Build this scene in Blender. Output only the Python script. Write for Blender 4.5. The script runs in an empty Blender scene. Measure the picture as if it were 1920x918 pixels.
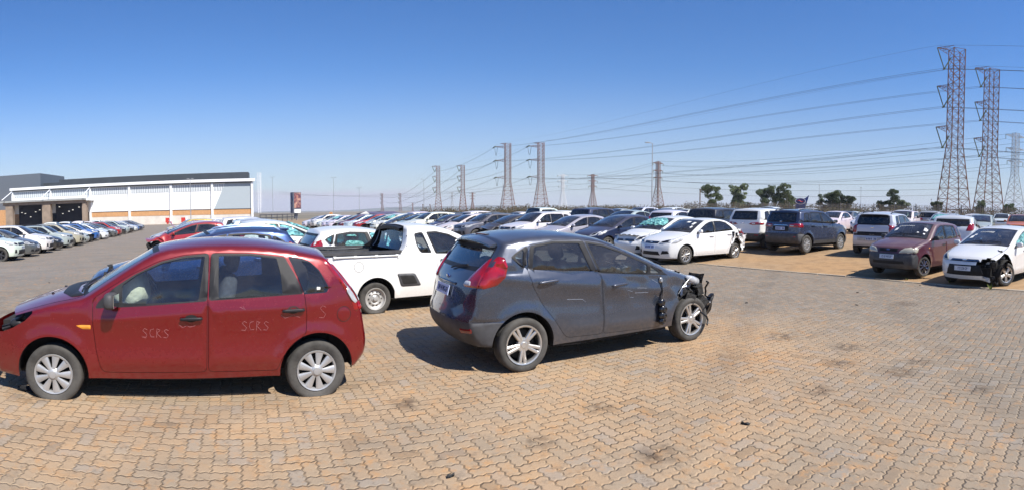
import bpy, math, random
import numpy as np
from mathutils import Vector, Matrix, geometry
from mathutils.bvhtree import BVHTree
R = math.radians
rnd = random.Random(7)
SC = bpy.context.scene
COL = SC.collection

# ------------------------------------------------------------------ objects
def tag(o, label=None, cat=None, group=None, kind=None):
    if label: o['label'] = label
    if cat: o['category'] = cat
    if group: o['group'] = group
    if kind: o['kind'] = kind
    return o

def empty(name, loc=(0, 0, 0), rz=0.0):
    o = bpy.data.objects.new(name, None)
    o.empty_display_size = 0.3
    COL.objects.link(o)
    o.location = loc
    o.rotation_euler = (0, 0, rz)
    return o

def link_mesh(name, me, mat, parent=None):
    o = bpy.data.objects.new(name, me)
    COL.objects.link(o)
    if mat is not None and not me.materials: me.materials.append(mat)
    if parent is not None: o.parent = parent
    return o

CH = {}
def children_of(o):
    return [c for c in CH.get(o.name, [])]

def index_children():
    CH.clear()
    for o in bpy.data.objects:
        if o.parent is not None: CH.setdefault(o.parent.name, []).append(o)

def copy_tree(o, parent=None, color=None):
    c = o.copy()
    COL.objects.link(c)
    if parent is not None: c.parent = parent
    if color is not None: c.color = color
    for ch in children_of(o): copy_tree(ch, c, color)
    return c

# ------------------------------------------------------------------ geometry collector
class MB:
    def __init__(s): s.v = []; s.f = []
    def add(s, vs, fs):
        b = len(s.v)
        s.v += [tuple(v) for v in vs]
        s.f += [tuple(i + b for i in f) for f in fs]
        return s
    def box(s, c, d, rot=None, taper=1.0):
        x, y, z = d[0] / 2, d[1] / 2, d[2] / 2
        vs = [Vector((i * x * (taper if k > 0 else 1), j * y * (taper if k > 0 else 1), k * z)) for k in (-1, 1) for j in (-1, 1) for i in (-1, 1)]
        if rot is not None: vs = [rot @ v for v in vs]
        vs = [v + Vector(c) for v in vs]
        return s.add(vs, [(0, 2, 3, 1), (4, 5, 7, 6), (0, 1, 5, 4), (2, 6, 7, 3), (0, 4, 6, 2), (1, 3, 7, 5)])
    def bar(s, a, b, r, n=4, r2=None):
        a = Vector(a); b = Vector(b); d = b - a
        if d.length < 1e-6: return s
        d.normalize()
        u = d.cross(Vector((0, 0, 1)) if abs(d.z) < .9 else Vector((1, 0, 0))).normalized(); w = d.cross(u)
        r2 = r if r2 is None else r2
        vs = []
        for p, q in ((a, r), (b, r2)):
            for k in range(n):
                t = 2 * math.pi * (k + .5) / n
                vs.append(p + (u * math.cos(t) + w * math.sin(t)) * q)
        fs = [(k, (k + 1) % n, n + (k + 1) % n, n + k) for k in range(n)]
        fs += [tuple(range(n - 1, -1, -1)), tuple(range(n, 2 * n))]
        return s.add(vs, fs)
    def tube(s, pts, r, n=6):
        pts = [Vector(p) for p in pts]
        rings = []
        u = None
        for i, p in enumerate(pts):
            d = (pts[min(i + 1, len(pts) - 1)] - pts[max(i - 1, 0)]).normalized()
            if u is None: u = d.cross(Vector((0, 0, 1)) if abs(d.z) < .9 else Vector((1, 0, 0))).normalized()
            u = (u - d * u.dot(d)).normalized(); w = d.cross(u)
            rr = r[i] if isinstance(r, (list, tuple)) else r
            rings.append([p + (u * math.cos(2 * math.pi * k / n) + w * math.sin(2 * math.pi * k / n)) * rr for k in range(n)])
        vs = [v for rg in rings for v in rg]
        fs = []
        for i in range(len(rings) - 1):
            for k in range(n):
                fs.append((i * n + k, i * n + (k + 1) % n, (i + 1) * n + (k + 1) % n, (i + 1) * n + k))
        fs += [tuple(range(n - 1, -1, -1)), tuple(range(len(vs) - n, len(vs)))]
        return s.add(vs, fs)
    def lathe(s, prof, n=32, c=(0, 0, 0)):
        # profile (r, y): turned round the Y axis
        vs = []
        for r, y in prof:
            for k in range(n):
                t = 2 * math.pi * k / n
                vs.append((c[0] + r * math.cos(t), c[1] + y, c[2] + r * math.sin(t)))
        fs = []
        m = len(prof)
        for i in range(m - 1):
            for k in range(n):
                fs.append((i * n + k, (i + 1) * n + k, (i + 1) * n + (k + 1) % n, i * n + (k + 1) % n))
        return s.add(vs, fs)
    def sell(s, c, d, e=.5, n=14, m=8, rot=None):
        # superellipsoid: e small = boxy
        sg = lambda v, p: math.copysign(abs(v) ** p, v)
        vs = []
        for i in range(m + 1):
            b = -math.pi / 2 + math.pi * i / m
            for k in range(n):
                a = 2 * math.pi * k / n
                v = Vector((d[0] / 2 * sg(math.cos(b), e) * sg(math.cos(a), e), d[1] / 2 * sg(math.cos(b), e) * sg(math.sin(a), e), d[2] / 2 * sg(math.sin(b), e)))
                if rot is not None: v = rot @ v
                vs.append(v + Vector(c))
        fs = []
        for i in range(m):
            for k in range(n):
                fs.append((i * n + k, i * n + (k + 1) % n, (i + 1) * n + (k + 1) % n, (i + 1) * n + k))
        return s.add(vs, fs)
    def prism(s, poly, f0, f1):
        # poly 2D; f0, f1 map a 2D point to the two 3D caps
        n = len(poly)
        vs = [f0(*p) for p in poly] + [f1(*p) for p in poly]
        tr = geometry.tessellate_polygon([[Vector((p[0], p[1], 0)) for p in poly]])
        fs = [tuple(t) for t in tr] + [tuple(n + i for i in reversed(t)) for t in tr]
        fs += [(i, (i + 1) % n, n + (i + 1) % n, n + i) for i in range(n)]
        return s.add(vs, fs)
    def mesh(s, name, smooth=None):
        me = bpy.data.meshes.new(name)
        me.from_pydata(s.v, [], s.f)
        me.validate()
        fix_normals(me)
        if smooth is not None:
            me.shade_smooth()
            if smooth < 179: me.set_sharp_from_angle(angle=R(smooth))
        return me
    def build(s, name, mat, parent=None, smooth=None, loc=None):
        o = link_mesh(name, s.mesh(name, smooth), mat, parent)
        if loc is not None: o.location = loc
        return o

import bmesh
def fix_normals(me):
    bm = bmesh.new(); bm.from_mesh(me)
    bmesh.ops.recalc_face_normals(bm, faces=bm.faces)
    bm.to_mesh(me); bm.free()

# ------------------------------------------------------------------ materials
class NT:
    """small helper to write node graphs"""
    def __init__(s, name):
        s.m = bpy.data.materials.new(name); s.m.use_nodes = True
        s.t = s.m.node_tree; s.t.nodes.clear()
        s.out = s.t.nodes.new('ShaderNodeOutputMaterial')
    def n(s, typ, ins=None, **props):
        nd = s.t.nodes.new(typ)
        for k, v in props.items(): setattr(nd, k, v)
        for k, v in (ins or {}).items(): s.set(nd.inputs[k], v)
        return nd
    def set(s, sock, v):
        if hasattr(v, 'is_output') or isinstance(v, bpy.types.NodeSocket): s.t.links.new(v, sock)
        elif isinstance(v, bpy.types.Node): s.t.links.new(v.outputs[0], sock)
        else: sock.default_value = v
    def math(s, op, a, b=None, c=None, clamp=False):
        nd = s.t.nodes.new('ShaderNodeMath'); nd.operation = op; nd.use_clamp = clamp
        s.set(nd.inputs[0], a)
        if b is not None: s.set(nd.inputs[1], b)
        if c is not None: s.set(nd.inputs[2], c)
        return nd.outputs[0]
    def mix(s, f, a, b):
        nd = s.t.nodes.new('ShaderNodeMix'); nd.data_type = 'RGBA'
        s.set(nd.inputs['Factor'], f); s.set(nd.inputs[6], a); s.set(nd.inputs[7], b)
        return nd.outputs[2]
    def noise(s, vec, scale, detail=3, rough=.55, out='Fac'):
        nd = s.n('ShaderNodeTexNoise', {'Scale': scale, 'Detail': detail, 'Roughness': rough})
        if vec is not None: s.set(nd.inputs['Vector'], vec)
        return nd.outputs[out]
    def ramp(s, f, a, b, lo=0.0, hi=1.0):
        nd = s.n('ShaderNodeMapRange', {'Value': f, 'From Min': a, 'From Max': b, 'To Min': lo, 'To Max': hi}); nd.clamp = True
        return nd.outputs[0]
    def obj(s): return s.n('ShaderNodeTexCoord').outputs['Object']
    def geo(s, o='Position'): return s.n('ShaderNodeNewGeometry').outputs[o]
    def bsdf(s, **kw):
        nd = s.n('ShaderNodeBsdfPrincipled')
        nm = {'color': 'Base Color', 'rough': 'Roughness', 'metal': 'Metallic', 'coat': 'Coat Weight', 'coatr': 'Coat Roughness', 'spec': 'Specular IOR Level', 'normal': 'Normal', 'trans': 'Transmission Weight', 'alpha': 'Alpha', 'emit': 'Emission Color', 'emits': 'Emission Strength'}
        for k, v in kw.items(): s.set(nd.inputs[nm[k]], v)
        s.t.links.new(nd.outputs[0], s.out.inputs[0])
        return nd
    def bump(s, h, dist=.01, strength=1.0):
        return s.n('ShaderNodeBump', {'Height': h, 'Distance': dist, 'Strength': strength}).outputs[0]

def C4(c): return (c[0], c[1], c[2], 1.0)

def simple(name, color, rough=.5, metal=0.0, var=.15, scale=8.0, coat=0.0, spec=.5, bump=0.0, bscale=40.0):
    g = NT(name)
    f = g.noise(g.obj(), scale, 4)
    a = C4([c * (1 - var) for c in color]); b = C4([min(1, c * (1 + var)) for c in color])
    col = g.mix(g.ramp(f, .3, .7), a, b)
    kw = dict(color=col, rough=rough, metal=metal, coat=coat, spec=spec)
    if bump: kw['normal'] = g.bump(g.noise(g.obj(), bscale, 3), bump)
    g.bsdf(**kw)
    return g.m

def paint(name, metal=0.0, rough=.3, dust=.5):
    """car paint: its colour is the object's own colour; dirt on the sills and a film of dust lying on what faces up"""
    g = NT(name)
    oi = g.n('ShaderNodeObjectInfo').outputs['Color']
    o = g.obj()
    n1 = g.noise(o, 3.0, 5, .6); n2 = g.noise(o, 22.0, 4, .65)
    up = g.n('ShaderNodeSeparateXYZ', {'Vector': g.geo('Normal')}).outputs[2]
    z = g.n('ShaderNodeSeparateXYZ', {'Vector': o}).outputs[2]
    film = g.math('MULTIPLY', g.ramp(up, .25, .95), g.ramp(n1, .25, .75, .35, 1.0))
    low = g.math('MULTIPLY', g.ramp(z, .55, .2), g.ramp(n2, .35, .7, .15, .8))
    f = g.math('ADD', g.math('MULTIPLY', film, .38 * dust), g.math('MULTIPLY', low, .55 * dust))
    f = g.math('ADD', f, g.math('MULTIPLY', g.ramp(n2, .45, .75), .06 * dust), clamp=True)
    col = g.mix(f, oi, (.30, .235, .18, 1))
    ro = g.math('ADD', g.math('MULTIPLY', f, .5), rough)
    g.bsdf(color=col, rough=ro, metal=g.math('MULTIPLY', g.math('SUBTRACT', 1.0, f), metal), coat=g.math('SUBTRACT', 1.0, f, clamp=True), coatr=.015,
           normal=g.bump(g.noise(o, 2.2, 2), .006, .35))
    return g.m

def glass(name, tint=(.62, .68, .67), dirt=.10):
    g = NT(name)
    fr = g.n('ShaderNodeFresnel', {'IOR': 1.5}).outputs[0]
    tr = g.n('ShaderNodeBsdfTransparent', {'Color': C4(tint)})
    gl = g.n('ShaderNodeBsdfGlossy', {'Color': (1, 1, 1, 1), 'Roughness': .02})
    df = g.n('ShaderNodeBsdfDiffuse', {'Color': (.42, .38, .33, 1)})
    nz = g.ramp(g.noise(g.obj(), 3.5, 5), .35, .8, dirt * .35, dirt * 1.6)
    m1 = g.n('ShaderNodeMixShader', {0: nz, 1: tr.outputs[0], 2: df.outputs[0]})
    m2 = g.n('ShaderNodeMixShader', {0: g.math('MULTIPLY_ADD', fr, 1.25, .02, clamp=True), 1: m1.outputs[0], 2: gl.outputs[0]})
    g.t.links.new(m2.outputs[0], g.out.inputs[0])
    return g.m

def lens(name, color, inner=.4):
    g = NT(name)
    o = g.obj()
    w = g.noise(o, 7.0, 2)
    col = g.mix(g.ramp(w, .35, .65), C4(color), C4([c * inner for c in color]))
    g.bsdf(color=col, rough=.12, coat=1.0, coatr=.03, spec=.6)
    return g.m

def film_mat(name, color):
    g = NT(name)
    o = g.obj()
    n1 = g.noise(o, 5.0, 5, .7); n2 = g.n('ShaderNodeTexVoronoi', {'Vector': o, 'Scale': 9.0}, feature='F1').outputs['Distance']
    col = g.mix(g.ramp(n1, .35, .7), C4([c * .30 for c in color]), C4([min(1, c * 1.35 + .22) for c in color]))
    h = g.math('ADD', n1, g.math('MULTIPLY', n2, .7))
    b = g.bsdf(color=col, rough=.22, normal=g.bump(h, .12, 1.0), coat=.6, alpha=.93)
    return g.m

MAT = {}
def mats():
    M = MAT
    M['paint'] = paint('car_paint', 0.0, .28, .75)
    M['paint_metal'] = paint('metallic_paint', .62, .27, .55)
    M['paint_clean'] = paint('white_paint', 0.0, .3, .45)
    M['paint_dull'] = paint('dull_paint', 0.0, .42, .85)
    M['glass'] = glass('car_glass', (.78, .86, .88), .035)
    M['glass_dark'] = glass('tinted_glass', (.26, .30, .31), .05)
    M['screen'] = glass('windscreen_glass', (.55, .62, .60), .10)
    M['black'] = simple('black_plastic', (.018, .018, .020), .45, var=.3, spec=.2)
    M['black_gloss'] = simple('black_gloss', (.012, .012, .014), .15, coat=.5)
    M['grey_plastic'] = simple('grey_plastic', (.055, .055, .058), .6, var=.3)
    M['rubber'] = simple('tyre_rubber', (.060, .056, .050), .85, var=.45, scale=6, bump=.003)
    M['tread'] = M['rubber']
    M['dirty_rubber'] = simple('dusty_rubber', (.085, .078, .068), .9, var=.45, scale=5, bump=.003)
    M['liner'] = simple('dark_cavity', (.014, .013, .012), .9, var=.5)
    M['interior'] = simple('interior_trim', (.035, .035, .038), .8, var=.3)
    M['seat'] = simple('seat_cloth', (.06, .06, .066), .95, var=.3, scale=30)
    M['seat_light'] = simple('grey_seat_cloth', (.16, .16, .165), .95, var=.25, scale=30)
    M['airbag'] = simple('airbag_cloth', (.74, .71, .52), .9, var=.10, scale=9, bump=.02, bscale=9)
    M['alloy'] = simple('alloy_wheel', (.55, .54, .52), .32, metal=.75, var=.12)
    M['hubcap'] = simple('silver_hubcap', (.40, .40, .40), .38, metal=.5, var=.12)
    M['steel'] = simple('steel_wheel', (.40, .39, .37), .5, metal=.3, var=.2)
    M['dark_alloy'] = simple('dark_wheel', (.05, .05, .055), .4, metal=.5)
    M['chrome'] = simple('chrome', (.72, .73, .75), .12, metal=1.0, var=.05)
    M['metal'] = simple('bare_metal', (.33, .33, .33), .4, metal=.8, var=.4, scale=14)
    M['red_lens'] = lens('red_lens', (.33, .004, .008), .5)
    M['clear_lens'] = lens('clear_lens', (.55, .56, .58), .55)
    M['yellow_lens'] = lens('aged_lens', (.52, .49, .38), .7)
    M['amber'] = lens('amber_lens', (.75, .30, .02), .6)
    M['plate'] = simple('plate_white', (.58, .60, .64), .45, var=.08)
    M['plate_blue'] = simple('plate_blue', (.48, .56, .78), .45, var=.08)
    M['plate_ink'] = simple('plate_ink', (.03, .05, .12), .5)
    M['badge_blue'] = simple('badge_blue', (.03, .07, .25), .25, coat=.6)
    M['film'] = film_mat('teal_plastic_film', (.10, .46, .42))
    M['film_blue'] = film_mat('cyan_plastic_film', (.14, .55, .60))
    M['paper'] = simple('paper_sticker', (.72, .72, .70), .7, var=.06)
    M['marker'] = simple('white_marker', (.40, .19, .20), .8, var=.5, scale=60)
    M['sooty'] = simple('burnt_black', (.02, .019, .018), .75, var=.5, scale=12, bump=.02, bscale=18)
mats()
# ------------------------------------------------------------------ car shells
# side-view coordinates: s runs back from the front axle, z up; local x = wb/2 - s, y to the car's left
def pip(P, poly):
    x, y = P[:, 0], P[:, 1]
    r = np.zeros(len(P), bool)
    n = len(poly); j = n - 1
    for i in range(n):
        xi, yi = poly[i]; xj, yj = poly[j]
        if yi != yj:
            c = ((yi > y) != (yj > y)) & (x < (xj - xi) * (y - yi) / (yj - yi) + xi)
            r ^= c
        j = i
    return r

def seg_dist(P, A, closed=False):
    A = np.asarray(A, float)
    B = np.roll(A, -1, 0) if closed else A[1:]
    A = A if closed else A[:-1]
    d = np.full(len(P), 9e9)
    for a, b in zip(A, B):
        ab = b - a; L = ab @ ab
        t = np.clip(((P - a) @ ab) / L, 0, 1) if L > 0 else np.zeros(len(P))
        q = P - (a + t[:, None] * ab)
        d = np.minimum(d, np.hypot(q[:, 0], q[:, 1]))
    return d

def inset(poly, d):
    n = len(poly)
    a = sum(poly[i][0] * poly[(i + 1) % n][1] - poly[(i + 1) % n][0] * poly[i][1] for i in range(n))
    sg = 1 if a > 0 else -1
    out = []
    for i in range(n):
        p0, p1, p2 = (Vector(poly[i - 1]), Vector(poly[i]), Vector(poly[(i + 1) % n]))
        e1 = (p1 - p0).normalized(); e2 = (p2 - p1).normalized()
        n1 = Vector((-e1.y, e1.x)) * sg; n2 = Vector((-e2.y, e2.x)) * sg
        m = n1 + n2
        if m.length < .2: m = n1
        m.normalize()
        k = d / max(.45, m.dot(n1))
        out.append(tuple(p1 + m * k))
    return out

def smooth_poly(poly, r=.04, k=3):
    """round the corners of a polygon"""
    out = []
    n = len(poly)
    for i in range(n):
        p0, p1, p2 = (Vector(poly[i - 1][:2]), Vector(poly[i][:2]), Vector(poly[(i + 1) % n][:2]))
        a = min(r, (p0 - p1).length * .4); b = min(r, (p2 - p1).length * .4)
        A = p1 + (p0 - p1).normalized() * a; B = p1 + (p2 - p1).normalized() * b
        for j in range(k + 1):
            t = j / k
            out.append(tuple((1 - t) ** 2 * A + 2 * t * (1 - t) * p1 + t * t * B))
    return out

def contour(nodes, step):
    """Catmull-Rom through (s, z, ds, dz, tag or None, sharp) -> points, centre offsets, tags, end flags"""
    P = [np.array(n[:4], float) for n in nodes]
    T = []; t = None
    for n in nodes:
        t = n[4] if len(n) > 4 and n[4] else t
        T.append(t)
    sh = [(len(n) > 5 and n[5]) for n in nodes]
    sh[0] = sh[-1] = True
    out = []; tags = []
    for i in range(len(P) - 1):
        p1, p2 = P[i], P[i + 1]
        m1 = (p2 - p1) if sh[i] else (p2 - P[i - 1]) / 2
        m2 = (p2 - p1) if sh[i + 1] else (P[i + 2] - p1) / 2
        L = np.hypot(*(p2 - p1)[:2])
        for m in (m1, m2):
            l = np.hypot(*m[:2])
            if l > 1.3 * L: m *= 1.3 * L / l
        k = max(1, int(round(L / step)))
        for j in range(k):
            u = j / k
            h = (2 * u ** 3 - 3 * u ** 2 + 1) * p1 + (u ** 3 - 2 * u ** 2 + u) * m1 + (-2 * u ** 3 + 3 * u ** 2) * p2 + (u ** 3 - u ** 2) * m2
            out.append(h); tags.append(T[i])
    out.append(P[-1])
    return np.array(out), tags

class Car:
    def __init__(s, sp):
        s.sp = sp
        g = sp.get
        s.wb = sp['wb']; s.w = sp['w']; s.h = g('step', .06)
        s.R = sp['R']; s.zh = g('zh', s.R)
        s.Ra = g('Ra', s.R + .055)
        s.arch = g('arch', [(0.0, s.zh + .03), (s.wb, s.zh + .03)])
        s.C, s.tags = contour(sp['prof'], g('cstep', s.h))
        s.nose = s.C[:, 0].min(); s.tail = s.C[:, 0].max()
        s.rr = g('round', .05)
        s.roundmask = g('round_tags', None)
        s.shell()

    # --- half width of the side at (s, z)
    def W(s, P, edge=False):
        sp = s.sp; g = sp.get
        S, Z = P[:, 0], P[:, 1]
        lf, kf = g('taper_f', (.75, .15)); lr, kr = g('taper_r', (.7, .10))
        a = np.clip(1 - (S - s.nose) / lf, 0, 1); b = np.clip(1 - (s.tail - S) / lr, 0, 1)
        y = s.w * (1 - kf * a ** 2.2 - kr * b ** 2.2)
        bl = np.array(sp['belt'], float)
        zb = np.interp(S, bl[:, 0], bl[:, 1])
        t = Z - zb; q = g('belt_r', .10)
        f = np.where(t < -q / 2, 0, np.where(t < q / 2, (t + q / 2) ** 2 / (2 * q), t))
        y -= g('tum', .42) * f
        zm = g('zmid', .62)
        y -= g('barrel', .16) * (Z - zm) ** 2 * (t < .05)
        lo = np.clip(g('zlow', .42) - Z, 0, 1); y -= g('tuck', .22) * lo ** 1.6
        for fn in g('feat', []): y += fn(S, Z, t)
        fl = g('flare', .018)
        for (sw, zw) in s.arch:
            d = np.hypot(S - sw, Z - zw) - s.Ra
            y += fl * np.exp(-(np.clip(d - .03, 0, 9) / .045) ** 2) * (t < .1) * (d > -.02)
        y -= s.rr * (1 - np.sqrt(1 - (.9 * np.clip((s.rr - s.cdist(P)) / s.rr, 0, 1)) ** 2))
        return y

    def cdist(s, P):
        return seg_dist(P, s.C[:, :2])

    def arch_pts(s, i, zl):
        sw, zw = s.arch[i]
        a0 = math.asin(max(-.9, min(.9, (zl - zw) / s.Ra)))
        n = max(9, int(s.Ra * 3.2 / (s.h * .8)))
        return [(sw + s.Ra * math.cos(a0 + (math.pi - 2 * a0) * k / n), zw + s.Ra * math.sin(a0 + (math.pi - 2 * a0) * k / n)) for k in range(n + 1)]

    def shell(s):
        sp = s.sp; g = sp.get
        C = s.C; n = len(C)
        zs = g('sill', .24)
        bot = []
        rb = s.arch_pts(1, g('zrear', C[-1, 1])); fb = s.arch_pts(0, zs)
        rb[0] = (rb[0][0], rb[0][1])
        bot += rb
        bot[-1] = (bot[-1][0], zs)
        x0 = bot[-1][0]; x1 = fb[0][0]
        k = max(2, int((x0 - x1) / (s.h * 1.5)))
        bot += [(x0 + (x1 - x0) * j / k, zs) for j in range(1, k)]
        bot += fb
        bot[-1] = (bot[-1][0], g('zfront', C[0, 1]))
        outer = [tuple(p) for p in C[:, :2]] + bot
        polys = []
        for reg, poly, rad in sp['polys']:
            polys.append((reg, smooth_poly(poly, rad) if rad else list(poly)))
        s.polys = polys
        verts = list(outer); edges = [(i, (i + 1) % len(outer)) for i in range(len(outer))]
        for reg, poly in polys:
            b = len(verts); verts += poly
            edges += [(b + i, b + (i + 1) % len(poly)) for i in range(len(poly))]
        # loose inner points
        h = s.h
        xs = np.arange(s.nose, s.tail, h); zz = np.arange(C[:, 1].min(), C[:, 1].max(), h * .9)
        G = np.array([(x + (h / 2 if j % 2 else 0), z) for j, z in enumerate(zz) for x in xs])
        ex = []
        nr = np.gradient(C[:, :2], axis=0); nr = np.stack([nr[:, 1], -nr[:, 0]], 1); nr /= np.linalg.norm(nr, axis=1)[:, None] + 1e-9
        for q in (.3, .75): ex.append(C[:, :2] + nr * s.rr * q)
        for (sw, zw) in s.arch:
            for dd in (.03, .075):
                ex.append(np.array([(sw + (s.Ra + dd) * math.cos(t), zw + (s.Ra + dd) * math.sin(t)) for t in np.linspace(-.1, math.pi + .1, 22)]))
        for ln in g('lines', []):
            for o in (-.03, 0, .03):
                ex.append(np.array([(x, np.interp(x, [p[0] for p in ln], [p[1] for p in ln]) + o) for x in np.arange(ln[0][0], ln[-1][0], h)]))
        ex = np.concatenate(ex)
        def far(P, m):
            d = seg_dist(P, outer, True)
            for reg, poly in polys: d = np.minimum(d, seg_dist(P, poly, True))
            return d > m
        outer_np = outer
        ex = ex[pip(ex, outer_np)]; ex = ex[far(ex, .008)]
        G = G[pip(G, outer_np)]; G = G[far(G, h * .4)]
        if len(ex):
            keep = np.array([np.min(np.hypot(*(ex - p).T)) > h * .45 for p in G]) if len(G) else []
            G = G[keep]
        allv = [Vector(v) for v in verts] + [Vector(v) for v in ex] + [Vector(v) for v in G]
        V2, _, F2, _, _, _ = geometry.delaunay_2d_cdt(allv, edges, [], 0, 1e-5)
        P = np.array([tuple(v) for v in V2])
        F = np.array([f for f in F2 if len(f) == 3])
        cen = P[F].mean(1)
        ins = pip(cen, outer_np)
        ar = np.abs(np.cross(P[F[:, 1]] - P[F[:, 0]], P[F[:, 2]] - P[F[:, 0]]))
        F = F[ins & (ar > 1e-7)]; cen = P[F].mean(1)
        reg = np.array(['body'] * len(F), dtype=object); done = np.zeros(len(F), bool)
        for rname, poly in polys:
            m = pip(cen, poly) & ~done
            reg[m] = rname; done |= m
        Y = s.W(P)
        nP = len(P)
        # orientation: left side outward normal +y ; local x = wb/2 - s
        X = s.wb / 2 - P[:, 0]
        left = np.stack([X, Y, P[:, 1]], 1); right = np.stack([X, -Y, P[:, 1]], 1)
        a = P[F]
        ccw = np.cross(a[:, 1] - a[:, 0], a[:, 2] - a[:, 0]) > 0     # ccw in (s,z) = outward +y in (x,z) mirrored
        FL = np.where(ccw[:, None], F, F[:, ::-1])
        # check: in (s,z) ccw -> with x=-s normal is +y
        FR = FL[:, ::-1] + nP
        verts3 = [left, right]
        faces = []; regs = []; side = []
        for f, r in zip(FL, reg): faces.append(tuple(f)); regs.append(r); side.append(1)
        for f, r in zip(FR, reg): faces.append(tuple(f)); regs.append(r); side.append(-1)
        # --- the loft across the car
        key = {(round(p[0], 4), round(p[1], 4)): i for i, p in enumerate(P)}
        ce = []
        for p in C:
            i = key.get((round(p[0], 4), round(p[1], 4)))
            if i is None: i = int(np.argmin(np.hypot(P[:, 0] - p[0], P[:, 1] - p[1])))
            ce.append(i)
        tg = g('tglass', .90); tr = g('tglass_r', tg); th = g('thood', .90)
        base = list(np.linspace(0, 1, g('cols', 9)))
        sp_t = sorted({tg, tg - .035, tr, tr - .035, th, th + .014})
        base = [b for b in base if all(abs(b - q) > .03 for q in sp_t) or b in (0, 1)]
        tt = sorted(set(base + sp_t))
        tt = [-q for q in reversed(tt) if q > 0] + tt
        m = len(tt)
        nx = g('nexp', 2.5)
        Yc = Y[ce]
        idx = np.zeros((n, m), int)
        extra = []; o = 2 * nP
        for i in range(n):
            for j, t in enumerate(tt):
                if j == 0: idx[i, j] = ce[i] + nP
                elif j == m - 1: idx[i, j] = ce[i]
                else:
                    k = 1 - abs(t) ** nx
                    ss = C[i, 0] + C[i, 2] * k; z = C[i, 1] + C[i, 3] * k
                    extra.append((s.wb / 2 - ss, Yc[i] * t, z)); idx[i, j] = o; o += 1
        rows = {}
        for i, t in enumerate(s.tags): rows.setdefault(t, []).append(i)
        arc = np.concatenate([[0], np.cumsum(np.hypot(*np.diff(C[:, :2], axis=0).T))])
        for i in range(n - 1):
            t = s.tags[i]
            r0 = rows[t][0]; r1 = rows[t][-1] + 1
            am = (arc[i] + arc[i + 1]) / 2
            e0 = am - arc[r0]; e1 = arc[r1] - am
            for j in range(m - 1):
                tm = abs(tt[j] + tt[j + 1]) / 2
                rg = 'body'
                if t == 'ws':
                    rg = 'screen' if tm < tg - .035 and e0 > g('cowl', .05) and e1 > .03 else ('frit' if tm < tg else 'body')
                elif t == 'rw':
                    k0, k1 = g('rw_band', (.05, .05))
                    rg = 'rear_screen' if tm < tr - .035 and e0 > k0 and e1 > k1 else ('rfrit' if tm < tr else 'body')
                elif t == 'hood':
                    if tm < th: rg = 'hood'
                    elif tm < th + .014: rg = 'gap'
                elif t == 'tail' and g('tailgate'):
                    rg = 'tail_panel'
                elif t in ('fascia', 'rb') and g(t + '_part'):
                    rg = t
                elif t in ('open',): rg = 'gap'
                elif t == 'rbl': rg = 'clad'
                elif t == 'bed': rg = 'gap'
                faces.append((idx[i, j], idx[i, j + 1], idx[i + 1, j + 1], idx[i + 1, j])); regs.append(rg); side.append(0)
        Vv = np.concatenate([left, right, np.array(extra)])
        s.nP = nP
        if g('deform'): Vv = g('deform')(s, Vv)
        if g('cut'):
            for i, f in enumerate(faces):
                c = Vv[list(f)].mean(0)
                if g('cut')(s.wb / 2 - c[0], c[1], c[2]): regs[i] = 'open'
        s.V = Vv; s.F = faces; s.reg = regs; s.side = side
        # loft orientation: make the roof look up
        s.fix_loft()
        N = np.zeros_like(Vv)
        for f in s.F:
            p = Vv[list(f)]
            nn = np.cross(p[1] - p[0], p[2] - p[0])
            if len(f) == 4: nn = np.cross(p[2] - p[0], p[3] - p[1])
            for v in f: N[v] += nn
        N /= np.linalg.norm(N, axis=1)[:, None] + 1e-12
        s.N = N
        s.bvh = BVHTree.FromPolygons([tuple(v) for v in Vv], [tuple(int(q) for q in f) for f in s.F])

    def fix_loft(s):
        # signed test on the highest loft face
        best = max((i for i in range(len(s.F)) if s.side[i] == 0), key=lambda i: s.V[list(s.F[i])][:, 2].mean())
        p = s.V[list(s.F[best])]
        up = np.cross(p[2] - p[0], p[3] - p[1])[2] > 0
        if not up: s.F = [tuple(reversed(f)) if sd == 0 else f for f, sd in zip(s.F, s.side)]
        bl = [i for i in range(len(s.F)) if s.side[i] == 1]
        tot = 0
        for i in bl[:400]:
            p = s.V[list(s.F[i])]; tot += np.cross(p[1] - p[0], p[2] - p[0])[1]
        if tot < 0: s.F = [tuple(reversed(f)) if sd != 0 else f for f, sd in zip(s.F, s.side)]

    def emit(s, name, regs, mat, parent, side=None, off=0.0, smooth=True):
        fi = [i for i in range(len(s.F)) if s.reg[i] in regs and (side is None or s.side[i] == side)]
        if not fi: return None
        used = sorted({int(v) for i in fi for v in s.F[i]})
        mp = {v: k for k, v in enumerate(used)}
        me = bpy.data.meshes.new(name)
        me.from_pydata([tuple(s.V[v] + s.N[v] * off) for v in used], [], [tuple(mp[int(v)] for v in s.F[i]) for i in fi])
        me.shade_smooth()
        me.normals_split_custom_set_from_vertices([tuple(s.N[v]) for v in used])
        return link_mesh(name, me, mat, parent)

    # --- projecting detail on to the shell
    def cast(s, a, b, view):
        if view == 'L': o, d = Vector((s.wb / 2 - a, 3, b)), Vector((0, -1, 0))
        elif view == 'R': o, d = Vector((s.wb / 2 - a, -3, b)), Vector((0, 1, 0))
        elif view == 'F': o, d = Vector((6, a, b)), Vector((-1, 0, 0))
        elif view == 'B': o, d = Vector((-6, a, b)), Vector((1, 0, 0))
        else: o, d = Vector((s.wb / 2 - a, b, 4)), Vector((0, 0, -1))
        h, nn, fi, _ = s.bvh.ray_cast(o, d)
        if h is None: return None, None
        if nn.dot(d) > 0: nn = -nn
        return h, nn

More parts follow.
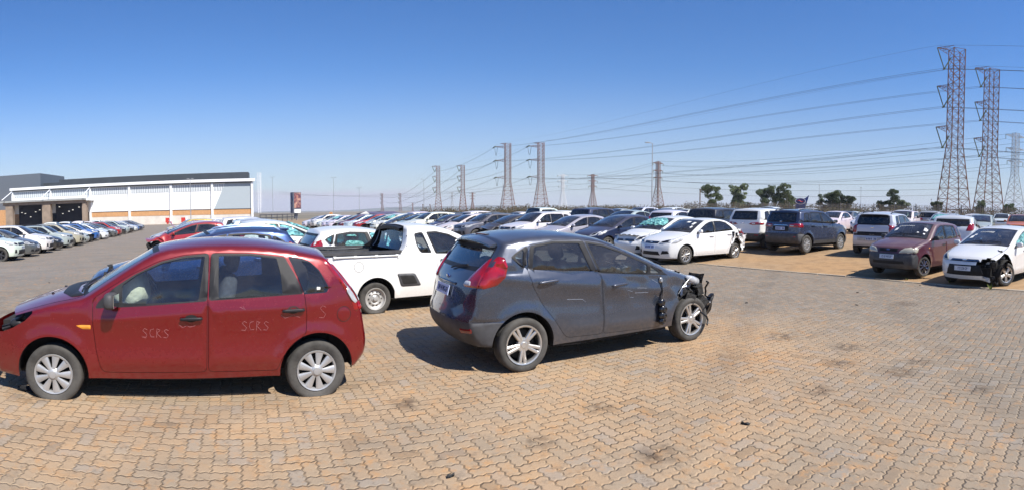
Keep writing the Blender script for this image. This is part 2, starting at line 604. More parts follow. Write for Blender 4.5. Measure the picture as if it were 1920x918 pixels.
    def patch(s, mb, poly, view, h=.008, base=.0015, grid=.04, rad=.015, rim=.012, wob=0.0):
        """polygon drawn on the shell from a side, raised as a low pad"""
        poly = smooth_poly(poly, rad) if rad else list(poly)
        pp = []
        for i, p in enumerate(poly):
            q = poly[(i + 1) % len(poly)]; k = max(1, int(math.hypot(q[0] - p[0], q[1] - p[1]) / (grid * 1.6)))
            pp += [(p[0] + (q[0] - p[0]) * j / k, p[1] + (q[1] - p[1]) * j / k) for j in range(k)]
        poly = pp
        n = len(poly)
        inn = inset(poly, rim)
        P = np.array(poly)
        xs = np.arange(P[:, 0].min(), P[:, 0].max(), grid); ys = np.arange(P[:, 1].min(), P[:, 1].max(), grid)
        G = [(x + (grid / 2 if j % 2 else 0), y) for j, y in enumerate(ys) for x in xs]
        G = np.array(G)
        G = G[pip(G, inn)] if len(G) else G
        if len(G): G = G[seg_dist(G, inn, True) > grid * .3]
        vs = [Vector(p) for p in poly] + [Vector(p) for p in inn] + [Vector(p) for p in G]
        ed = [(i, (i + 1) % n) for i in range(n)] + [(n + i, n + (i + 1) % n) for i in range(n)]
        V2, _, F2, ov, _, _ = geometry.delaunay_2d_cdt(vs, ed, [], 0, 1e-6)
        Q = np.array([tuple(v) for v in V2])
        d = seg_dist(Q, poly, True)
        pos = []
        for q, dd in zip(Q, d):
            hh, nn = s.cast(q[0], q[1], view)
            if hh is None: pos.append(None); continue
            k = min(1, dd / max(rim, 1e-4))
            o = base + (h - base) * k + (rnd.uniform(-wob, wob) if wob else 0)
            pos.append(hh + nn * o)
        T = [f for f in F2 if all(pos[v] is not None for v in f)]
        if T:
            cen = np.array([Q[list(f)].mean(0) for f in T])
            ok = pip(cen, poly)
            ex = [max((pos[f[i]] - pos[f[i - 1]]).length for i in range(3)) < .35 for f in T]
            T = [f for f, o, e in zip(T, ok, ex) if o and e]
        used = sorted({v for f in T for v in f}); mp = {v: i for i, v in enumerate(used)}
        out = []
        for f in T:
            f = tuple(mp[v] for v in f)
            out.append(f)
        flip = view in ('L',)
        if out:
            # orient outward
            f = T[0]; nrm = (pos[f[1]] - pos[f[0]]).cross(pos[f[2]] - pos[f[0]])
            _, nn = s.cast(*Q[list(f)].mean(0), view)
            if nn is not None and nrm.dot(nn) < 0: out = [tuple(reversed(f)) for f in out]
        mb.add([pos[v] for v in used], out)
        return mb

    def line(s, mb, pts, view, r=.004, off=.002, step=.05, n=5):
        q = []
        for (a, b), (c, d) in zip(pts[:-1], pts[1:]):
            k = max(1, int(math.hypot(c - a, d - b) / step))
            q += [(a + (c - a) * j / k, b + (d - b) * j / k) for j in range(k)]
        q.append(pts[-1])
        P = []
        for a, b in q:
            h, nn = s.cast(a, b, view)
            if h is not None: P.append(h + nn * off)
        if len(P) > 1: mb.tube(P, r, n)
        return mb

def P1(car, name, items, mat, parent, smooth=40, **kw):
    """one part made of one or more pads: items = [(view, polygon)]"""
    mb = MB()
    for view, poly in items: car.patch(mb, poly, view, **kw)
    if not mb.v: return None
    me = bpy.data.meshes.new(name); me.from_pydata(mb.v, [], mb.f); me.shade_smooth(); me.set_sharp_from_angle(angle=R(smooth))
    return link_mesh(name, me, mat, parent)

# ------------------------------------------------------------------ wheels
WHEELS = {}
def wheel_meshes(kind, Rt, Rr, wd, mk=''):
    """tyre, rim (dark barrel), face; centred on the hub, axle along Y, outside = +Y"""
    k = (kind, round(Rt, 3), round(Rr, 3), round(wd, 3), mk)
    if k in WHEELS: return WHEELS[k]
    flat = kind.endswith('_flat'); kd = kind.replace('_flat', '')
    hw = wd / 2
    n = 40
    pr = [(Rr, -hw * .8), (Rr + .012, -hw * .9), (Rt * .86, -hw * 1.02), (Rt * .955, -hw * .93), (Rt * .99, -hw * .78), (Rt, -hw * .5)]
    for q in (-.28, 0, .28):
        pr += [(Rt, hw * (q - .05)), (Rt - .007, hw * (q - .035)), (Rt - .007, hw * (q + .035)), (Rt, hw * (q + .05))]
    pr += [(Rt, hw * .5), (Rt * .99, hw * .78), (Rt * .955, hw * .93), (Rt * .91, hw * 1.0), (Rt * .86, hw * 1.02), (Rr + .022, hw * .96), (Rr + .012, hw * .9), (Rr, hw * .8)]
    t = MB().lathe(pr, n)
    if flat:
        lim = -Rt * .84
        vs = []
        for x, y, z in t.v:
            if z < lim:
                e = (lim - z); z = lim + e * .06; y += math.copysign(e * .55, y) if abs(y) > .01 else 0; x *= 1 + e * .6
            vs.append((x, y, z))
        t.v = vs
    tm = t.mesh('tyre', 40)
    b = MB().lathe([(Rr + .004, hw * .84), (Rr - .012, hw * .80), (Rr - .018, hw * .3), (Rr - .03, -hw * .6), (.05, -hw * .5)], 32)
    # brake disc
    b.lathe([(Rr * .74, -.01), (Rr * .74, .008), (.04, .012)], 24)
    bm_ = b.mesh('rim_barrel', 40)
    f = MB()
    fo = hw * .80
    lip = [(Rr + .006, fo + .006), (Rr + .002, fo + .016), (Rr - .012, fo + .012), (Rr - .022, fo - .006), (Rr - .02, fo - .03)]
    f.lathe(lip, 36)
    def spoke(a, w0, w1, r0, r1, y0, y1, th=.016, sk=0.0):
        vs = []
        for r, w, y, s_ in ((r0, w0, y0, 0), (r1, w1, y1, sk)):
            for sd, dy in ((-1, -th), (-1, 0), (-.55, .006), (.55, .006), (1, 0), (1, -th)):
                aa = a + s_
                px = r * math.cos(aa) - sd * w / 2 * math.sin(aa); pz = r * math.sin(aa) + sd * w / 2 * math.cos(aa)
                vs.append((px, y + dy, pz))
        fs = [(i, i + 1, i + 7, i + 6) for i in range(5)] + [(5, 0, 6, 11)]
        f.add(vs, fs)
    if kd == 'cap8':       # silver trim with eight paddles
        for i in range(9):
            a = 2 * math.pi * (i + .5) / 9
            spoke(a, .030, .078, .05, Rr - .014, fo + .016, fo + .008, .02)
        f.lathe([(.0, fo + .034), (.03, fo + .032), (.05, fo + .024), (.066, fo + .008), (.066, fo - .02)], 28)
        f.lathe([(.036, fo + .030), (.033, fo + .036), (.0, fo + .038)], 20)
    elif kd == 'cap9':
        for i in range(9):
            spoke(2 * math.pi * (i + .25) / 9, .03, .075, .05, Rr - .014, fo + .014, fo + .006, .02)
        f.lathe([(.0, fo + .03), (.03, fo + .028), (.055, fo + .014), (.06, fo - .02)], 24)
    elif kd == 'twin5':    # five split spokes
        for i in range(5):
            a = 2 * math.pi * (i + .25) / 5
            for q in (-1, 1):
                spoke(a + q * .20, .034, .036, .05, Rr - .012, fo - .004, fo + .002, .03, -q * .055)
        f.lathe([(.0, fo + .010), (.03, fo + .010), (.036, fo + .004), (.075, fo - .002), (.082, fo - .03)], 28)
        for i in range(5):
            a = 2 * math.pi * (i + .75) / 5
            f.lathe([(.009, 0), (.006, .006), (0, .006)], 6, (.058 * math.cos(a), fo + .0, .058 * math.sin(a)))
    elif kd == 'ten':
        for i in range(10):
            spoke(2 * math.pi * i / 10, .03, .032, .04, Rr - .012, fo - .004, fo + .004, .025)
        f.lathe([(.0, fo + .012), (.03, fo + .012), (.05, fo + .0), (.055, fo - .03)], 24)
    elif kd == 'five':
        for i in range(5):
            spoke(2 * math.pi * (i + .25) / 5, .075, .06, .04, Rr - .012, fo - .006, fo + .002, .03)
        f.lathe([(.0, fo + .010), (.03, fo + .010), (.065, fo - .002), (.07, fo - .03)], 24)
    elif kd == 'steel':
        f.lathe([(Rr - .02, fo - .012), (Rr - .05, fo - .035), (Rr - .075, fo - .02), (Rr - .095, fo - .012), (.07, fo - .03), (.06, fo - .02), (.035, fo - .012), (.03, fo + .01), (.0, fo + .012)], 36)
    fm = f.mesh('wheel_face', 35)
    holes = None
    if kd == 'steel':
        hb = MB()
        for i in range(10):
            a = 2 * math.pi * i / 10
            r_ = Rr - .075
            hb.lathe([(.017, 0), (.012, .003), (0, .003)], 8, (r_ * math.cos(a), fo - .020, r_ * math.sin(a)))
        for i in range(4):
            a = 2 * math.pi * (i + .5) / 4
            hb.lathe([(.009, .0), (.006, .01), (0, .01)], 6, (.05 * math.cos(a), fo - .02, .05 * math.sin(a)))
        holes = hb.mesh('rim_holes')
    WHEELS[k] = (tm, bm_, fm, holes)
    return WHEELS[k]

def add_wheel(root, x, y, z, kind, Rt, Rr, wd, mat, side, rz=0.0, lean=0.0, tyre='rubber', parts=True, roll=0.0):
    tm, bm_, fm, hm = wheel_meshes(kind, Rt, Rr, wd, mat + tyre)
    w = link_mesh('wheel', bm_, MAT['liner'], root)
    w.location = (x, y, z)
    w.rotation_euler = (lean, roll, rz + (0 if side > 0 else math.pi))
    if side < 0: w.rotation_euler = (-lean, roll, rz + math.pi)
    link_mesh('tyre', tm, MAT[tyre], w)
    rim = link_mesh('rim', fm, MAT[mat], w)
    if hm: link_mesh('rim_holes', hm, MAT['liner'], w)
    return w
# ------------------------------------------------------------------ putting a car together
def doors(f=None, r=None, gap=.0045):
    """f, r = (door outline, window frame outline, glass outlines) in side view"""
    out = []
    for k, d in (('f', f), ('r', r)):
        if not d: continue
        door, frame, panes = d[:3]
        for i, p in enumerate(panes): out.append((k + 'glass' + ('' if i == 0 else str(i + 1)), p, .02))
        if frame: out.append((k + 'trim', frame, .025))
        dd = smooth_poly(door, .05)
        out.append((k + 'door', inset(dd, gap), 0))
        out.append(('gap', dd, 0))
    return out

def underbody(car, root, hood_drop=.12, cabin=.42):
    sp = car.sp; wb = car.wb; w = car.w
    mb = MB()
    hw = w - .26
    bl = sp['belt']
    zh = bl[0][1] - hood_drop; zt = sp.get('trunk_z', bl[-1][1] - .3)
    sn, st = car.nose + .16, car.tail - .14
    sf = sp.get('firewall', .38); sr = sp.get('bulkhead', wb - .35)
    poly = [(sn, .2), (st, .24), (st, zt - .12), (st - .15, zt), (sr, zt), (sr - .05, cabin), (sf + .1, cabin), (sf, zh), (sn + .2, zh - .06), (sn, zh - .25)]
    X = lambda s_: wb / 2 - s_
    mb.prism(poly, lambda a, b: (X(a), -hw, b), lambda a, b: (X(a), hw, b))
    # full-width middle between the wheel wells
    a0, a1 = car.Ra + .05, wb - car.Ra - .05
    mb.box((X((a0 + a1) / 2), 0, .29), (a1 - a0, 2 * (w - .09), .16))
    mb.box((X(sn + .12), 0, .42), (.2, 1.15, .3)); mb.box((X(st - .1), 0, .48), (.2, 1.2, .38))
    # wheel wells
    for i, (sw, zw) in enumerate(car.arch):
        pts = car.arch_pts(i, .24)
        Y = car.W(np.array(pts)) - .004
        for sd in (1, -1):
            n = len(pts)
            vs = [(X(p[0]), sd * y, p[1]) for p, y in zip(pts, Y)]
            vs += [(X(sw + (p[0] - sw) * .99), sd * (y - .03), zw + (p[1] - zw) * .99) for p, y in zip(pts, Y)]
            vs += [(X(sw + (p[0] - sw) * 1.04), sd * (y - .06), zw + (p[1] - zw) * 1.04) for p, y in zip(pts, Y)]
            vs += [(X(sw + (p[0] - sw) * 1.04), sd * (hw - .02), zw + (p[1] - zw) * 1.04) for p in pts]
            mb.add(vs, [(k * n + j, k * n + j + 1, (k + 1) * n + j + 1, (k + 1) * n + j) for k in range(3) for j in range(n - 1)])
    return mb.build('underbody', MAT['liner'], root)

def cabin(car, root, seats=True, mat='seat', detail=True):
    sp = car.sp; wb = car.wb
    X = lambda s_: wb / 2 - s_
    # inside skins of the doors, pillars and roof
    fi = [i for i in range(len(car.F)) if not any(q in car.reg[i] for q in ('glass', 'screen', 'hood', 'open'))]
    roof_s = sp['roof_s']
    keep = []
    for i in fi:
        c = car.V[list(car.F[i])].mean(0)
        s_ = wb / 2 - c[0]
        if car.side[i] == 0 and not (roof_s[0] < s_ < roof_s[1] and c[2] > sp['belt'][-1][1]): continue
        if s_ < car.nose + .35 or s_ > car.tail - .12: continue
        keep.append(car.F[i])
    used = sorted({int(v) for f in keep for v in f}); mp = {v: k for k, v in enumerate(used)}
    mb = MB()
    mb.add([tuple(car.V[v] - car.N[v] * .03) for v in used], [tuple(mp[int(v)] for v in f) for f in keep])
    bz = sp['belt'][0][1]
    sd = sp.get('dash', .55)
    mb.sell((X(sd - .05), 0, bz - .10), (.5, 2 * car.w - .32, .34), .5)
    me = bpy.data.meshes.new('interior'); me.from_pydata(mb.v, [], mb.f); me.shade_smooth(); me.set_sharp_from_angle(angle=R(40))
    link_mesh('interior', me, MAT['interior'], root)
    if not seats: return
    fs = sp.get('seat_s', 1.25); zc = sp.get('seat_z', .5)
    for y in (.36, -.36):
        m = MB()
        m.sell((X(fs), y, zc), (.52, .48, .2), .55)
        rot = Matrix.Rotation(R(-16), 3, 'Y')
        m.sell((X(fs + .36), y, zc + .36), (.18, .47, .62), .55, rot=rot)
        m.sell((X(fs + .47), y, zc + .76), (.11, .27, .19), .6, rot=rot)
        for q in (-.06, .06): m.bar((X(fs + .43), y + q, zc + .62), (X(fs + .46), y + q, zc + .72), .008)
        m.build('seat', MAT[mat], root, smooth=60)
    if sp.get('rear_seat', True):
        rs = fs + .95
        m = MB()
        m.sell((X(rs), 0, zc), (.5, 1.2, .22), .4)
        m.sell((X(rs + .3), 0, zc + .32), (.16, 1.2, .58), .4, rot=Matrix.Rotation(R(-18), 3, 'Y'))
        for y in (.36, -.36): m.sell((X(rs + .42), y, zc + .66), (.1, .25, .15), .6)
        m.build('rear_seat', MAT[mat], root, smooth=60)
    if detail:
        m = MB()
        rot = Matrix.Rotation(R(-62), 3, 'Y')
        c = Vector((X(sd + .27), -.36, bz + .03))
        ring = [c + rot @ Vector((.185 * math.cos(2 * math.pi * k / 20), .185 * math.sin(2 * math.pi * k / 20), 0)) for k in range(21)]
        m.tube(ring, .016, 6)
        for a in (R(90), R(-90), R(0)): m.bar(c, c + rot @ Vector((.18 * math.cos(a), .18 * math.sin(a), 0)), .018)
        m.sell(c, (.14, .14, .05), .7, rot=rot)
        m.bar(c, c + Vector((.25, 0, -.14)), .03, 6)
        m.build('steering_wheel', MAT['black'], root, smooth=50)
        m = MB()
        ws = sp.get('mirror_in', (sd + .35, bz + .38))
        m.sell((X(ws[0]), 0, ws[1]), (.04, .23, .07), .5)
        m.bar((X(ws[0]), 0, ws[1]), (X(ws[0] - .05), 0, ws[1] + .08), .01)
        m.build('rear_view_mirror', MAT['black'], root, smooth=50)

def mirror_part(car, root, s_, z, sides, mat, size=(.11, .17, .125), color=None, parent_door=None):
    for sd in sides:
        hh, nn = car.cast(s_ + .02, z - .05, 'L' if sd > 0 else 'R')
        if hh is None: continue
        m = MB()
        x = car.wb / 2 - s_
        y = abs(hh.y) + size[1] * .62
        m.sell((x, sd * y, z), size, .55, n=16, m=8, rot=Matrix.Rotation(R(-9 * sd), 3, 'Z'))
        m.bar((x, sd * (y - .03), z - size[2] * .3), (hh.x + .02, sd * (abs(hh.y) - .01), z - .055), .022, 6)
        o = m.build('mirror', MAT[mat], root, smooth=60)
        m2 = MB().box((x - size[0] * .5, sd * y, z), (.006, size[1] * .8, size[2] * .75), Matrix.Rotation(R(-9 * sd), 3, 'Z'))
        m2.build('mirror_glass', MAT['chrome'], o)

def handle_part(car, door, s0, s1, z0, z1, view, mat, cup=True):
    m = MB()
    ca, na = car.cast(s0, z0, view); cb, nb = car.cast(s1, z1, view)
    if ca is None or cb is None: return
    c = (ca + cb) / 2 + na * .022
    d = cb - ca
    rot = Matrix.Rotation(math.atan2(d.z, d.x), 3, 'Y').inverted() @ Matrix.Rotation(0, 3, 'Z')
    rot = d.to_track_quat('X', 'Z').to_matrix()
    m.sell(c, (d.length, .026, .032), .6, n=14, m=6, rot=rot)
    for p, n_ in ((ca, na), (cb, nb)):
        q = p.lerp((ca + cb) / 2, .18); m.bar(q - n_ * .004, q + n_ * .022, .012, 6)
    h = m.build('door_handle', MAT[mat], door, smooth=60)
    if cup:
        mid = ((s0 + s1) / 2, (z0 + z1) / 2)
        ring = [(mid[0] + .058 * math.cos(t), mid[1] + .036 * math.sin(t)) for t in np.linspace(0, 2 * math.pi, 14)[:-1]]
        P1(car, 'handle_cup', [(view, ring)], MAT['liner'], door, h=.002, base=.001, rad=0, rim=.006, grid=.03)
    return h

def text_obj(name, txt, size, mat, parent, loc, rot, ext=.0012, sx=1.0):
    cu = bpy.data.curves.new(name, 'FONT'); cu.body = txt; cu.size = size; cu.align_x = 'CENTER'; cu.align_y = 'CENTER'; cu.extrude = ext
    cu.offset = size * .006
    cu.resolution_u = 3
    o = bpy.data.objects.new(name, cu); COL.objects.link(o); o.parent = parent
    o.location = loc; o.rotation_euler = rot; o.scale = (sx, 1, 1)
    cu.materials.append(mat)
    dg = bpy.context.evaluated_depsgraph_get(); me = bpy.data.meshes.new_from_object(o.evaluated_get(dg))
    m = bpy.data.objects.new(name, me); COL.objects.link(m); m.parent = parent; m.location = loc; m.rotation_euler = rot; m.scale = (sx, 1, 1)
    if not me.materials: me.materials.append(mat)
    bpy.data.objects.remove(o); m.name = name
    return m

def plate_part(car, root, z, view, txt=None, y=0.0, mat='plate', w=.44, h=.115, tilt=None):
    hh, nn = car.cast(y, z, view)
    if hh is None: return
    a = math.atan2(nn.y, nn.x)
    el = math.asin(max(-1, min(1, nn.z))) if tilt is None else tilt
    e = bpy.data.objects.new('number_plate', MB().box((0, 0, 0), (w, h, .008)).mesh('number_plate'))
    COL.objects.link(e); e.data.materials.append(MAT[mat]); e.parent = root
    rot = Matrix.Rotation(a + math.pi / 2, 4, 'Z') @ Matrix.Rotation(R(90) - el, 4, 'X')
    e.matrix_local = Matrix.Translation(hh + nn * .018) @ rot
    if txt: text_obj('plate_lettering', txt, h * .78, MAT['plate_ink'], e, (0, -.004, .0055), (0, 0, 0), sx=.60)
    else:
        m = MB()
        for k in range(7):
            if k == 4: continue
            m.box((-w * .4 + k * w * .133, 0, .005), (w * .075, h * .62, .002))
        m.build('plate_lettering', MAT['plate_ink'], e)
    return e

def wiper(car, root, pts, r=.009):
    m = MB()
    car.line(m, pts, 'T', r, .02, .06)
    return m.build('wiper', MAT['black'], root, smooth=50)

def base_car(sp, name, loc=(0, 0, 0), rz=0.0, color=(1, 1, 1), pm='paint', detail=True, seats=True, gl='glass', screen='screen', seat='seat', inside=True):
    """shell + doors + glass + cabin + wheels; returns (root, car, parts)"""
    car = Car(sp); g = sp.get
    root = empty(name, loc, rz)
    pr = {}
    regs = {'body', 'gap'} - {'gap'}
    have = set(car.reg)
    P = MAT[pm]
    pr['body'] = car.emit('body', {'body'}, P, root)
    if 'hood' in have and not g('no_hood'): pr['hood'] = car.emit('hood', {'hood'}, P, root)
    if 'tail_panel' in have: pr['tailgate'] = car.emit('tailgate', {'tail_panel'}, P, root)
    if 'fascia' in have: pr['bumper_front'] = car.emit('bumper', {'fascia', 'fasc'}, MAT[g('fascia_part')], root)
    if 'rb' in have: pr['bumper_rear'] = car.emit('bumper', {'rb', 'rbs'}, MAT[g('rb_part')], root)
    if 'clad' in have: car.emit('cladding', {'clad'}, MAT['grey_plastic'], root)
    for sd, tagname in ((1, 'L'), (-1, 'R')):
        for k in ('f', 'r'):
            if k + 'door' in have:
                d = car.emit('door', {k + 'door'}, P, root, side=sd)
                pr[k + 'door' + tagname] = d
            else: d = root
            if k + 'trim' in have: car.emit('window_frame', {k + 'trim'}, MAT[g('trim_mat', 'black')], d, side=sd)
            for q in ('glass', 'glass2'):
                if k + q in have: car.emit('window', {k + q}, MAT[gl], d, side=sd, off=-.006)
        if 'qglass' in have: car.emit('window', {'qglass'}, MAT[gl], root, side=sd, off=-.004)
        if 'qtrim' in have: car.emit('window_frame', {'qtrim'}, MAT[g('qtrim_mat', g('trim_mat', 'black'))], root, side=sd)
    sc = None
    if 'screen' in have:
        sc = car.emit('windscreen', {'screen'}, MAT[screen], root, off=-.003)
        car.emit('windscreen_border', {'frit'}, MAT['black'], sc)
    pr['screen'] = sc
    if 'rear_screen' in have:
        rs = car.emit('rear_window', {'rear_screen'}, MAT[g('rear_glass', gl)], root, off=-.003)
        car.emit('window_frame', {'rfrit'}, MAT['black'], rs)
        pr['rear_screen'] = rs
    underbody(car, root)
    if inside: cabin(car, root, seats, seat, detail)
    wy = g('wheel_y', car.w - .10)
    wk = g('wheel', ('five', .2, .19, 'alloy'))
    pr['wheels'] = []
    for sw in (0, car.wb):
        for sd in (1, -1):
            kw = dict(g('wheel_kw', {}).get((0 if sw == 0 else 1, sd), {}))
            kind = kw.pop('kind', wk[0]); wm = kw.pop('mat', wk[3])
            pr['wheels'].append(add_wheel(root, car.wb / 2 - sw, sd * wy, car.zh, kind, car.R, wk[1], wk[2], wm, sd, roll=rnd.uniform(0, 6), **kw))
    for o in [root] + list(root.children_recursive): o.color = (*color, 1)
    pr['root'] = root
    return root, car, pr

def recolor(root, color):
    for o in [root] + list(root.children_recursive): o.color = (*color, 1)
# ------------------------------------------------------------------ the red hatchback
def crease(pts, amp, wd, s0, s1):
    xs = [p[0] for p in pts]; zs = [p[1] for p in pts]
    def fn(S, Z, t):
        zc = np.interp(S, xs, zs)
        fade = np.clip((S - s0) / .25, 0, 1) * np.clip((s1 - S) / .25, 0, 1)
        d = Z - zc
        return amp * fade * np.exp(-np.abs(d) / wd) * (t < .06)
    return fn

def red_hatchback():
    sp = dict(
        wb=2.49, w=.835, R=.285, zh=.25, Ra=.355, arch=[(0, .27), (2.49, .27)], step=.055, cstep=.05, round=.05,
        prof=[(-.60, .20, -.16, 0, 'fascia'), (-.66, .32, -.17, 0), (-.67, .50, -.17, 0), (-.62, .655, -.15, 0, 'open', 1),
              (-.52, .75, -.16, .02), (-.38, .80, -.15, .03, 'hood', 1), (-.2, .855, -.11, .05), (.02, .915, -.08, .06), (.22, .955, -.10, .055), (.33, .985, -.11, .03, 'ws', 1),
              (.63, 1.175, -.10, .025), (.88, 1.325, -.07, .025), (1.04, 1.395, -.05, .045, 'roof'), (1.28, 1.43, 0, .055), (1.65, 1.44, 0, .06), (2.03, 1.42, 0, .06), (2.31, 1.38, 0, .055), (2.60, 1.315, .05, .05, 'spoil', 1),
              (2.64, 1.285, .04, 0, 'rw', 1), (2.77, 1.12, .05, 0), (2.90, .93, .06, 0, 'tail'), (2.955, .80, .07, 0), (2.98, .66, .08, 0, 'rb'), (3.0, .50, .08, 0), (2.98, .36, .07, 0), (2.89, .26, .06, 0)],
        sill=.235, zfront=.20, zrear=.26, belt=[(-.7, .90), (.3, .925), (1.5, .955), (2.4, .985), (3, 1.0)],
        taper_f=(.85, .17), taper_r=(.75, .10), tum=.40, flare=.020, tailgate=True, qtrim_mat='black_gloss',
        roof_s=(.95, 2.6), dash=.62, firewall=.42,
        lines=[[(.42, .777), (1.47, .856), (2.4, .869)]],
        feat=[crease([(.4, .775), (1.47, .85), (2.4, .868)], .022, .06, .3, 2.75), crease([(.4, .385), (1.45, .405), (2.1, .40)], .016, .05, .35, 2.25),
              lambda S, Z, t: -.012 * np.exp(-((Z - .60) / .12) ** 2) * ((S > .4) & (S < 2.2))],
        polys=[('open', [(-.75, .60), (-.52, .635), (-.40, .685), (-.27, .76), (-.19, .835), (-.22, .88), (-.40, .86), (-.58, .80), (-.75, .76)], 0)] + doors(
            f=([(.405, .985), (.405, .74), (.43, .50), (.47, .33), (.505, .295), (1.458, .297), (1.475, .95), (1.505, 1.385), (1.27, 1.372), (1.03, 1.32), (.76, 1.2), (.55, 1.075)],
               [(.46, .955), (.62, 1.09), (.80, 1.20), (1.05, 1.315), (1.27, 1.362), (1.499, 1.380), (1.471, .953), (.90, .918), (.43, .895)],
               [[(.685, .945), (.685, 1.105), (.82, 1.195), (1.06, 1.298), (1.27, 1.345), (1.462, 1.357), (1.392, .958), (.90, .938)]]),
            r=([(1.468, .297), (2.085, .288), (2.12, .31), (2.15, .40), (2.25, .52), (2.385, .62), (2.398, .78), (2.383, .985), (2.31, 1.19), (2.225, 1.34), (1.9, 1.378), (1.517, 1.386), (1.484, .95)],
               [(1.488, .957), (1.522, 1.380), (1.9, 1.37), (2.215, 1.33), (2.30, 1.17), (2.375, .99)],
               [[(1.578, .975), (1.592, 1.36), (1.9, 1.355), (2.135, 1.325), (2.165, 1.18), (2.175, .995)]])) + [
            ('qglass', [(2.39, 1.005), (2.43, 1.12), (2.42, 1.22), (2.37, 1.29), (2.455, 1.27), (2.53, 1.19), (2.60, 1.045), (2.585, 1.015), (2.5, 1.0)], .02),
            ('qtrim', [(2.36, .985), (2.33, 1.14), (2.245, 1.335), (2.37, 1.315), (2.45, 1.285), (2.54, 1.20), (2.625, 1.03), (2.60, .99)], .02)],
        wheel=('cap8_flat', .188, .175, 'hubcap'), wheel_y=.715, seat_s=1.28)
    root, car, pr = base_car(sp, 'red_hatchback', color=(.170, .0022, .0048), pm='paint_red', gl='glass')
    for w in pr['wheels']: w.rotation_euler.y = 0
    bodyL = pr['body']
    dl, dr = pr['fdoorL'], pr['rdoorL']
    handle_part(car, dl, 1.215, 1.43, .80, .803, 'L', 'black'); handle_part(car, dr, 2.155, 2.375, .848, .85, 'L', 'black')
    handle_part(car, pr['fdoorR'], 1.215, 1.43, .80, .803, 'R', 'black'); handle_part(car, pr['rdoorR'], 2.155, 2.375, .848, .85, 'R', 'black')
    mirror_part(car, root, .60, .985, (1,), 'grey_plastic', (.10, .20, .15)); mirror_part(car, root, .60, .985, (-1,), 'grey_plastic', (.10, .20, .15))
    for q in ('L', 'R'):
        P1(car, 'side_signal', [(q, [(.245, .735), (.30, .742), (.388, .742), (.386, .703), (.31, .702)])], MAT['amber'], root, h=.008, rad=.008, grid=.03)
        P1(car, 'fuel_cap' if q == 'L' else 'body_moulding', [(q, [(2.765 + .066 * math.cos(t), .775 + .068 * math.sin(t)) for t in np.linspace(0, 2 * math.pi, 22)[:-1]])] if q == 'L' else [(q, [(.6, .62), (2.1, .64), (2.1, .60), (.6, .58)])], MAT['paint_red'], root, h=.004, rad=0, rim=.01)
    # seam ring of the fuel cap
    m = MB(); car.line(m, [(2.765 + .07 * math.cos(t), .775 + .072 * math.sin(t)) for t in np.linspace(0, 2 * math.pi, 26)], 'L', .0028, .0, .03, 4); m.build('fuel_cap_seam', MAT['liner'], root)
    # tall tail lamps
    for q, sg in (('L', 1), ('R', -1)):
        red = [(q, [(2.585, 1.30), (2.62, 1.29), (2.68, 1.22), (2.77, 1.09), (2.86, .965), (2.90, .90), (2.93, .82), (2.915, .79), (2.875, .80), (2.845, .90), (2.75, 1.06), (2.65, 1.20)]),
               ('B', [(sg * .50, 1.24), (sg * .60, 1.24), (sg * .70, 1.0), (sg * .755, .84), (sg * .75, .80), (sg * .68, .80), (sg * .60, .98)])]
        P1(car, 'tail_light', red, MAT['red_lens'], root, h=.016, rad=.015, grid=.03, rim=.02)
        P1(car, 'reversing_light', [(q, [(2.795, 1.045), (2.86, .965), (2.905, .885), (2.88, .87), (2.845, .905), (2.80, .985)]), ('B', [(sg * .66, 1.02), (sg * .70, .99), (sg * .74, .885), (sg * .70, .88), (sg * .64, .99)])], MAT['clear_lens'], root, h=.021, base=.016, rad=.008, grid=.03)
    # spoiler lip
    # headlamp cavity: dark recess with brackets, chrome reflector left over
    X = lambda s_: car.wb / 2 - s_
    m = MB()
    m.box((X(-.42), 0, .62), (.30, 1.2, .2)); m.box((X(-.5), 0, .52), (.12, 1.25, .12))
    m.build('engine_bay', MAT['liner'], root)
    for sg in (1, -1):
        m = MB()
        m.tube([(X(-.30), sg * .70, .80), (X(-.45), sg * .66, .70), (X(-.58), sg * .60, .655)], .012, 6)
        m.tube([(X(-.34), sg * .62, .79), (X(-.42), sg * .62, .68), (X(-.56), sg * .66, .64)], .016, 6)
        m.sell((X(-.40), sg * .60, .70), (.16, .2, .09), .6)
        m.build('headlight_bracket', MAT['black'], root, smooth=50)
    P1(car, 'fog_light', [('L', [(-.665, .49), (-.62, .49), (-.60, .44), (-.61, .36), (-.655, .35)]), ('F', [(.50, .36), (.52, .48), (.66, .49), (.68, .36)])], MAT['clear_lens'], root, h=.01, grid=.03)
    P1(car, 'grille', [('F', [(-.42, .30), (.42, .30), (.46, .46), (-.46, .46)]), ('F', [(-.4, .55), (.4, .55), (.42, .62), (-.42, .62)])], MAT['black'], root, h=.006)
    # windscreen scuttle, washer jets, wipers
    P1(car, 'scuttle_panel', [('T', [(.16, -.64), (.02, -.4), (-.03, 0), (.02, .4), (.16, .64), (.30, .66), (.18, .4), (.13, 0), (.18, -.4), (.30, -.66)])], MAT['black'], root, h=.012, rad=.02, rim=.02)
    wiper(car, root, [(.22, .30), (.28, .0), (.30, -.30)], .011); wiper(car, root, [(.26, .56), (.26, .3), (.24, .04)], .011)
    for y in (.28, -.28):
        m = MB(); hh, nn = car.cast(-.12, y, 'T'); m.sell(hh + nn * .004, (.035, .03, .018), .8)
        m.build('washer_jet', MAT['black'], root, smooth=60)
    # marker scribbles
    m = MB()
    def pen(pts): car.line(m, pts, 'L', .0012, .0006, .02, 4)
    S_ = lambda x, z, k: [(x + .05 * k, z + .09 * k), (x + .02 * k, z + .105 * k), (x, z + .085 * k), (x + .02 * k, z + .06 * k), (x + .045 * k, z + .035 * k), (x + .03 * k, z + .005 * k), (x - .01 * k, z + .01 * k)]
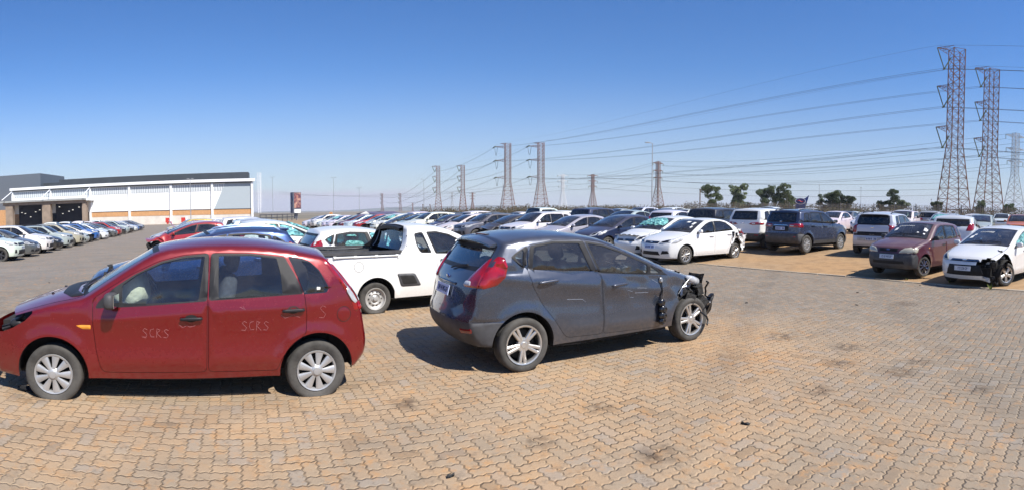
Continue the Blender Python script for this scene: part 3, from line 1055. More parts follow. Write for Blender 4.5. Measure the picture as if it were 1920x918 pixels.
    def scrs(x, z, k):
        pen(S_(x, z, k)); pen([(x + .12 * k, z + .10 * k), (x + .085 * k, z + .09 * k), (x + .075 * k, z + .05 * k), (x + .09 * k, z + .01 * k), (x + .125 * k, z + .01 * k)])
        pen([(x + .15 * k, z), (x + .155 * k, z + .10 * k), (x + .19 * k, z + .085 * k), (x + .155 * k, z + .05 * k), (x + .20 * k, z + .0 * k)])
        pen(S_(x + .235 * k, z - .005, k * .95))
    def done():
        nonlocal m
        if m.v: m.build('marker_writing', MAT['marker'], root)
        m = MB()
    scrs(.875, .625, .84); done(); scrs(1.79, .672, .86); done()
    pen([(1.21, .745), (1.245, .715), (1.28, .738), (1.31, .722), (1.36, .735)]); done(); pen([(2.15, .805), (2.19, .775), (2.26, .80), (2.33, .775)]); done()
    pen(S_(2.525, .752, 1.15)); done(); pen([(1.77, .895), (1.82, .87), (1.80, .90)])
    done()
    # sticker on the quarter glass, deflated airbag on the dash, papers
    P1(car, 'sticker', [('L', [(2.50, 1.05), (2.535, 1.045), (2.535, 1.02), (2.50, 1.02)])], MAT['paper'], root, h=.001, base=.0005, rad=.004, rim=.003)
    m = MB()
    m.sell((X(.74), .40, 1.03), (.32, .46, .36), .75, n=16, m=10, rot=Matrix.Rotation(R(20), 3, 'Y'))
    m.sell((X(.72), .36, .90), (.30, .4, .24), .8)
    m.v = [(x + .014 * math.sin(23 * y + 9 * z), y + .012 * math.sin(31 * z + 11 * x), z + .012 * math.sin(27 * x + 17 * y)) for x, y, z in m.v]
    m.build('airbag', MAT['airbag'], root, smooth=60)
    m = MB(); m.box((X(1.22), .40, .72), (.16, .12, .12), Matrix.Rotation(.5, 3, 'Y')); m.build('headrest_cover', MAT['seat_light'], root)
    # loose bumper clip on the paving by the wheel is a thing of its own (placed later)
    MBb = MB()
    car.line(MBb, [(-.30, .24), (-.33, .40), (-.27, .50)], 'L', .012, -.01, .03)
    MBb.build('torn_arch_liner', MAT['grey_plastic'], root, smooth=50)
    recolor(root, (.170, .0022, .0048))
    tag(root, 'dusty red hatchback with white scribbles on its doors and a missing headlight', 'car')
    return root, car
MAT['paint_red'] = paint('red_paint', .40, .27, .20)
# ------------------------------------------------------------------ car families
def scale_spec(sp, ks=1.0, kz=1.0, kw=1.0):
    o = dict(sp)
    sc = lambda P: [(a * ks, b * kz) for a, b in P]
    o['wb'] = sp['wb'] * ks; o['w'] = sp['w'] * kw
    o['prof'] = [tuple([n[0] * ks, n[1] * kz, n[2] * ks, n[3] * kz] + list(n[4:])) for n in sp['prof']]
    o['polys'] = [(r, sc(p), q) for r, p, q in sp['polys']]
    o['belt'] = sc(sp['belt']); o['arch'] = [(a * ks, b) for a, b in sp['arch']]
    for k in ('sill', 'zfront', 'zrear', 'zlow', 'trunk_z'):
        if k in sp: o[k] = sp[k] * kz
    for k in ('dash', 'firewall', 'seat_s', 'bulkhead'):
        if k in sp: o[k] = sp[k] * ks
    o['roof_s'] = tuple(v * ks for v in sp['roof_s'])
    o['k'] = (ks, kz, kw)
    return o

FIESTA_DOORS = dict(
    f=([(.56, .94), (.545, .80), (.555, .45), (.57, .30), (.60, .275), (1.455, .302), (1.445, .50), (1.475, .99), (1.525, 1.04), (1.648, 1.41), (1.40, 1.375), (1.10, 1.265), (.72, 1.105), (.52, 1.005)],
       [(.43, .925), (.72, 1.085), (1.08, 1.243), (1.40, 1.352), (1.632, 1.392), (1.535, 1.045), (1.49, 1.018), (.9, .965)],
       [[(.765, .975), (.765, 1.085), (1.08, 1.222), (1.40, 1.328), (1.60, 1.362), (1.488, 1.038), (1.1, .998)], [(.56, .96), (.72, 1.062), (.72, .972)]]),
    r=([(1.463, .302), (1.93, .315), (1.985, .345), (2.10, .51), (2.25, .70), (2.395, .935), (2.44, 1.11), (2.41, 1.33), (2.38, 1.372), (2.05, 1.415), (1.66, 1.413), (1.535, 1.038), (1.483, .99), (1.453, .50)],
       [(1.545, 1.045), (1.655, 1.392), (2.05, 1.405), (2.375, 1.36), (2.425, 1.11)],
       [[(1.622, 1.052), (1.722, 1.368), (2.05, 1.380), (2.325, 1.345), (2.372, 1.105)]]))
FIESTA_Q = [('qglass', [(2.50, 1.145), (2.455, 1.30), (2.47, 1.325), (2.545, 1.275), (2.575, 1.245)], .015), ('qtrim', [(2.465, 1.118), (2.405, 1.34), (2.42, 1.36), (2.56, 1.29), (2.625, 1.243)], .02)]

def hatch_spec(**kw):
    sp = dict(
        wb=2.489, w=.86, R=.30, zh=.295, Ra=.365, arch=[(0, .30), (2.489, .30)], step=.07, cstep=.06, round=.06,
        prof=[(-.60, .20, -.19, 0, 'fascia'), (-.66, .32, -.20, 0), (-.67, .50, -.20, 0), (-.63, .64, -.18, .0), (-.52, .735, -.17, .02, 'hood', 1), (-.3, .80, -.12, .05), (0, .87, -.09, .06), (.25, .935, -.10, .055), (.38, .968, -.2, .05, 'ws', 1),
              (.70, 1.11, -.2, .045), (1.02, 1.25, -.14, .04), (1.36, 1.382, -.06, .045, 'roof'), (1.72, 1.438, 0, .055), (2.06, 1.452, 0, .06), (2.39, 1.44, 0, .06), (2.68, 1.395, .03, .055, 'spoil', 1),
              (2.70, 1.36, .03, 0, 'rw', 1), (2.80, 1.22, .06, 0), (2.88, 1.09, .08, 0, 'tail'), (2.94, .96, .09, 0), (2.955, .80, .10, 0), (2.96, .70, .11, 0, 'rb'), (2.99, .58, .12, 0), (2.97, .42, .12, 0), (2.90, .30, .11, 0)],
        sill=.255, zfront=.20, zrear=.30, belt=[(-.7, .86), (.3, .93), (1.5, 1.0), (2.4, 1.085), (3, 1.12)],
        taper_f=(.85, .19), taper_r=(.75, .13), tum=.40, flare=.018, tailgate=True, roof_s=(1.2, 2.65), dash=.72, firewall=.45, seat_s=1.36,
        feat=[crease([(.45, .735), (1.48, .875), (2.4, .99), (2.85, 1.06)], .014, .06, .35, 2.95), crease([(.5, .37), (1.9, .42)], .014, .05, .35, 2.05)],
        polys=doors(**FIESTA_DOORS) + FIESTA_Q, wheel=('five', .21, .19, 'alloy'), wheel_y=.745, k=(1, 1, 1))
    sp.update(kw)
    return sp

def sedan_spec(**kw):
    sp = dict(
        wb=2.552, w=.85, R=.30, zh=.295, Ra=.36, arch=[(0, .30), (2.552, .30)], step=.07, cstep=.06, round=.06,
        prof=[(-.62, .20, -.17, 0, 'fascia'), (-.67, .32, -.18, 0), (-.68, .50, -.18, 0), (-.65, .66, -.16, 0), (-.56, .745, -.15, .02, 'hood', 1), (-.3, .83, -.10, .045), (0, .90, -.08, .05), (.25, .955, -.10, .05), (.36, .985, -.18, .045, 'ws', 1),
              (.66, 1.155, -.16, .045), (.95, 1.305, -.10, .04), (1.15, 1.385, -.05, .045, 'roof'), (1.5, 1.432, 0, .05), (1.85, 1.435, 0, .055), (2.15, 1.395, .02, .05, 'rw'), (2.45, 1.275, .06, .045), (2.74, 1.115, .10, .04, 'boot', 1),
              (2.95, 1.085, .08, .03), (3.17, 1.07, .06, .02, 'tail', 1), (3.22, .95, .09, 0), (3.22, .80, .10, 0), (3.22, .68, .11, 0, 'rb'), (3.24, .54, .11, 0), (3.22, .42, .11, 0), (3.14, .29, .10, 0)],
        sill=.25, zfront=.20, zrear=.30, belt=[(-.7, .90), (.3, .95), (1.5, .99), (2.4, 1.03), (3.3, 1.08)],
        taper_f=(.8, .17), taper_r=(.8, .12), tum=.40, flare=.016, roof_s=(1.0, 2.3), dash=.66, firewall=.42, seat_s=1.25, trunk_z=.86,
        feat=[crease([(.3, .84), (1.5, .90), (3.1, .95)], .012, .06, -.3, 3.2), crease([(.5, .38), (2.0, .42)], .012, .05, .35, 2.1)],
        polys=doors(
            f=([(.44, .99), (.42, .75), (.44, .48), (.48, .31), (.52, .285), (1.42, .29), (1.43, .98), (1.47, 1.40), (1.25, 1.385), (1.05, 1.32), (.75, 1.18), (.56, 1.075)],
               [(.48, .965), (.75, 1.145), (1.05, 1.295), (1.25, 1.36), (1.465, 1.388), (1.435, .995)],
               [[(.72, 1.0), (.74, 1.115), (1.05, 1.27), (1.25, 1.333), (1.425, 1.358), (1.395, 1.015)], [(.56, .99), (.70, 1.08), (.69, .995)]]),
            r=([(1.43, .29), (2.06, .295), (2.12, .37), (2.2, .52), (2.33, .66), (2.42, .80), (2.45, 1.03), (2.33, 1.20), (2.12, 1.345), (1.85, 1.40), (1.48, 1.402), (1.44, .98)],
               [(1.447, 1.0), (1.478, 1.392), (1.85, 1.392), (2.11, 1.338), (2.34, 1.19), (2.47, 1.055)],
               [[(1.50, 1.022), (1.525, 1.365), (1.85, 1.363), (2.08, 1.318), (2.27, 1.19), (2.36, 1.065)]])),
        wheel=('ten', .205, .19, 'alloy'), wheel_y=.735, k=(1, 1, 1))
    sp.update(kw)
    return sp

def suv_spec(**kw):
    sp = dict(
        wb=2.50, w=.885, R=.335, zh=.33, Ra=.40, arch=[(0, .34), (2.50, .34)], step=.075, cstep=.065, round=.06,
        prof=[(-.62, .28, -.15, 0, 'fascia'), (-.66, .42, -.16, 0), (-.67, .62, -.16, 0), (-.65, .80, -.15, 0), (-.58, .93, -.15, .02, 'hood', 1), (-.3, 1.0, -.08, .04), (0, 1.05, -.06, .045), (.25, 1.085, -.08, .045), (.38, 1.11, -.14, .045, 'ws', 1),
              (.64, 1.29, -.13, .045), (.90, 1.46, -.09, .04), (1.06, 1.545, -.04, .045, 'roof'), (1.4, 1.58, 0, .05), (1.8, 1.59, 0, .055), (2.3, 1.575, 0, .055), (2.78, 1.535, .03, .05, 'spoil', 1),
              (2.80, 1.50, .03, 0, 'rw', 1), (2.89, 1.30, .05, 0), (2.95, 1.14, .06, 0, 'tail'), (2.985, 1.0, .06, 0), (2.99, .82, .07, 0), (2.995, .72, .08, 0, 'rb'), (3.02, .60, .09, 0), (3.0, .44, .09, 0), (2.93, .34, .08, 0)],
        sill=.33, zfront=.28, zrear=.34, belt=[(-.7, 1.0), (.3, 1.06), (1.5, 1.09), (2.4, 1.12), (3, 1.14)],
        taper_f=(.7, .14), taper_r=(.65, .10), tum=.34, flare=.024, tailgate=True, roof_s=(.95, 2.75), dash=.66, firewall=.42, seat_s=1.25, seat_z=.62, zlow=.5,
        feat=[crease([(.3, .96), (1.5, .98), (2.9, 1.02)], .014, .07, .2, 2.95), crease([(.5, .50), (2.0, .52)], .016, .06, .4, 2.15)],
        polys=[('clad', [(.44, .47), (2.06, .47), (2.06, .30), (.44, .30)], 0)] + doors(
            f=([(.44, 1.10), (.42, .85), (.43, .60), (.46, .48), (.50, .475), (1.40, .475), (1.41, 1.09), (1.44, 1.55), (1.2, 1.54), (1.02, 1.475), (.75, 1.31), (.56, 1.18)],
               [(.48, 1.08), (.75, 1.27), (1.02, 1.445), (1.2, 1.515), (1.435, 1.535), (1.415, 1.105)],
               [[(.68, 1.115), (.74, 1.235), (1.02, 1.415), (1.2, 1.485), (1.385, 1.50), (1.37, 1.125)]]),
            r=([(1.41, .475), (2.04, .475), (2.10, .52), (2.18, .66), (2.28, .78), (2.30, 1.12), (2.24, 1.51), (2.18, 1.545), (1.45, 1.552), (1.42, 1.09)],
               [(1.425, 1.105), (1.447, 1.54), (2.17, 1.533), (2.235, 1.48), (2.29, 1.13)],
               [[(1.475, 1.128), (1.49, 1.505), (2.12, 1.50), (2.19, 1.46), (2.235, 1.14)]])) + [
            ('qglass', [(2.37, 1.16), (2.33, 1.46), (2.36, 1.485), (2.56, 1.45), (2.66, 1.19)], .03), ('qtrim', [(2.31, 1.13), (2.265, 1.50), (2.35, 1.52), (2.59, 1.485), (2.71, 1.16)], .03)],
        wheel=('cap9', .215, .21, 'alloy'), wheel_y=.765, fascia_part=None, k=(1, 1, 1))
    sp.update(kw)
    return sp

def pickup_spec(double=True, **kw):
    sp = dict(
        wb=3.05, w=.89, R=.36, zh=.355, Ra=.43, arch=[(0, .37), (3.05, .37)], step=.085, cstep=.075, round=.06,
        prof=[(-.66, .34, -.14, 0, 'fascia'), (-.70, .5, -.15, 0), (-.71, .75, -.15, 0), (-.68, .92, -.14, 0), (-.60, 1.02, -.14, .02, 'hood', 1), (-.3, 1.08, -.08, .04), (0, 1.12, -.06, .045), (.32, 1.15, -.1, .045), (.46, 1.175, -.14, .045, 'ws', 1),
              (.72, 1.37, -.13, .045), (.98, 1.56, -.09, .04), (1.14, 1.65, -.04, .045, 'roof'), (1.5, 1.70, 0, .05), (2.0, 1.70, 0, .05), (2.36, 1.66, .02, .05, 'rw', 1), (2.50, 1.25, .04, .0, 'body', 1), (2.50, 1.11, .0, .0, 'bed', 1),
              (3.2, 1.11, 0, 0), (3.98, 1.11, 0, 0, 'tail', 1), (4.0, .9, .02, 0), (4.0, .66, .03, 0, 'rb'), (4.02, .55, .05, 0), (3.98, .46, .05, 0)],
        sill=.40, zfront=.34, zrear=.46, belt=[(-.7, 1.06), (.4, 1.13), (2.5, 1.15), (4.2, 1.16)],
        taper_f=(.7, .13), taper_r=(.5, .03), tum=.34, flare=.03, roof_s=(1.0, 2.4), dash=.75, firewall=.5, seat_s=1.32, seat_z=.68, zlow=.52, rear_seat=False, trunk_z=.7, bulkhead=2.5,
        polys=doors(
            f=([(.52, 1.16), (.50, .8), (.53, .5), (.58, .46), (1.44, .46), (1.45, 1.15), (1.47, 1.64), (1.25, 1.63), (1.08, 1.56), (.8, 1.38), (.62, 1.25)],
               [(.56, 1.15), (.80, 1.345), (1.08, 1.53), (1.25, 1.605), (1.465, 1.62), (1.455, 1.165)],
               [[(.74, 1.175), (.80, 1.31), (1.08, 1.50), (1.25, 1.575), (1.42, 1.59), (1.41, 1.185)]]),
            r=([(1.46, .46), (2.38, .46), (2.42, .55), (2.42, 1.15), (2.36, 1.5), (2.25, 1.62), (1.48, 1.64), (1.465, 1.15)],
               [(1.465, 1.165), (1.478, 1.625), (2.24, 1.605), (2.35, 1.5), (2.40, 1.165)],
               [[(1.51, 1.185), (1.52, 1.59), (2.2, 1.575), (2.29, 1.48), (2.34, 1.185)]])),
        wheel=('five', .22, .24, 'alloy'), wheel_y=.76, k=(1, 1, 1))
    sp.update(kw)
    return sp

def kit(car, root, front=None, rear=None, handles=True, mirrors='body', plates=('plate', 'plate'), pm='paint', style=0, bumper_gap=True):
    """lamps, grille, intakes, plates, handles, wipers and mirrors shared by the ordinary cars"""
    sp = car.sp; ks, kz, kw = sp.get('k', (1, 1, 1))
    fam = sp['fam']
    X = lambda s_: car.wb / 2 - s_
    def q(view, P, mir=1):
        if view in 'LR': return (view, [(a * ks, b * kz) for a, b in P])
        return (view, [(a * kw * mir, b * kz) for a, b in P])
    D = {
        'hatch': dict(hs=[(-.53, .66), (-.45, .75), (-.12, .86), (-.02, .875), (-.10, .80), (-.35, .68)], hf=[(.46, .65), (.54, .745), (.72, .85), (.74, .77), (.70, .67), (.58, .63)],
                      gf=[(-.40, .68), (.40, .68), (.46, .60), (-.46, .60)], inf=[(-.48, .28), (.48, .28), (.40, .50), (-.40, .50)], fog=[(.50, .30), (.66, .32), (.66, .44), (.56, .46)],
                      ts=[(2.69, 1.25), (2.66, 1.13), (2.70, 1.03), (2.80, .96), (2.92, .93), (2.95, .98), (2.88, 1.10), (2.80, 1.20)], tb=[(.52, .93), (.56, 1.04), (.62, 1.16), (.70, 1.22), (.74, 1.0), (.72, .93)],
                      pf=.55, pb=.84, wz=.34, hand=((1.10, 1.35, .87, .855), (2.07, 2.33, .975, .955)), mir=(.62, 1.03), refl=[(.56, .48), (.74, .50), (.74, .45), (.58, .43)]),
        'sedan': dict(hs=[(-.60, .67), (-.52, .745), (-.22, .84), (-.10, .85), (-.18, .77), (-.42, .68)], hf=[(.34, .66), (.38, .74), (.56, .80), (.72, .83), (.72, .70), (.52, .65)],
                      gf=[(-.34, .74), (.34, .74), (.31, .665), (-.31, .665)], inf=[(-.42, .30), (.42, .30), (.36, .42), (-.36, .42)], fog=[(.46, .31), (.68, .33), (.66, .42), (.52, .43)],
                      ts=[(2.98, 1.04), (2.95, .93), (3.0, .84), (3.2, .83), (3.22, .95), (3.18, 1.05)], tb=[(.40, .86), (.42, .98), (.72, 1.03), (.72, .84)],
                      pf=.55, pb=.90, wz=.34, hand=((1.14, 1.36, .88, .88), (2.10, 2.33, .92, .92)), mir=(.60, 1.05), refl=[(.5, .5), (.7, .5), (.7, .46), (.5, .46)]),
        'suv': dict(hs=[(-.63, .80), (-.58, .90), (-.30, .99), (-.18, 1.0), (-.24, .92), (-.45, .82)], hf=[(.44, .80), (.46, .90), (.60, .95), (.75, .96), (.75, .84), (.6, .79)],
                    gf=[(-.42, .91), (.42, .91), (.42, .78), (-.42, .78)], inf=[(-.52, .36), (.52, .36), (.44, .58), (-.44, .58)], fog=[(.56, .42), (.72, .43), (.70, .60), (.60, .60)],
                    ts=[(2.80, 1.12), (2.76, 1.0), (2.80, .93), (2.97, .93), (3.0, 1.0), (2.96, 1.12)], tb=[(.42, .95), (.44, 1.08), (.74, 1.13), (.76, .93)],
                    pf=.68, pb=.88, wz=.34, hand=((1.12, 1.34, .98, .98), (2.0, 2.22, 1.0, 1.0)), mir=(.60, 1.18), refl=[(.56, .56), (.74, .56), (.74, .51), (.56, .51)]),
        'pickup': dict(hs=[(-.66, .86), (-.62, .98), (-.40, 1.04), (-.34, 1.0), (-.42, .88)], hf=[(.48, .86), (.5, 1.0), (.74, 1.02), (.74, .86)],
                       gf=[(-.45, .99), (.45, .99), (.42, .76), (-.42, .76)], inf=[(-.6, .42), (.6, .42), (.55, .58), (-.55, .58)], fog=[(.62, .44), (.74, .44), (.74, .55), (.62, .55)],
                       ts=[(3.88, 1.08), (3.88, .74), (3.98, .74), (3.98, 1.08)], tb=[(.70, .74), (.70, 1.07), (.84, 1.07), (.84, .74)],
                       pf=.64, pb=.60, wz=.36, hand=((1.16, 1.38, 1.02, 1.02), (2.05, 2.27, 1.02, 1.02)), mir=(.66, 1.27), refl=[(.5, .56), (.7, .56), (.7, .51), (.5, .51)]),
    }[fam]
    D = dict(D); D.update(front or {}); D.update(rear or {})
    miss = D.get('missing', set())
    for sd, v in ((1, 'L'), (-1, 'R')):
        if 'hl' + v not in miss:
            h = P1(car, 'headlight', [q(v, D['hs']), q('F', D['hf'], sd)], MAT[D.get('hl_mat', 'clear_lens')], root, h=.014, grid=.045, rim=.018)
            if h and D.get('hl_dark', True):
                c0 = np.mean(np.array(D['hf']), axis=0); P = [(c0[0] + (a - c0[0]) * .62, c0[1] + (b - c0[1]) * .55) for a, b in D['hf']]
                P1(car, 'headlight_reflector', [q('F', P, sd)], MAT['black_gloss'], h, h=.0165, base=.015, grid=.05, rim=.01)
        if 'fog' not in miss and D.get('fog'): P1(car, 'fog_light_surround', [q('F', D['fog'], sd)], MAT['black'], root, h=.006, grid=.06)
        P1(car, 'tail_light', [q(v, D['ts']), q('B', D['tb'], sd)], MAT['red_lens'], root, h=.016, grid=.045, rim=.02)
        if D.get('rev'): P1(car, 'reversing_light', [q('B', D['rev'], sd)], MAT['clear_lens'], root, h=.021, base=.015, grid=.04, rim=.01)
        if D.get('refl'): P1(car, 'reflector', [q('B', D['refl'], sd)], MAT['red_lens'], root, h=.006, grid=.06, rim=.008)
    if 'grille' not in miss:
        gr = P1(car, 'grille', [q('F', D['gf'])], MAT['black'], root, h=.006, grid=.06)
        if gr and D.get('bars', 2):
            m = MB(); P = np.array(D['gf'])
            z0, z1 = P[:, 1].min(), P[:, 1].max(); yw = abs(P[:, 0]).max() * .9
            for k in range(D.get('bars', 2)):
                zz = z0 + (z1 - z0) * (k + 1) / (D.get('bars', 2) + 1)
                car.line(m, [(-yw * kw, zz * kz), (yw * kw, zz * kz)], 'F', .007, .01, .06, 4)
            if m.v: m.build('grille_bar', MAT[D.get('bar_mat', 'chrome')], gr)
    if 'intake' not in miss: P1(car, 'air_intake', [q('F', D['inf'])], MAT['black'], root, h=.005, grid=.07)
    if D.get('badge', True):
        for v, z in (('F', (np.array(D['gf'])[:, 1].mean()) * kz), ('B', D.get('bz', D['pb'] + .12) * kz)):
            if v == 'F' and 'grille' in miss: continue
            hh, nn = car.cast(0, z, v)
            if hh is not None: MB().sell(hh + nn * .008, (.02, .12, .055), .9).build('badge', MAT[D.get('badge_mat', 'chrome')], root, smooth=60)
    if plates[0]: plate_part(car, root, D['pf'] * kz, 'F', D.get('ptxt'), mat=plates[0])
    if plates[1]: plate_part(car, root, D['pb'] * kz, 'B', D.get('ptxt_b', D.get('ptxt')), mat=plates[1])
    if handles:
        for i, (a, b, c, d) in enumerate(D['hand']):
            for v in 'LR':
                dr = D.get('doors', {}).get(('fdoor' if i == 0 else 'rdoor') + v)
                if dr is not None: handle_part(car, dr, a * ks, b * ks, c * kz, d * kz, v, D.get('hand_mat', pm), cup=D.get('cup', False))
    if mirrors: mirror_part(car, root, D['mir'][0] * ks, D['mir'][1] * kz, D.get('mir_sides', (1, -1)), pm if mirrors == 'body' else mirrors)
    wz = D['wz'] * ks
    if D.get('wipers', True):
        wiper(car, root, [(wz - .06, -.08), (wz + .01, .2), (wz + .05, .50)], .009); wiper(car, root, [(wz - .04, -.54), (wz - .03, -.3), (wz, -.04)], .009)
    if D.get('rear_wiper', fam in ('hatch', 'suv')):
        zz = {'hatch': 1.10, 'suv': 1.17}.get(fam, 1.1) * kz
        m = MB(); car.line(m, [(0.02, zz - .03), (-.10, zz), (-.36, zz + .03)], 'B', .011, .018, .06); m.build('rear_wiper', MAT['black'], root, smooth=50)

def make_car(fam, spec, color, pm='paint', name='parked_car', gl='glass_dark', detail=False, kw=None, plates=('plate', 'plate'), **k2):
    spec = dict(spec); spec['fam'] = fam
    root, car, pr = base_car(spec, name, color=color, pm=pm, gl=gl, detail=detail, **k2)
    kk = dict(kw or {}); f = dict(kk.pop('f', {})); f['doors'] = pr
    kit(car, root, front=f, pm=pm, plates=plates, **kk)
    if spec.get('rails'):
        m = MB()
        for sd in (1, -1):
            s0, s1 = spec['rails']
            P = []
            for s_ in np.linspace(s0, s1, 12):
                hh, nn = car.cast(s_, sd * spec.get('rail_y', .56), 'T')
                if hh is not None: P.append(hh + Vector((0, 0, .045 if s0 < s_ < s1 else .0)))
            m.tube(P, .02, 6)
        m.build('roof_rail', MAT[spec.get('rail_mat', 'black')], root, smooth=50)
    if fam == 'pickup':
        X = lambda s_: car.wb / 2 - s_
        m = MB(); b0 = spec.get('bed', (2.52, 3.97)); bw = car.w - .1; bz = spec.get('bed_z', 1.11)
        m.box((X((b0[0] + b0[1]) / 2), 0, .62), (b0[1] - b0[0], 2 * bw, .04))
        for sd in (1, -1): m.box((X((b0[0] + b0[1]) / 2), sd * bw, (bz + .62) / 2), (b0[1] - b0[0], .05, bz - .63))
        m.box((X(b0[1]), 0, (bz + .62) / 2), (.05, 2 * bw, bz - .64)); m.box((X(b0[0]), 0, (bz + .62) / 2), (.05, 2 * bw, bz - .64))
        m.build('load_bed', MAT['grey_plastic'], root)
    recolor(root, color)
    return root, car, pr
# ------------------------------------------------------------------ damage
def crumple(mb, c, u, v, n=6, m=5, amp=.05, seed=1, curl=0.0):
    """a bent sheet: origin c, edge vectors u and v"""
    r = random.Random(seed)
    c = Vector(c); u = Vector(u); v = Vector(v); w = u.cross(v).normalized()
    vs = []
    for i in range(n + 1):
        for j in range(m + 1):
            a, b = i / n, j / m
            vs.append(c + u * (a + r.uniform(-.03, .03)) + v * (b + r.uniform(-.04, .04)) + w * (r.uniform(-amp, amp) + curl * math.sin(math.pi * a) * u.length))
    o = [p - w * .006 for p in vs]
    k = len(vs)
    fs = []
    for i in range(n):
        for j in range(m):
            a = i * (m + 1) + j
            q = (a, a + 1, a + m + 2, a + m + 1)
            fs.append(q); fs.append(tuple(x + k for x in reversed(q)))
    return mb.add(vs + o, fs)

def guts(root, x0, x1, y0, y1, z0, z1, seed, n=12, dark='sooty', full=True, names=('exposed_structure', 'cable', 'bent_bracket')):
    """what shows where a bumper has gone: bars, brackets, hoses"""
    r = random.Random(seed)
    U = lambda a, b: r.uniform(a, b)
    m = MB()
    for k in range(n):
        m.box((U(x0, x1), U(y0, y1), U(z0, z1)), (U(.05, .16), U(.05, .2), U(.04, .16)), Matrix.Rotation(U(-1, 1), 3, 'Z') @ Matrix.Rotation(U(-.8, .8), 3, 'Y'))
    for k in range(4): crumple(m, (U(x0, x1), U(y0, y1), U(z0, z1)), (U(-.1, .15), U(.1, .25), 0), (U(-.05, .05), U(-.1, .1), U(.1, .25)), 4, 4, .03, seed + k)
    m.build(names[0], MAT[dark], root)
    for k in range(7 if full else 0):
        m = MB()
        p = [Vector((U(x0, x1), U(y0, y1), U(z0, z1)))]
        for j in range(6): p.append(p[-1] + Vector((U(-.06, .06), U(-.08, .08), U(-.09, .05))))
        m.tube(p, .008 + .006 * (k % 3), 5)
        m.build(names[1], MAT['black'], root, smooth=60)
    for k in range(6 if full else 0):
        m = MB()
        a = Vector((U(x0, x1), U(y0, y1), U(z0, z1)))
        m.bar(a, a + Vector((U(-.12, .12), U(-.2, .2), U(-.12, .12))), .010)
        m.build(names[2], MAT['metal'], root)
    for k in range(3 if full else 0):
        m = MB(); crumple(m, (U(x0, x1), U(y0, y1), U(z0, z1)), (U(-.08, .08), U(.06, .14), 0), (U(-.03, .03), 0, U(.06, .14)), 3, 3, .02, seed + 40 + k)
        m.build(names[2], MAT['metal'], root)

def dent(points):
    """points: (s, z, radius, depth)"""
    def fn(S, Z, t):
        y = 0 * S
        for a, b, r, d in points: y = y - d * np.exp(-(((S - a) ** 2 + (Z - b) ** 2) / r ** 2))
        return y
    return fn

def rumple(s0, s1, z0, z1, amp, freq=9.0, side=0):
    """deform: folds in a box of the shell (side: +1 left, -1 right, 0 both)"""
    def fn(car, V):
        V = V.copy()
        S = car.wb / 2 - V[:, 0]; Z = V[:, 2]
        w = np.clip((S - s0) / .12, 0, 1) * np.clip((s1 - S) / .12, 0, 1) * np.clip((Z - z0) / .12, 0, 1) * np.clip((z1 - Z) / .12, 0, 1)
        if side: w = w * (V[:, 1] * side > 0)
        n1 = np.sin(freq * S * 2.1 + 5 * Z * freq * .4) + np.sin(freq * 1.7 * Z - 3 * S * freq * .5) + .7 * np.sin(freq * 2.9 * (S + Z))
        n2 = np.sin(freq * 1.3 * S - 2 * freq * Z) + np.cos(freq * 2.3 * Z + freq * S)
        sg = np.sign(V[:, 1])
        V[:, 1] += -sg * w * amp * (1.0 + .5 * n1)
        V[:, 0] += w * amp * .5 * n2
        V[:, 2] += w * amp * .35 * n1
        return V
    return fn

def film_part(car, root, items, mat='film', h=.02, wob=.016, name='plastic_film'):
    return P1(car, name, items, MAT[mat], root, h=h, base=.004, grid=.07, rad=.05, rim=.04, wob=wob, smooth=25)

def stickers(car, root, items):
    """papers stuck inside and on the windscreen, drawn from above: (s, y, size)"""
    for s_, y, a, b in items: P1(car, 'windscreen_sticker', [('T', [(s_, y), (s_ + a, y), (s_ + a, y + b), (s_, y + b)])], MAT['paper'], root, h=.002, base=.001, rad=.006, rim=.004, grid=.05)

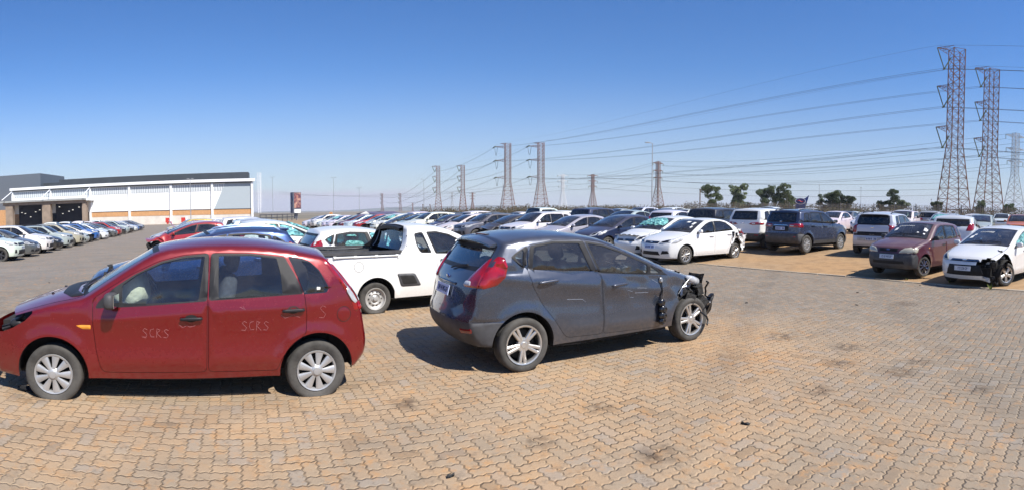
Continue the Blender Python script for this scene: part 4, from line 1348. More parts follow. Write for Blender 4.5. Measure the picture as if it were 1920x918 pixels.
# ------------------------------------------------------------------ the slate grey hatchback
def grey_hatchback():
    sp = hatch_spec(step=.05, cstep=.05, round=.06,
        wheel=('twin5', .213, .20, 'alloy'), wheel_y=.755, no_hood=False, Ra=.36)
    P = [list(n) for n in sp['prof']]
    P[0] = [-.16, .30, -.10, 0, 'open']; P[1] = [-.18, .40, -.12, 0]; P[2] = [-.20, .55, -.14, 0]; P[3] = [-.22, .70, -.16, 0]
    P[4] = [-.22, .80, -.18, .02, 'hood', 1]; P[5] = [-.12, .835, -.14, .04]
    # lower part of the rear bumper in bare black plastic
    P = P[:-7] + [[2.91, 1.09, .08, 0, 'tail'], [2.995, .95, .09, 0], [3.02, .80, .11, 0], [3.035, .70, .12, 0, 'rb'], [3.08, .56, .13, 0, 'rbl'], [3.06, .42, .13, 0], [2.97, .30, .12, 0]]
    sp['prof'] = [tuple(p) for p in P]; sp['zfront'] = .30
    sp['feat'] = [crease([(.25, .70), (1.48, .868), (2.4, .985), (2.85, 1.055)], .032, .05, .2, 2.95), crease([(.5, .36), (1.9, .42)], .020, .05, .45, 2.05),
                  lambda S, Z, t: -.020 * np.exp(-((Z - (.62 + .05 * S)) / .12) ** 2) * ((S > .4) & (S < 2.3)),
                  dent([(1.02, .86, .13, .030), (1.16, .74, .12, -.012), (.86, .80, .08, .022), (.70, .90, .07, .02), (1.75, .62, .2, .006), (.30, .78, .10, .03), (.42, .60, .08, .015)])]
    sp['polys'] = [('open', [(.10, .87), (.06, .80), (.16, .74), (.24, .70), (.28, .62), (.18, .50), (-.2, .3), (-.9, .1), (-.9, .72), (-.3, .78), (-.12, .815)], 0),
                   ('clad', [(2.70, .56), (3.2, .565), (3.2, .1), (2.6, .1), (2.62, .40)], 0)] + sp['polys']
    sp['prof'] = [tuple(q) for q in P]
    sp['trim_mat'] = 'black'
    root, car, pr = make_car('hatch', sp, (.064, .074, .100), 'paint_metal', 'grey_hatchback', gl='glass_grey', detail=True, plates=(None, 'plate_blue'),
        kw=dict(mirrors=None, f=dict(missing={'hlL', 'hlR', 'fog', 'grille', 'intake'}, ptxt_b='CW 44 WG-GP', rev=[(.50, .935), (.52, .985), (.62, .985), (.64, .94)], cup=False, bz=.985, badge_mat='badge_blue', wipers=True,
                tb=[(.50, .925), (.54, 1.02), (.60, 1.13), (.65, 1.22), (.69, 1.24), (.717, 1.16), (.75, 1.05), (.755, .925)],
                ts=[(2.69, 1.245), (2.67, 1.14), (2.70, 1.04), (2.79, .955), (2.93, .92), (2.992, .93), (2.983, .98), (2.910, 1.09), (2.815, 1.205), (2.755, 1.26)])))
    X = lambda s_: car.wb / 2 - s_
    # roof spoiler
    m = MB(); n = 12
    for k in range(n):
        pass
    rows = []
    for (s_, z, inset_) in ((2.44, 1.475, 0), (2.66, 1.462, .0), (2.83, 1.418, .03), (2.835, 1.398, .03), (2.66, 1.40, .0)):
        rows.append([(X(s_ + .0 - .05 * (y / .6) ** 2), y * (1 - inset_), z - .055 * (abs(y) / .6) ** 2.4) for y in np.linspace(-.60, .60, n)])
    m.add([v for r_ in rows for v in r_], [(i * n + j, i * n + j + 1, (i + 1) * n + j + 1, (i + 1) * n + j) for i in range(4) for j in range(n - 1)] + [tuple(i * n for i in range(5)), tuple(i * n + n - 1 for i in reversed(range(5)))])
    sl = m.build('spoiler', MAT['paint_metal'], root, smooth=50); sl.color = (.064, .074, .100, 1)
    MB().box((X(2.64), 0, 1.466), (.045, .34, .012)).build('brake_light', MAT['black_gloss'], sl)
    # chrome handle strip above the plate, bumper reflector
    P1(car, 'tailgate_trim', [('B', [(-.32, .915), (.32, .915), (.34, .945), (-.34, .945)])], MAT['black_gloss'], root, h=.012, grid=.05)
    # front: nothing but brackets, hoses and a lamp hanging on
    guts(root, X(.05), X(-.34), -.74, .70, .36, .72, 5, 26)
    guts(root, X(.12), X(-.36), -.80, -.58, .38, .78, 9, 14)
    m = MB()
    m.box((X(-.20), 0, .50), (.05, 1.05, .36)); m.build('radiator', MAT['liner'], root)
    m = MB(); m.sell((X(-.30), 0, .42), (.1, 1.25, .11), .4); m.build('crash_bar', MAT['metal'], root, smooth=50)
    for sd in (-1, 1):
        m = MB(); m.sell((X(-.17), sd * .665, .79), (.44, .20, .125), .72, 16, 8, Matrix.Rotation(R(16), 3, 'Y') @ Matrix.Rotation(R(-sd * 24), 3, 'Z'))
        h = m.build('headlight', MAT['clear_lens'], root, smooth=60)
        m = MB(); m.sell((X(-.08), sd * .62, .74), (.30, .18, .11), .7, rot=Matrix.Rotation(R(16), 3, 'Y')); m.build('headlight_housing', MAT['black'], h, smooth=60)
    # torn wing edge
    m = MB()
    crumple(m, (X(.12), -.80, .80), (.20, .03, .03), (-.05, .02, -.14), 5, 4, .022, 3)
    crumple(m, (X(.20), -.82, .70), (.10, .06, .08), (.03, .02, -.10), 4, 4, .018, 4)
    o = m.build('torn_wing', MAT['paint_metal'], root); o.color = (.064, .074, .100, 1)
    m = MB()
    m.tube([(X(.24), -.83, .66), (X(.17), -.83, .74), (X(.05), -.82, .83), (X(-.02), -.80, .86)], .006, 5); m.tube([(X(.24), -.825, .64), (X(.26), -.82, .57)], .006, 5)
    m.tube([(X(-.02), -.78, .70), (X(-.12), -.76, .62), (X(-.10), -.74, .54)], .007, 5)
    m.build('bright_metal_edge', MAT['metal'], root)
    # the end of the bumper trailing on the ground
    m = MB()
    n, k = 12, 9
    vs = []
    for i in range(n + 1):
        for j in range(k + 1):
            a = i / n; b = j / k
            sx = -.34 - .40 * a; zz = .05 + .52 * math.sin(math.pi * (.12 + .62 * b)) * (1 - .35 * (a - .45) ** 2 * 4 * .5) - .04
            yy = -.70 + .40 * a ** 1.6 - .07 * math.sin(math.pi * b) + .02 * math.sin(9 * a + 5 * b)
            vs.append((X(sx - .10 * math.sin(math.pi * b)), yy, zz * (.6 + .5 * math.sin(math.pi * min(1, a * .8 + .25)))))
    fs = [(i * (k + 1) + j, i * (k + 1) + j + 1, (i + 1) * (k + 1) + j + 1, (i + 1) * (k + 1) + j) for i in range(n) for j in range(k) if not (4 <= i <= 7 and 2 <= j <= 3)]
    m.add(vs, fs); m.add([(x - .012, y + .006, z) for x, y, z in vs], [tuple(reversed(f)) for f in fs])
    tb = m.build('torn_bumper', MAT['black'], root, smooth=60)
    MB().box((X(-.66), -.44, .33), (.02, .05, .07), Matrix.Rotation(.5, 3, 'Z')).build('bumper_sticker', MAT['plate_blue'], tb)
    # mirror torn off: stub, cable and motor hanging on the door
    hh, nn = car.cast(.575, .872, 'R')
    d = pr['fdoorR']
    m = MB(); m.sell(hh + nn * .01, (.06, .03, .075), .8); m.bar(hh, hh + nn * .03, .02, 8)
    st = m.build('mirror_stub', MAT['metal'], d, smooth=60)
    m = MB(); car.line(m, [(.575, .85), (.56, .74), (.578, .62)], 'R', .007, .014)
    m.build('hanging_cable', MAT['black'], d)
    m = MB()
    for (a, z, sz) in ((.575, .59, .10), (.565, .50, .12), (.57, .42, .13), (.585, .36, .09)):
        h2, n2 = car.cast(a, z, 'R'); m.sell(h2 + n2 * .045, (.095, .075, sz), .7, rot=Matrix.Rotation(a * 9, 3, 'Y'))
        m.tube([h2 + n2 * .085 + Vector((.03 * math.cos(t), 0, .03 * math.sin(t))) for t in np.linspace(0, 5, 8)], .006, 4)
    m.build('hanging_mirror', MAT['black_gloss'], d, smooth=50)
    # scrapes: bare bright scratches on the doors
    for pts in ([(1.10, .79), (1.02, .765)], [(.98, .745), (.78, .735)], [(.95, .805), (.80, .79)], [(1.95, .75), (1.74, .735)], [(1.74, .735), (1.70, .70)], [(1.12, .80), (1.06, .70), (1.0, .69)], [(.70, .89), (.62, .84)]):
        m = MB(); car.line(m, pts, 'R', .002, .0004, .02, 4); m.build('scratch_mark', MAT['scratch'], root)
    tag(root, 'slate grey hatchback missing its front bumper with torn wing and hanging mirror', 'car')
    return root, car
MAT['glass_grey'] = glass('grey_car_glass', (.42, .48, .50), .06)
MAT['scratch'] = simple('scratched_paint', (.22, .25, .32), .5)

# ------------------------------------------------------------------ the white single cab pickup
def white_bakkie():
    wb = 2.715
    sp = pickup_spec(False,
        wb=wb, w=.83, R=.285, zh=.255, Ra=.35, arch=[(0, .28), (wb, .28)], step=.06, cstep=.055, round=.05,
        prof=[(-.60, .22, -.17, 0, 'fascia'), (-.66, .34, -.18, 0), (-.67, .50, -.18, 0), (-.63, .64, -.16, 0), (-.54, .74, -.15, .02, 'hood', 1), (-.3, .81, -.10, .05), (0, .89, -.08, .055), (.3, .95, -.1, .055), (.43, .985, -.16, .05, 'ws', 1),
              (.70, 1.14, -.15, .045), (.95, 1.27, -.11, .04), (1.24, 1.395, -.05, .045, 'roof'), (1.55, 1.455, 0, .05), (1.85, 1.47, 0, .05), (2.05, 1.455, .02, .05, 'rw', 1), (2.085, 1.30, .03, .02), (2.12, 1.17, .03, .01), (2.19, 1.065, .02, 0, 'bed'), (2.28, 1.022, 0, 0),
              (2.8, 1.015, 0, 0), (3.66, 1.02, 0, 0, 'tail', 1), (3.69, .85, .03, 0), (3.69, .66, .04, 0, 'rb'), (3.71, .50, .06, 0), (3.66, .34, .05, 0)],
        sill=.25, zfront=.22, zrear=.34, belt=[(-.7, .88), (.4, .95), (2.1, 1.0), (3.6, 1.02)], trunk_z=.6, bulkhead=2.15, zlow=.42,
        taper_f=(.75, .16), taper_r=(.6, .05), tum=.36, flare=.024, roof_s=(1.1, 2.05), dash=.75, firewall=.45, seat_s=1.42, seat_z=.5, rw_band=(.05, .02), tglass_r=.82,
        feat=[crease([(1.0, .55), (3.4, .60)], .010, .05, .6, 3.5)],
        polys=[('qglass', [(1.925, 1.325), (1.79, 1.345), (1.655, 1.02), (1.835, 1.03), (1.905, 1.14)], .04), ('qtrim', [(1.945, 1.345), (1.775, 1.368), (1.632, .998), (1.85, 1.008), (1.93, 1.14)], .04)] + doors(
            f=([(.50, .95), (.48, .7), (.50, .45), (.54, .29), (.58, .27), (1.50, .27), (1.515, .5), (1.545, .85), (1.60, 1.0), (1.755, 1.39), (1.5, 1.40), (1.24, 1.345), (.92, 1.19), (.62, 1.03)],
               [(.55, .945), (.92, 1.16), (1.24, 1.318), (1.5, 1.375), (1.70, 1.368), (1.56, .985)],
               [[(.78, .965), (.80, 1.07), (1.0, 1.175), (1.26, 1.295), (1.5, 1.345), (1.655, 1.34), (1.52, .995)]])),
        wheel=('steel_flat', .186, .175, 'steel'), wheel_y=.715, bed=(2.2, 3.67), bed_z=1.0)
    root, car, pr = make_car('pickup', sp, (.74, .73, .70), 'paint_clean', 'white_pickup', gl='glass', detail=True, plates=(None, None),
        kw=dict(mirrors='black', f=dict(hs=[(-.53, .66), (-.45, .74), (-.15, .84), (-.2, .76), (-.4, .66)], hf=[(.40, .64), (.44, .73), (.72, .80), (.72, .66)], gf=[(-.35, .70), (.35, .70), (.32, .62), (-.32, .62)],
             inf=[(-.42, .3), (.42, .3), (.38, .44), (-.38, .44)], ts=[(3.57, .98), (3.57, .68), (3.68, .68), (3.68, .98)], tb=[(.66, .68), (.66, .98), (.79, .98), (.79, .68)], fog=None, pf=.5, pb=.5, refl=None,
             hand=((1.26, 1.48, .87, .875), (2, 2.1, .9, .9)), mir=(.74, 1.05), hand_mat='black')))
    for w in pr['wheels']: w.rotation_euler.y = 0
    X = lambda s_: wb / 2 - s_
    # bed rails: black cap and white tie rail
    for sd in (1, -1):
        m = MB(); y = .775
        P = [(X(s_), sd * y, 1.035) for s_ in np.linspace(2.24, 3.50, 9)]
        m.box((X(2.95), sd * y, 1.045), (1.44, .085, .05)); m.build('bed_rail', MAT['grey_plastic'], root)
        m = MB(); m.bar((X(2.30), sd * .822, .985), (X(3.46), sd * .822, .985), .016, 8)
        for s_ in (2.32, 2.7, 3.08, 3.44): m.box((X(s_), sd * .805, .985), (.05, .04, .05))
        t_ = m.build('tie_rail', MAT['paint_clean'], root, smooth=50); t_.color = (.7, .7, .68, 1)
        # steps behind the doors
        v = 'L' if sd > 0 else 'R'
        a = P1(car, 'side_step', [(v, [(2.33, .675), (1.985, .665), (1.86, .44), (2.25, .44)])], MAT['grey_plastic'], root, h=.014, rad=.04, rim=.02, grid=.05)
        P1(car, 'step_recess', [(v, [(2.285, .640), (2.02, .630), (1.94, .485), (2.215, .485)])], MAT['liner'], a, h=.0165, base=.0155, rad=.03, rim=.01, grid=.05)
        m = MB(); car.line(m, [(3.02 + .085 * math.cos(t), .815 + .085 * math.sin(t)) for t in np.linspace(0, 2 * math.pi, 26)], v, .003, .0005, .03, 4)
        m.build('fuel_cap_seam', MAT['grey_plastic'], root)
    # black sail panel and roof cap left from a canopy, on the far side
    m = MB()
    poly = [(2.02, 1.50), (2.07, 1.49), (2.13, 1.38), (2.18, 1.25), (2.25, 1.15), (2.38, 1.07), (2.20, 1.05), (2.13, 1.12), (2.07, 1.32)]
    m.prism(poly, lambda a, b: (X(a), .70 - .3 * max(0, b - 1.05), b), lambda a, b: (X(a), .74 - .3 * max(0, b - 1.05), b))
    m.build('sail_panel', MAT['black'], root)
    m = MB()
    for k in range(10):
        y0, y1 = -.52 + .108 * k, -.52 + .108 * (k + 1)
        z0, z1 = (1.505 - .06 * (abs(q) / .6) ** 2.2 for q in (y0, y1))
        m.add([(X(2.0), y0, z0), (X(2.0), y1, z1), (X(2.15), y1, z1 - .03), (X(2.15), y0, z0 - .03), (X(2.0), y0, z0 - .05), (X(2.0), y1, z1 - .05), (X(2.15), y1, z1 - .09), (X(2.15), y0, z0 - .09)],
              [(0, 1, 2, 3), (7, 6, 5, 4), (3, 2, 6, 7), (0, 4, 5, 1)])
    m.build('roof_cap', MAT['black'], root)
    m = MB()
    for y in (-.12, .14): m.box((X(2.105), y, 1.25), (.03, .02, .34), Matrix.Rotation(R(14), 3, 'Y'))
    m.build('rear_window_bar', MAT['black'], root)
    for s_, z in ((2.10, 1.30), (2.13, 1.14), (2.32, .93)):
        h2, n2 = car.cast(s_ - .02, z, 'R')
        if h2: MB().sell(h2, (.022, .016, .022), .9).build('screw_hole', MAT['liner'], root, smooth=60)
    m = MB(); hh, nn = car.cast(1.35, -.15, 'T'); m.bar(hh, hh + Vector((-.05, 0, .03)), .012, 6); m.bar(hh + Vector((-.03, 0, .01)), hh + Vector((-.2, 0, .16)), .004, 5); m.build('aerial', MAT['black'], root)
    tag(root, 'white single cab pickup with open load bed and black side steps', 'pickup')
    return root, car
# ------------------------------------------------------------------ the other cars one can tell apart
WHITE = (.72, .72, .71); SILVER = (.40, .41, .42); NAVY = (.012, .018, .045); DARK = (.02, .021, .024); GREYC = (.10, .105, .115)

def white_saloon():
    sp = sedan_spec(step=.06, cstep=.055, deform=rumple(2.60, 3.5, .35, 1.12, .085, 8, side=1),
                    wheel_kw={})
    sp['polys'] = [('open', [(2.42, .62), (2.36, .50), (2.30, .20), (2.9, .20), (3.02, .36), (2.98, .56), (2.86, .72), (2.66, .80), (2.50, .74)], 0)] + sp['polys']
    root, car, pr = make_car('sedan', sp, WHITE, 'paint_clean', 'white_saloon', gl='glass_dark', plates=('plate_blue', 'plate_blue'), detail=True,
        kw=dict(f=dict(fog=[(.44, .33), (.70, .36), (.66, .45), (.50, .45)], ptxt=None, cup=False)))
    X = lambda s_: car.wb / 2 - s_
    guts(root, X(2.35), X(3.0), .45, .72, .45, .85, 21, 10, dark='sooty')
    m = MB(); crumple(m, (X(2.95), .74, .42), (-.30, -.02, .04), (-.04, .05, .44), 6, 6, .035, 8); crumple(m, (X(3.10), .72, .38), (-.22, -.12, .05), (0, .02, .34), 5, 5, .03, 12)
    o = m.build('bent_bumper_corner', MAT['paint_clean'], root); o.color = (*WHITE, 1)
    m = MB()
    crumple(m, (X(2.36), .845, .40), (-.03, .03, .02), (.02, .0, .50), 3, 8, .02, 6)
    o = m.build('torn_door_edge', MAT['paint_clean'], root); o.color = (*WHITE, 1)
    m = MB(); car.line(m, [(2.30, .42), (2.26, .62), (2.32, .78)], 'L', .022, -.012); m.build('rust_scrape', simple('rust_brown', (.22, .13, .07), .8, var=.3), root)
    m = MB(); car.line(m, [(2.33 + .05 * math.cos(t), .90 + .055 * math.sin(t)) for t in np.linspace(0, 6.3, 16)], 'L', .006, .001, .02, 4); m.build('chalk_circle', MAT['paper'], root)
    stickers(car, root, [(.72, .36, .18, .10), (.52, .46, .12, .07), (.82, .04, .1, .16)])
    w = pr['wheels'][2]; w.location.y += .04; w.location.x += .02; w.rotation_euler.z += .10
    tag(root, 'clean white saloon with crushed left rear corner and scraped door', 'car')
    return root, car

def compact_suv():
    sp = suv_spec(step=.065, cstep=.06, rails=(1.15, 2.65), wheel=('cap9', .205, .21, 'hubcap'), rear_glass='glass_dark', tglass_r=.86)
    sp['prof'] = [n for n in sp['prof']]
    P = [list(n) for n in sp['prof']]
    P[-4] = P[-4][:4] + ['rbl']
    sp['prof'] = [tuple(p) for p in P]
    sp['polys'] = [('clad', [(2.66, .70), (3.2, .71), (3.2, .2), (2.6, .2), (2.70, .46)], 0), ('clad', [(-.9, .55), (-.36, .55), (-.30, .2), (-.9, .2)], 0)] + sp['polys']
    root, car, pr = make_car('suv', sp, (.060, .072, .115), 'paint_metal', 'grey_compact_suv', gl='glass_grey', plates=('plate', 'plate_blue'), detail=True,
        kw=dict(mirrors='black', f=dict(ts=[(2.78, 1.10), (2.72, 1.06), (2.72, .95), (2.98, .94), (2.99, 1.09)], tb=[(.40, .955), (.40, 1.06), (.74, 1.09), (.76, .95)], rev=[(.44, .985), (.44, 1.03), (.60, 1.03), (.60, .985)], bz=1.16, hand_mat='black',
            refl=[(.60, .62), (.70, .62), (.70, .585), (.60, .585)], pb=.90)))
    P1(car, 'chrome_strip', [('B', [(-.34, 1.0), (.34, 1.0), (.30, 1.045), (-.30, 1.045)])], MAT['chrome'], root, h=.02, grid=.05)
    P1(car, 'tailgate_panel', [('B', [(-.38, .80), (.38, .80), (.38, .985), (-.38, .985)])], MAT['black'], root, h=.006, grid=.06)
    tag(root, 'slate grey compact SUV with black roof rails seen from behind', 'car')
    return root, car

def white_suv():
    sp = suv_spec(step=.075, cstep=.065, wheel=('five', .215, .21, 'dark_alloy'), tglass_r=.84, tum=.38)
    P = [list(n) for n in sp['prof']]; P[-3] = P[-3][:4] + ['rbl']; sp['prof'] = [tuple(p) for p in P]
    sp['polys'] = [('clad', [(2.66, .62), (3.2, .63), (3.2, .2), (2.6, .2), (2.70, .46)], 0)] + sp['polys']
    root, car, pr = make_car('suv', sp, WHITE, 'paint_clean', 'white_suv', gl='glass_dark', plates=('plate', None),
        kw=dict(f=dict(ts=[(2.84, 1.06), (2.74, 1.0), (2.80, .95), (2.98, .94), (2.99, 1.03)], tb=[(.26, .97), (.40, 1.03), (.72, 1.055), (.76, .95), (.45, .935)], rev=[(.42, .965), (.44, 1.01), (.58, 1.02), (.58, .965)], bz=1.02)))
    tag(root, 'white SUV with slim red tail lights and dark lower bumper behind the white saloon', 'car')
    return root, car

def cross_hatch():
    sp = scale_spec(suv_spec(step=.07, cstep=.065, rails=(1.2, 2.5), wheel=('five', .2, .2, 'dark_alloy'), tglass_r=.88), .97, .95, .97)
    P = [list(n) for n in sp['prof']]; P[-5] = P[-5][:4] + ['rbl']; sp['prof'] = [tuple(p) for p in P]
    sp['R'] = .30; sp['zh'] = .295; sp['Ra'] = .37; sp['arch'] = [(0, .31), (sp['wb'], .31)]
    root, car, pr = make_car('suv', sp, (.50, .53, .60), 'paint_clean', 'white_crossover', gl='glass_dark', plates=('plate', 'plate'),
        kw=dict(f=dict(ts=[(2.86, 1.14), (2.80, 1.0), (2.82, .84), (2.98, .83), (2.98, 1.14)], tb=[(.66, .84), (.64, 1.0), (.66, 1.14), (.77, 1.12), (.78, .84)], pb=.60, bz=1.05, refl=None, badge=True)))
    P1(car, 'skid_plate', [('B', [(-.58, .50), (.58, .50), (.60, .64), (-.60, .64)])], MAT['steel'], root, h=.014, grid=.07)
    P1(car, 'rear_garnish', [('B', [(-.60, .70), (.60, .70), (.60, .83), (-.60, .83)])], MAT['black'], root, h=.008, grid=.07)
    text_obj('garnish_lettering', 'C R O S S', .045, MAT['steel'], root, (car.wb / 2 - 2.985 * .97 - .10, 0, .73), (R(90), 0, R(-90)))
    m = MB(); X = lambda s_: car.wb / 2 - s_
    m.sell((X(2.70), 0, 1.45), (.26, 1.12, .05), .5); m.build('spoiler', MAT['black'], root, smooth=50)
    tag(root, 'white crossover with black spoiler and metal skid plate seen from behind', 'car')
    return root, car

def maroon_hatchback():
    wb = 2.40
    sp = hatch_spec(wb=wb, w=.81, R=.285, zh=.285, Ra=.345, arch=[(0, .30), (wb, .30)], step=.055, cstep=.05, round=.06, fascia_part='grey_plastic',
        prof=[(-.52, .24, -.15, 0, 'fascia'), (-.58, .34, -.16, 0), (-.60, .48, -.17, 0), (-.59, .60, -.16, 0), (-.56, .66, -.16, 0, 'nose', 1), (-.53, .76, -.15, 0), (-.47, .82, -.15, .01, 'hood', 1), (-.3, .875, -.12, .03), (0, .945, -.08, .045), (.2, .985, -.10, .045), (.30, 1.01, -.16, .045, 'ws', 1),
              (.56, 1.18, -.15, .045), (.84, 1.35, -.10, .04), (1.0, 1.43, -.05, .04, 'roof'), (1.3, 1.465, 0, .045), (1.8, 1.475, 0, .05), (2.25, 1.455, 0, .05), (2.52, 1.41, .03, .045, 'rw', 1),
              (2.66, 1.22, .05, 0), (2.78, 1.03, .06, 0, 'tail'), (2.82, .85, .06, 0), (2.84, .64, .07, 0, 'rb'), (2.86, .48, .07, 0), (2.80, .32, .06, 0)],
        sill=.25, zfront=.24, zrear=.32, belt=[(-.7, .92), (.3, .97), (1.5, 1.0), (2.4, 1.02), (3, 1.04)], taper_f=(.75, .15), tum=.36, tglass=.92, dash=.6, seat_s=1.2, roof_s=(.95, 2.5), firewall=.4,
        feat=[crease([(.3, .80), (1.5, .84), (2.7, .86)], .010, .06, -.3, 2.75), crease([(.5, .40), (2.0, .42)], .012, .05, .35, 2.0)],
        polys=[('fasc', [(-.9, .655), (-.42, .65), (-.34, .55), (-.36, .2), (-.9, .15)], 0)] + doors(
            f=([(.40, 1.0), (.37, .75), (.39, .48), (.43, .31), (.47, .28), (1.38, .28), (1.39, .98), (1.42, 1.435), (1.2, 1.43), (.98, 1.365), (.66, 1.17), (.48, 1.06)],
               [(.44, .985), (.66, 1.135), (.98, 1.34), (1.2, 1.405), (1.415, 1.42), (1.395, 1.0)],
               [[(.56, 1.0), (.66, 1.10), (.98, 1.31), (1.2, 1.375), (1.375, 1.388), (1.355, 1.015)]]),
            r=([(1.39, .28), (1.98, .285), (2.02, .36), (2.10, .50), (2.22, .62), (2.28, .78), (2.28, 1.0), (2.24, 1.3), (2.16, 1.415), (1.43, 1.438), (1.40, .98)],
               [(1.405, 1.0), (1.43, 1.423), (2.15, 1.40), (2.23, 1.29), (2.27, 1.02)],
               [[(1.45, 1.018), (1.465, 1.388), (1.98, 1.378), (2.0, 1.02)], [(2.02, 1.02), (2.01, 1.375), (2.13, 1.365), (2.19, 1.28), (2.22, 1.03)]])) + [
            ('qglass', [(2.34, 1.06), (2.32, 1.25), (2.36, 1.33), (2.42, 1.34), (2.58, 1.08)], .03)],
        wheel=('five', .2, .175, 'dark_alloy'), wheel_y=.70, wheel_kw={(0, 1): dict(kind='cap9', mat='chrome', rz=.0), (0, -1): dict(mat='dark_alloy')})
    root, car, pr = make_car('hatch', sp, (.062, .007, .018), 'paint_dull', 'maroon_hatchback', gl='glass', detail=True, plates=('plate', 'plate'),
        kw=dict(mirrors='grey_plastic', f=dict(hs=[(-.62, .665), (-.54, .80), (-.40, .825), (-.33, .80), (-.36, .70), (-.45, .665)], hf=[(.33, .675), (.37, .74), (.46, .80), (.62, .83), (.70, .79), (.70, .68)], hl_mat='yellow_lens', hl_dark=False,
            gf=[(-.31, .79), (.31, .79), (.27, .70), (-.27, .70)], bars=3, bar_mat='black', inf=[(-.5, .38), (.5, .38), (.47, .46), (-.47, .46)], fog=None, pf=.57, ptxt='CS 35 WS-GP', ptxt_b='CS 35 WS-GP', badge_mat='badge_blue',
            ts=[(2.70, 1.0), (2.68, .78), (2.80, .76), (2.82, .98)], tb=[(.56, .78), (.56, 1.0), (.72, 1.0), (.72, .78)], refl=None, hand=((1.12, 1.32, .86, .86), (2.0, 2.2, .88, .88)), mir=(.54, 1.06), hand_mat='black', wz=.30)))
    w = pr['wheels'][0]; w.rotation_euler.z += -.30; w.rotation_euler.x += .10
    P1(car, 'side_signal', [('L', [(.20, .80), (.26, .81), (.26, .77), (.20, .765)])], MAT['amber'], root, h=.008, rad=.01, grid=.03)
    stickers(car, root, [(.55, .44, .10, .12), (.64, .42, .05, .08), (.40, .50, .05, .06), (.40, .30, .04, .06), (.52, -.52, .14, .10)])
    m = MB()
    for k in range(9): car.line(m, [(.74 - .004 * k, -.46 + .06 * k), (.71 + .01 * (k % 3), -.43 + .06 * k), (.75, -.42 + .06 * k)], 'T', .005, .004, .02, 4)
    m.build('windscreen_writing', MAT['paper'], root)
    tag(root, 'faded maroon hatchback with grey bumper and leaning front wheel', 'car')
    return root, car

def broken_white_hatch():
    sp = hatch_spec(step=.05, cstep=.05, wheel=('twin5', .205, .19, 'alloy'), cut=lambda s_, y, z: y > .44 + .10 * math.sin(9 * z) and s_ < -.05 and .22 + .1 * math.sin(8 * y) < z < .71 + .03 * math.sin(14 * y))
    sp['polys'] = [('open', [(.16, .66), (.02, .80), (-.12, .85), (-.42, .72), (-.56, .52), (-.62, .10), (-.2, .10), (.36, .30), (.22, .50)], 0)] + sp['polys']
    root, car, pr = make_car('hatch', sp, WHITE, 'paint_clean', 'white_hatchback', gl='glass', detail=True, plates=('plate', 'plate'),
        kw=dict(f=dict(ptxt='YYS 228-GP', gf=[(-.36, .70), (.36, .70), (.42, .64), (-.42, .64)], inf=[(-.52, .30), (.52, .30), (.42, .56), (-.42, .56)], pf=.47, missing={'hlL', 'fog'}, hl_mat='yellow_lens')))
    X = lambda s_: car.wb / 2 - s_
    guts(root, X(.12), X(-.56), .42, .74, .18, .72, 33, 24)
    m = MB(); m.sell((X(-.22), .58, .745), (.50, .26, .14), .7, 16, 8, Matrix.Rotation(R(18), 3, 'Y') @ Matrix.Rotation(R(22), 3, 'Z')); m.build('headlight', MAT['yellow_lens'], root, smooth=60)
    m = MB(); crumple(m, (X(-.50), .40, .24), (-.05, .16, .05), (-.03, .05, .36), 4, 6, .03, 14); crumple(m, (X(-.56), .36, .18), (.16, .30, -.03), (0, .03, .10), 6, 3, .02, 15)
    o = m.build('torn_bumper', MAT['paint_clean'], root); o.color = (*WHITE, 1)
    m = MB()
    for k in range(5): m.tube([(X(-.42 + .05 * k), .52 + .03 * k, .30), (X(-.40 + .04 * k), .56 + .03 * k, .18 - .02 * k), (X(-.36 + .05 * k), .60, .06)], .012, 5)
    m.build('hanging_trim', MAT['black'], root, smooth=60)
    w = pr['wheels'][0]; w.rotation_euler.z += -.38; w.location.x -= .04; w.rotation_euler.x += .04
    film_part(car, root, [('L', [(.60, 1.0), (.72, 1.10), (1.10, 1.24), (1.40, 1.33), (1.60, 1.36), (1.48, 1.04), (1.35, .92), (1.15, 1.0), (.9, .94)])])
    stickers(car, root, [(.62, -.56, .16, .10), (.80, -.50, .08, .08)])
    m = MB()
    for k in range(10): car.line(m, [(1.02 - .01 * k, -.40 + .045 * k), (.99, -.385 + .045 * k), (1.02, -.37 + .045 * k)], 'T', .005, .004, .02, 4)
    m.build('windscreen_writing', MAT['paper'], root)
    tag(root, 'white hatchback with its left front corner torn open and teal plastic in the door window', 'car')
    return root, car

def blue_hatch():
    sp = hatch_spec(step=.06, cstep=.055, rails=(1.35, 2.55), rail_mat='blue_rail', rail_y=.60, wheel=('five', .21, .2, 'alloy'))
    sp['polys'] = [('open', [(-.55, .64), (-.42, .765), (-.10, .845), (-.06, .80), (-.2, .70), (-.40, .62)], 0)] + sp['polys']
    root, car, pr = make_car('hatch', sp, (.018, .05, .16), 'paint_metal', 'blue_hatchback', gl='glass', detail=True, plates=(None, None), kw=dict(f=dict(missing={'hlL', 'hlR', 'grille', 'fog'})))
    m = MB(); X = lambda s_: car.wb / 2 - s_
    m.box((X(-.28), 0, .66), (.4, 1.2, .12)); m.build('headlight_cavity', MAT['liner'], root)
    guts(root, X(-.15), X(-.48), .45, .70, .60, .76, 44, 5)
    m = MB(); m.sell((X(2.62), 0, 1.44), (.30, 1.10, .05), .5); o = m.build('spoiler', MAT['paint_metal'], root, smooth=50); o.color = (.018, .05, .16, 1)
    tag(root, 'blue hatchback with open headlight cavity parked behind the red hatchback', 'car')
    return root, car

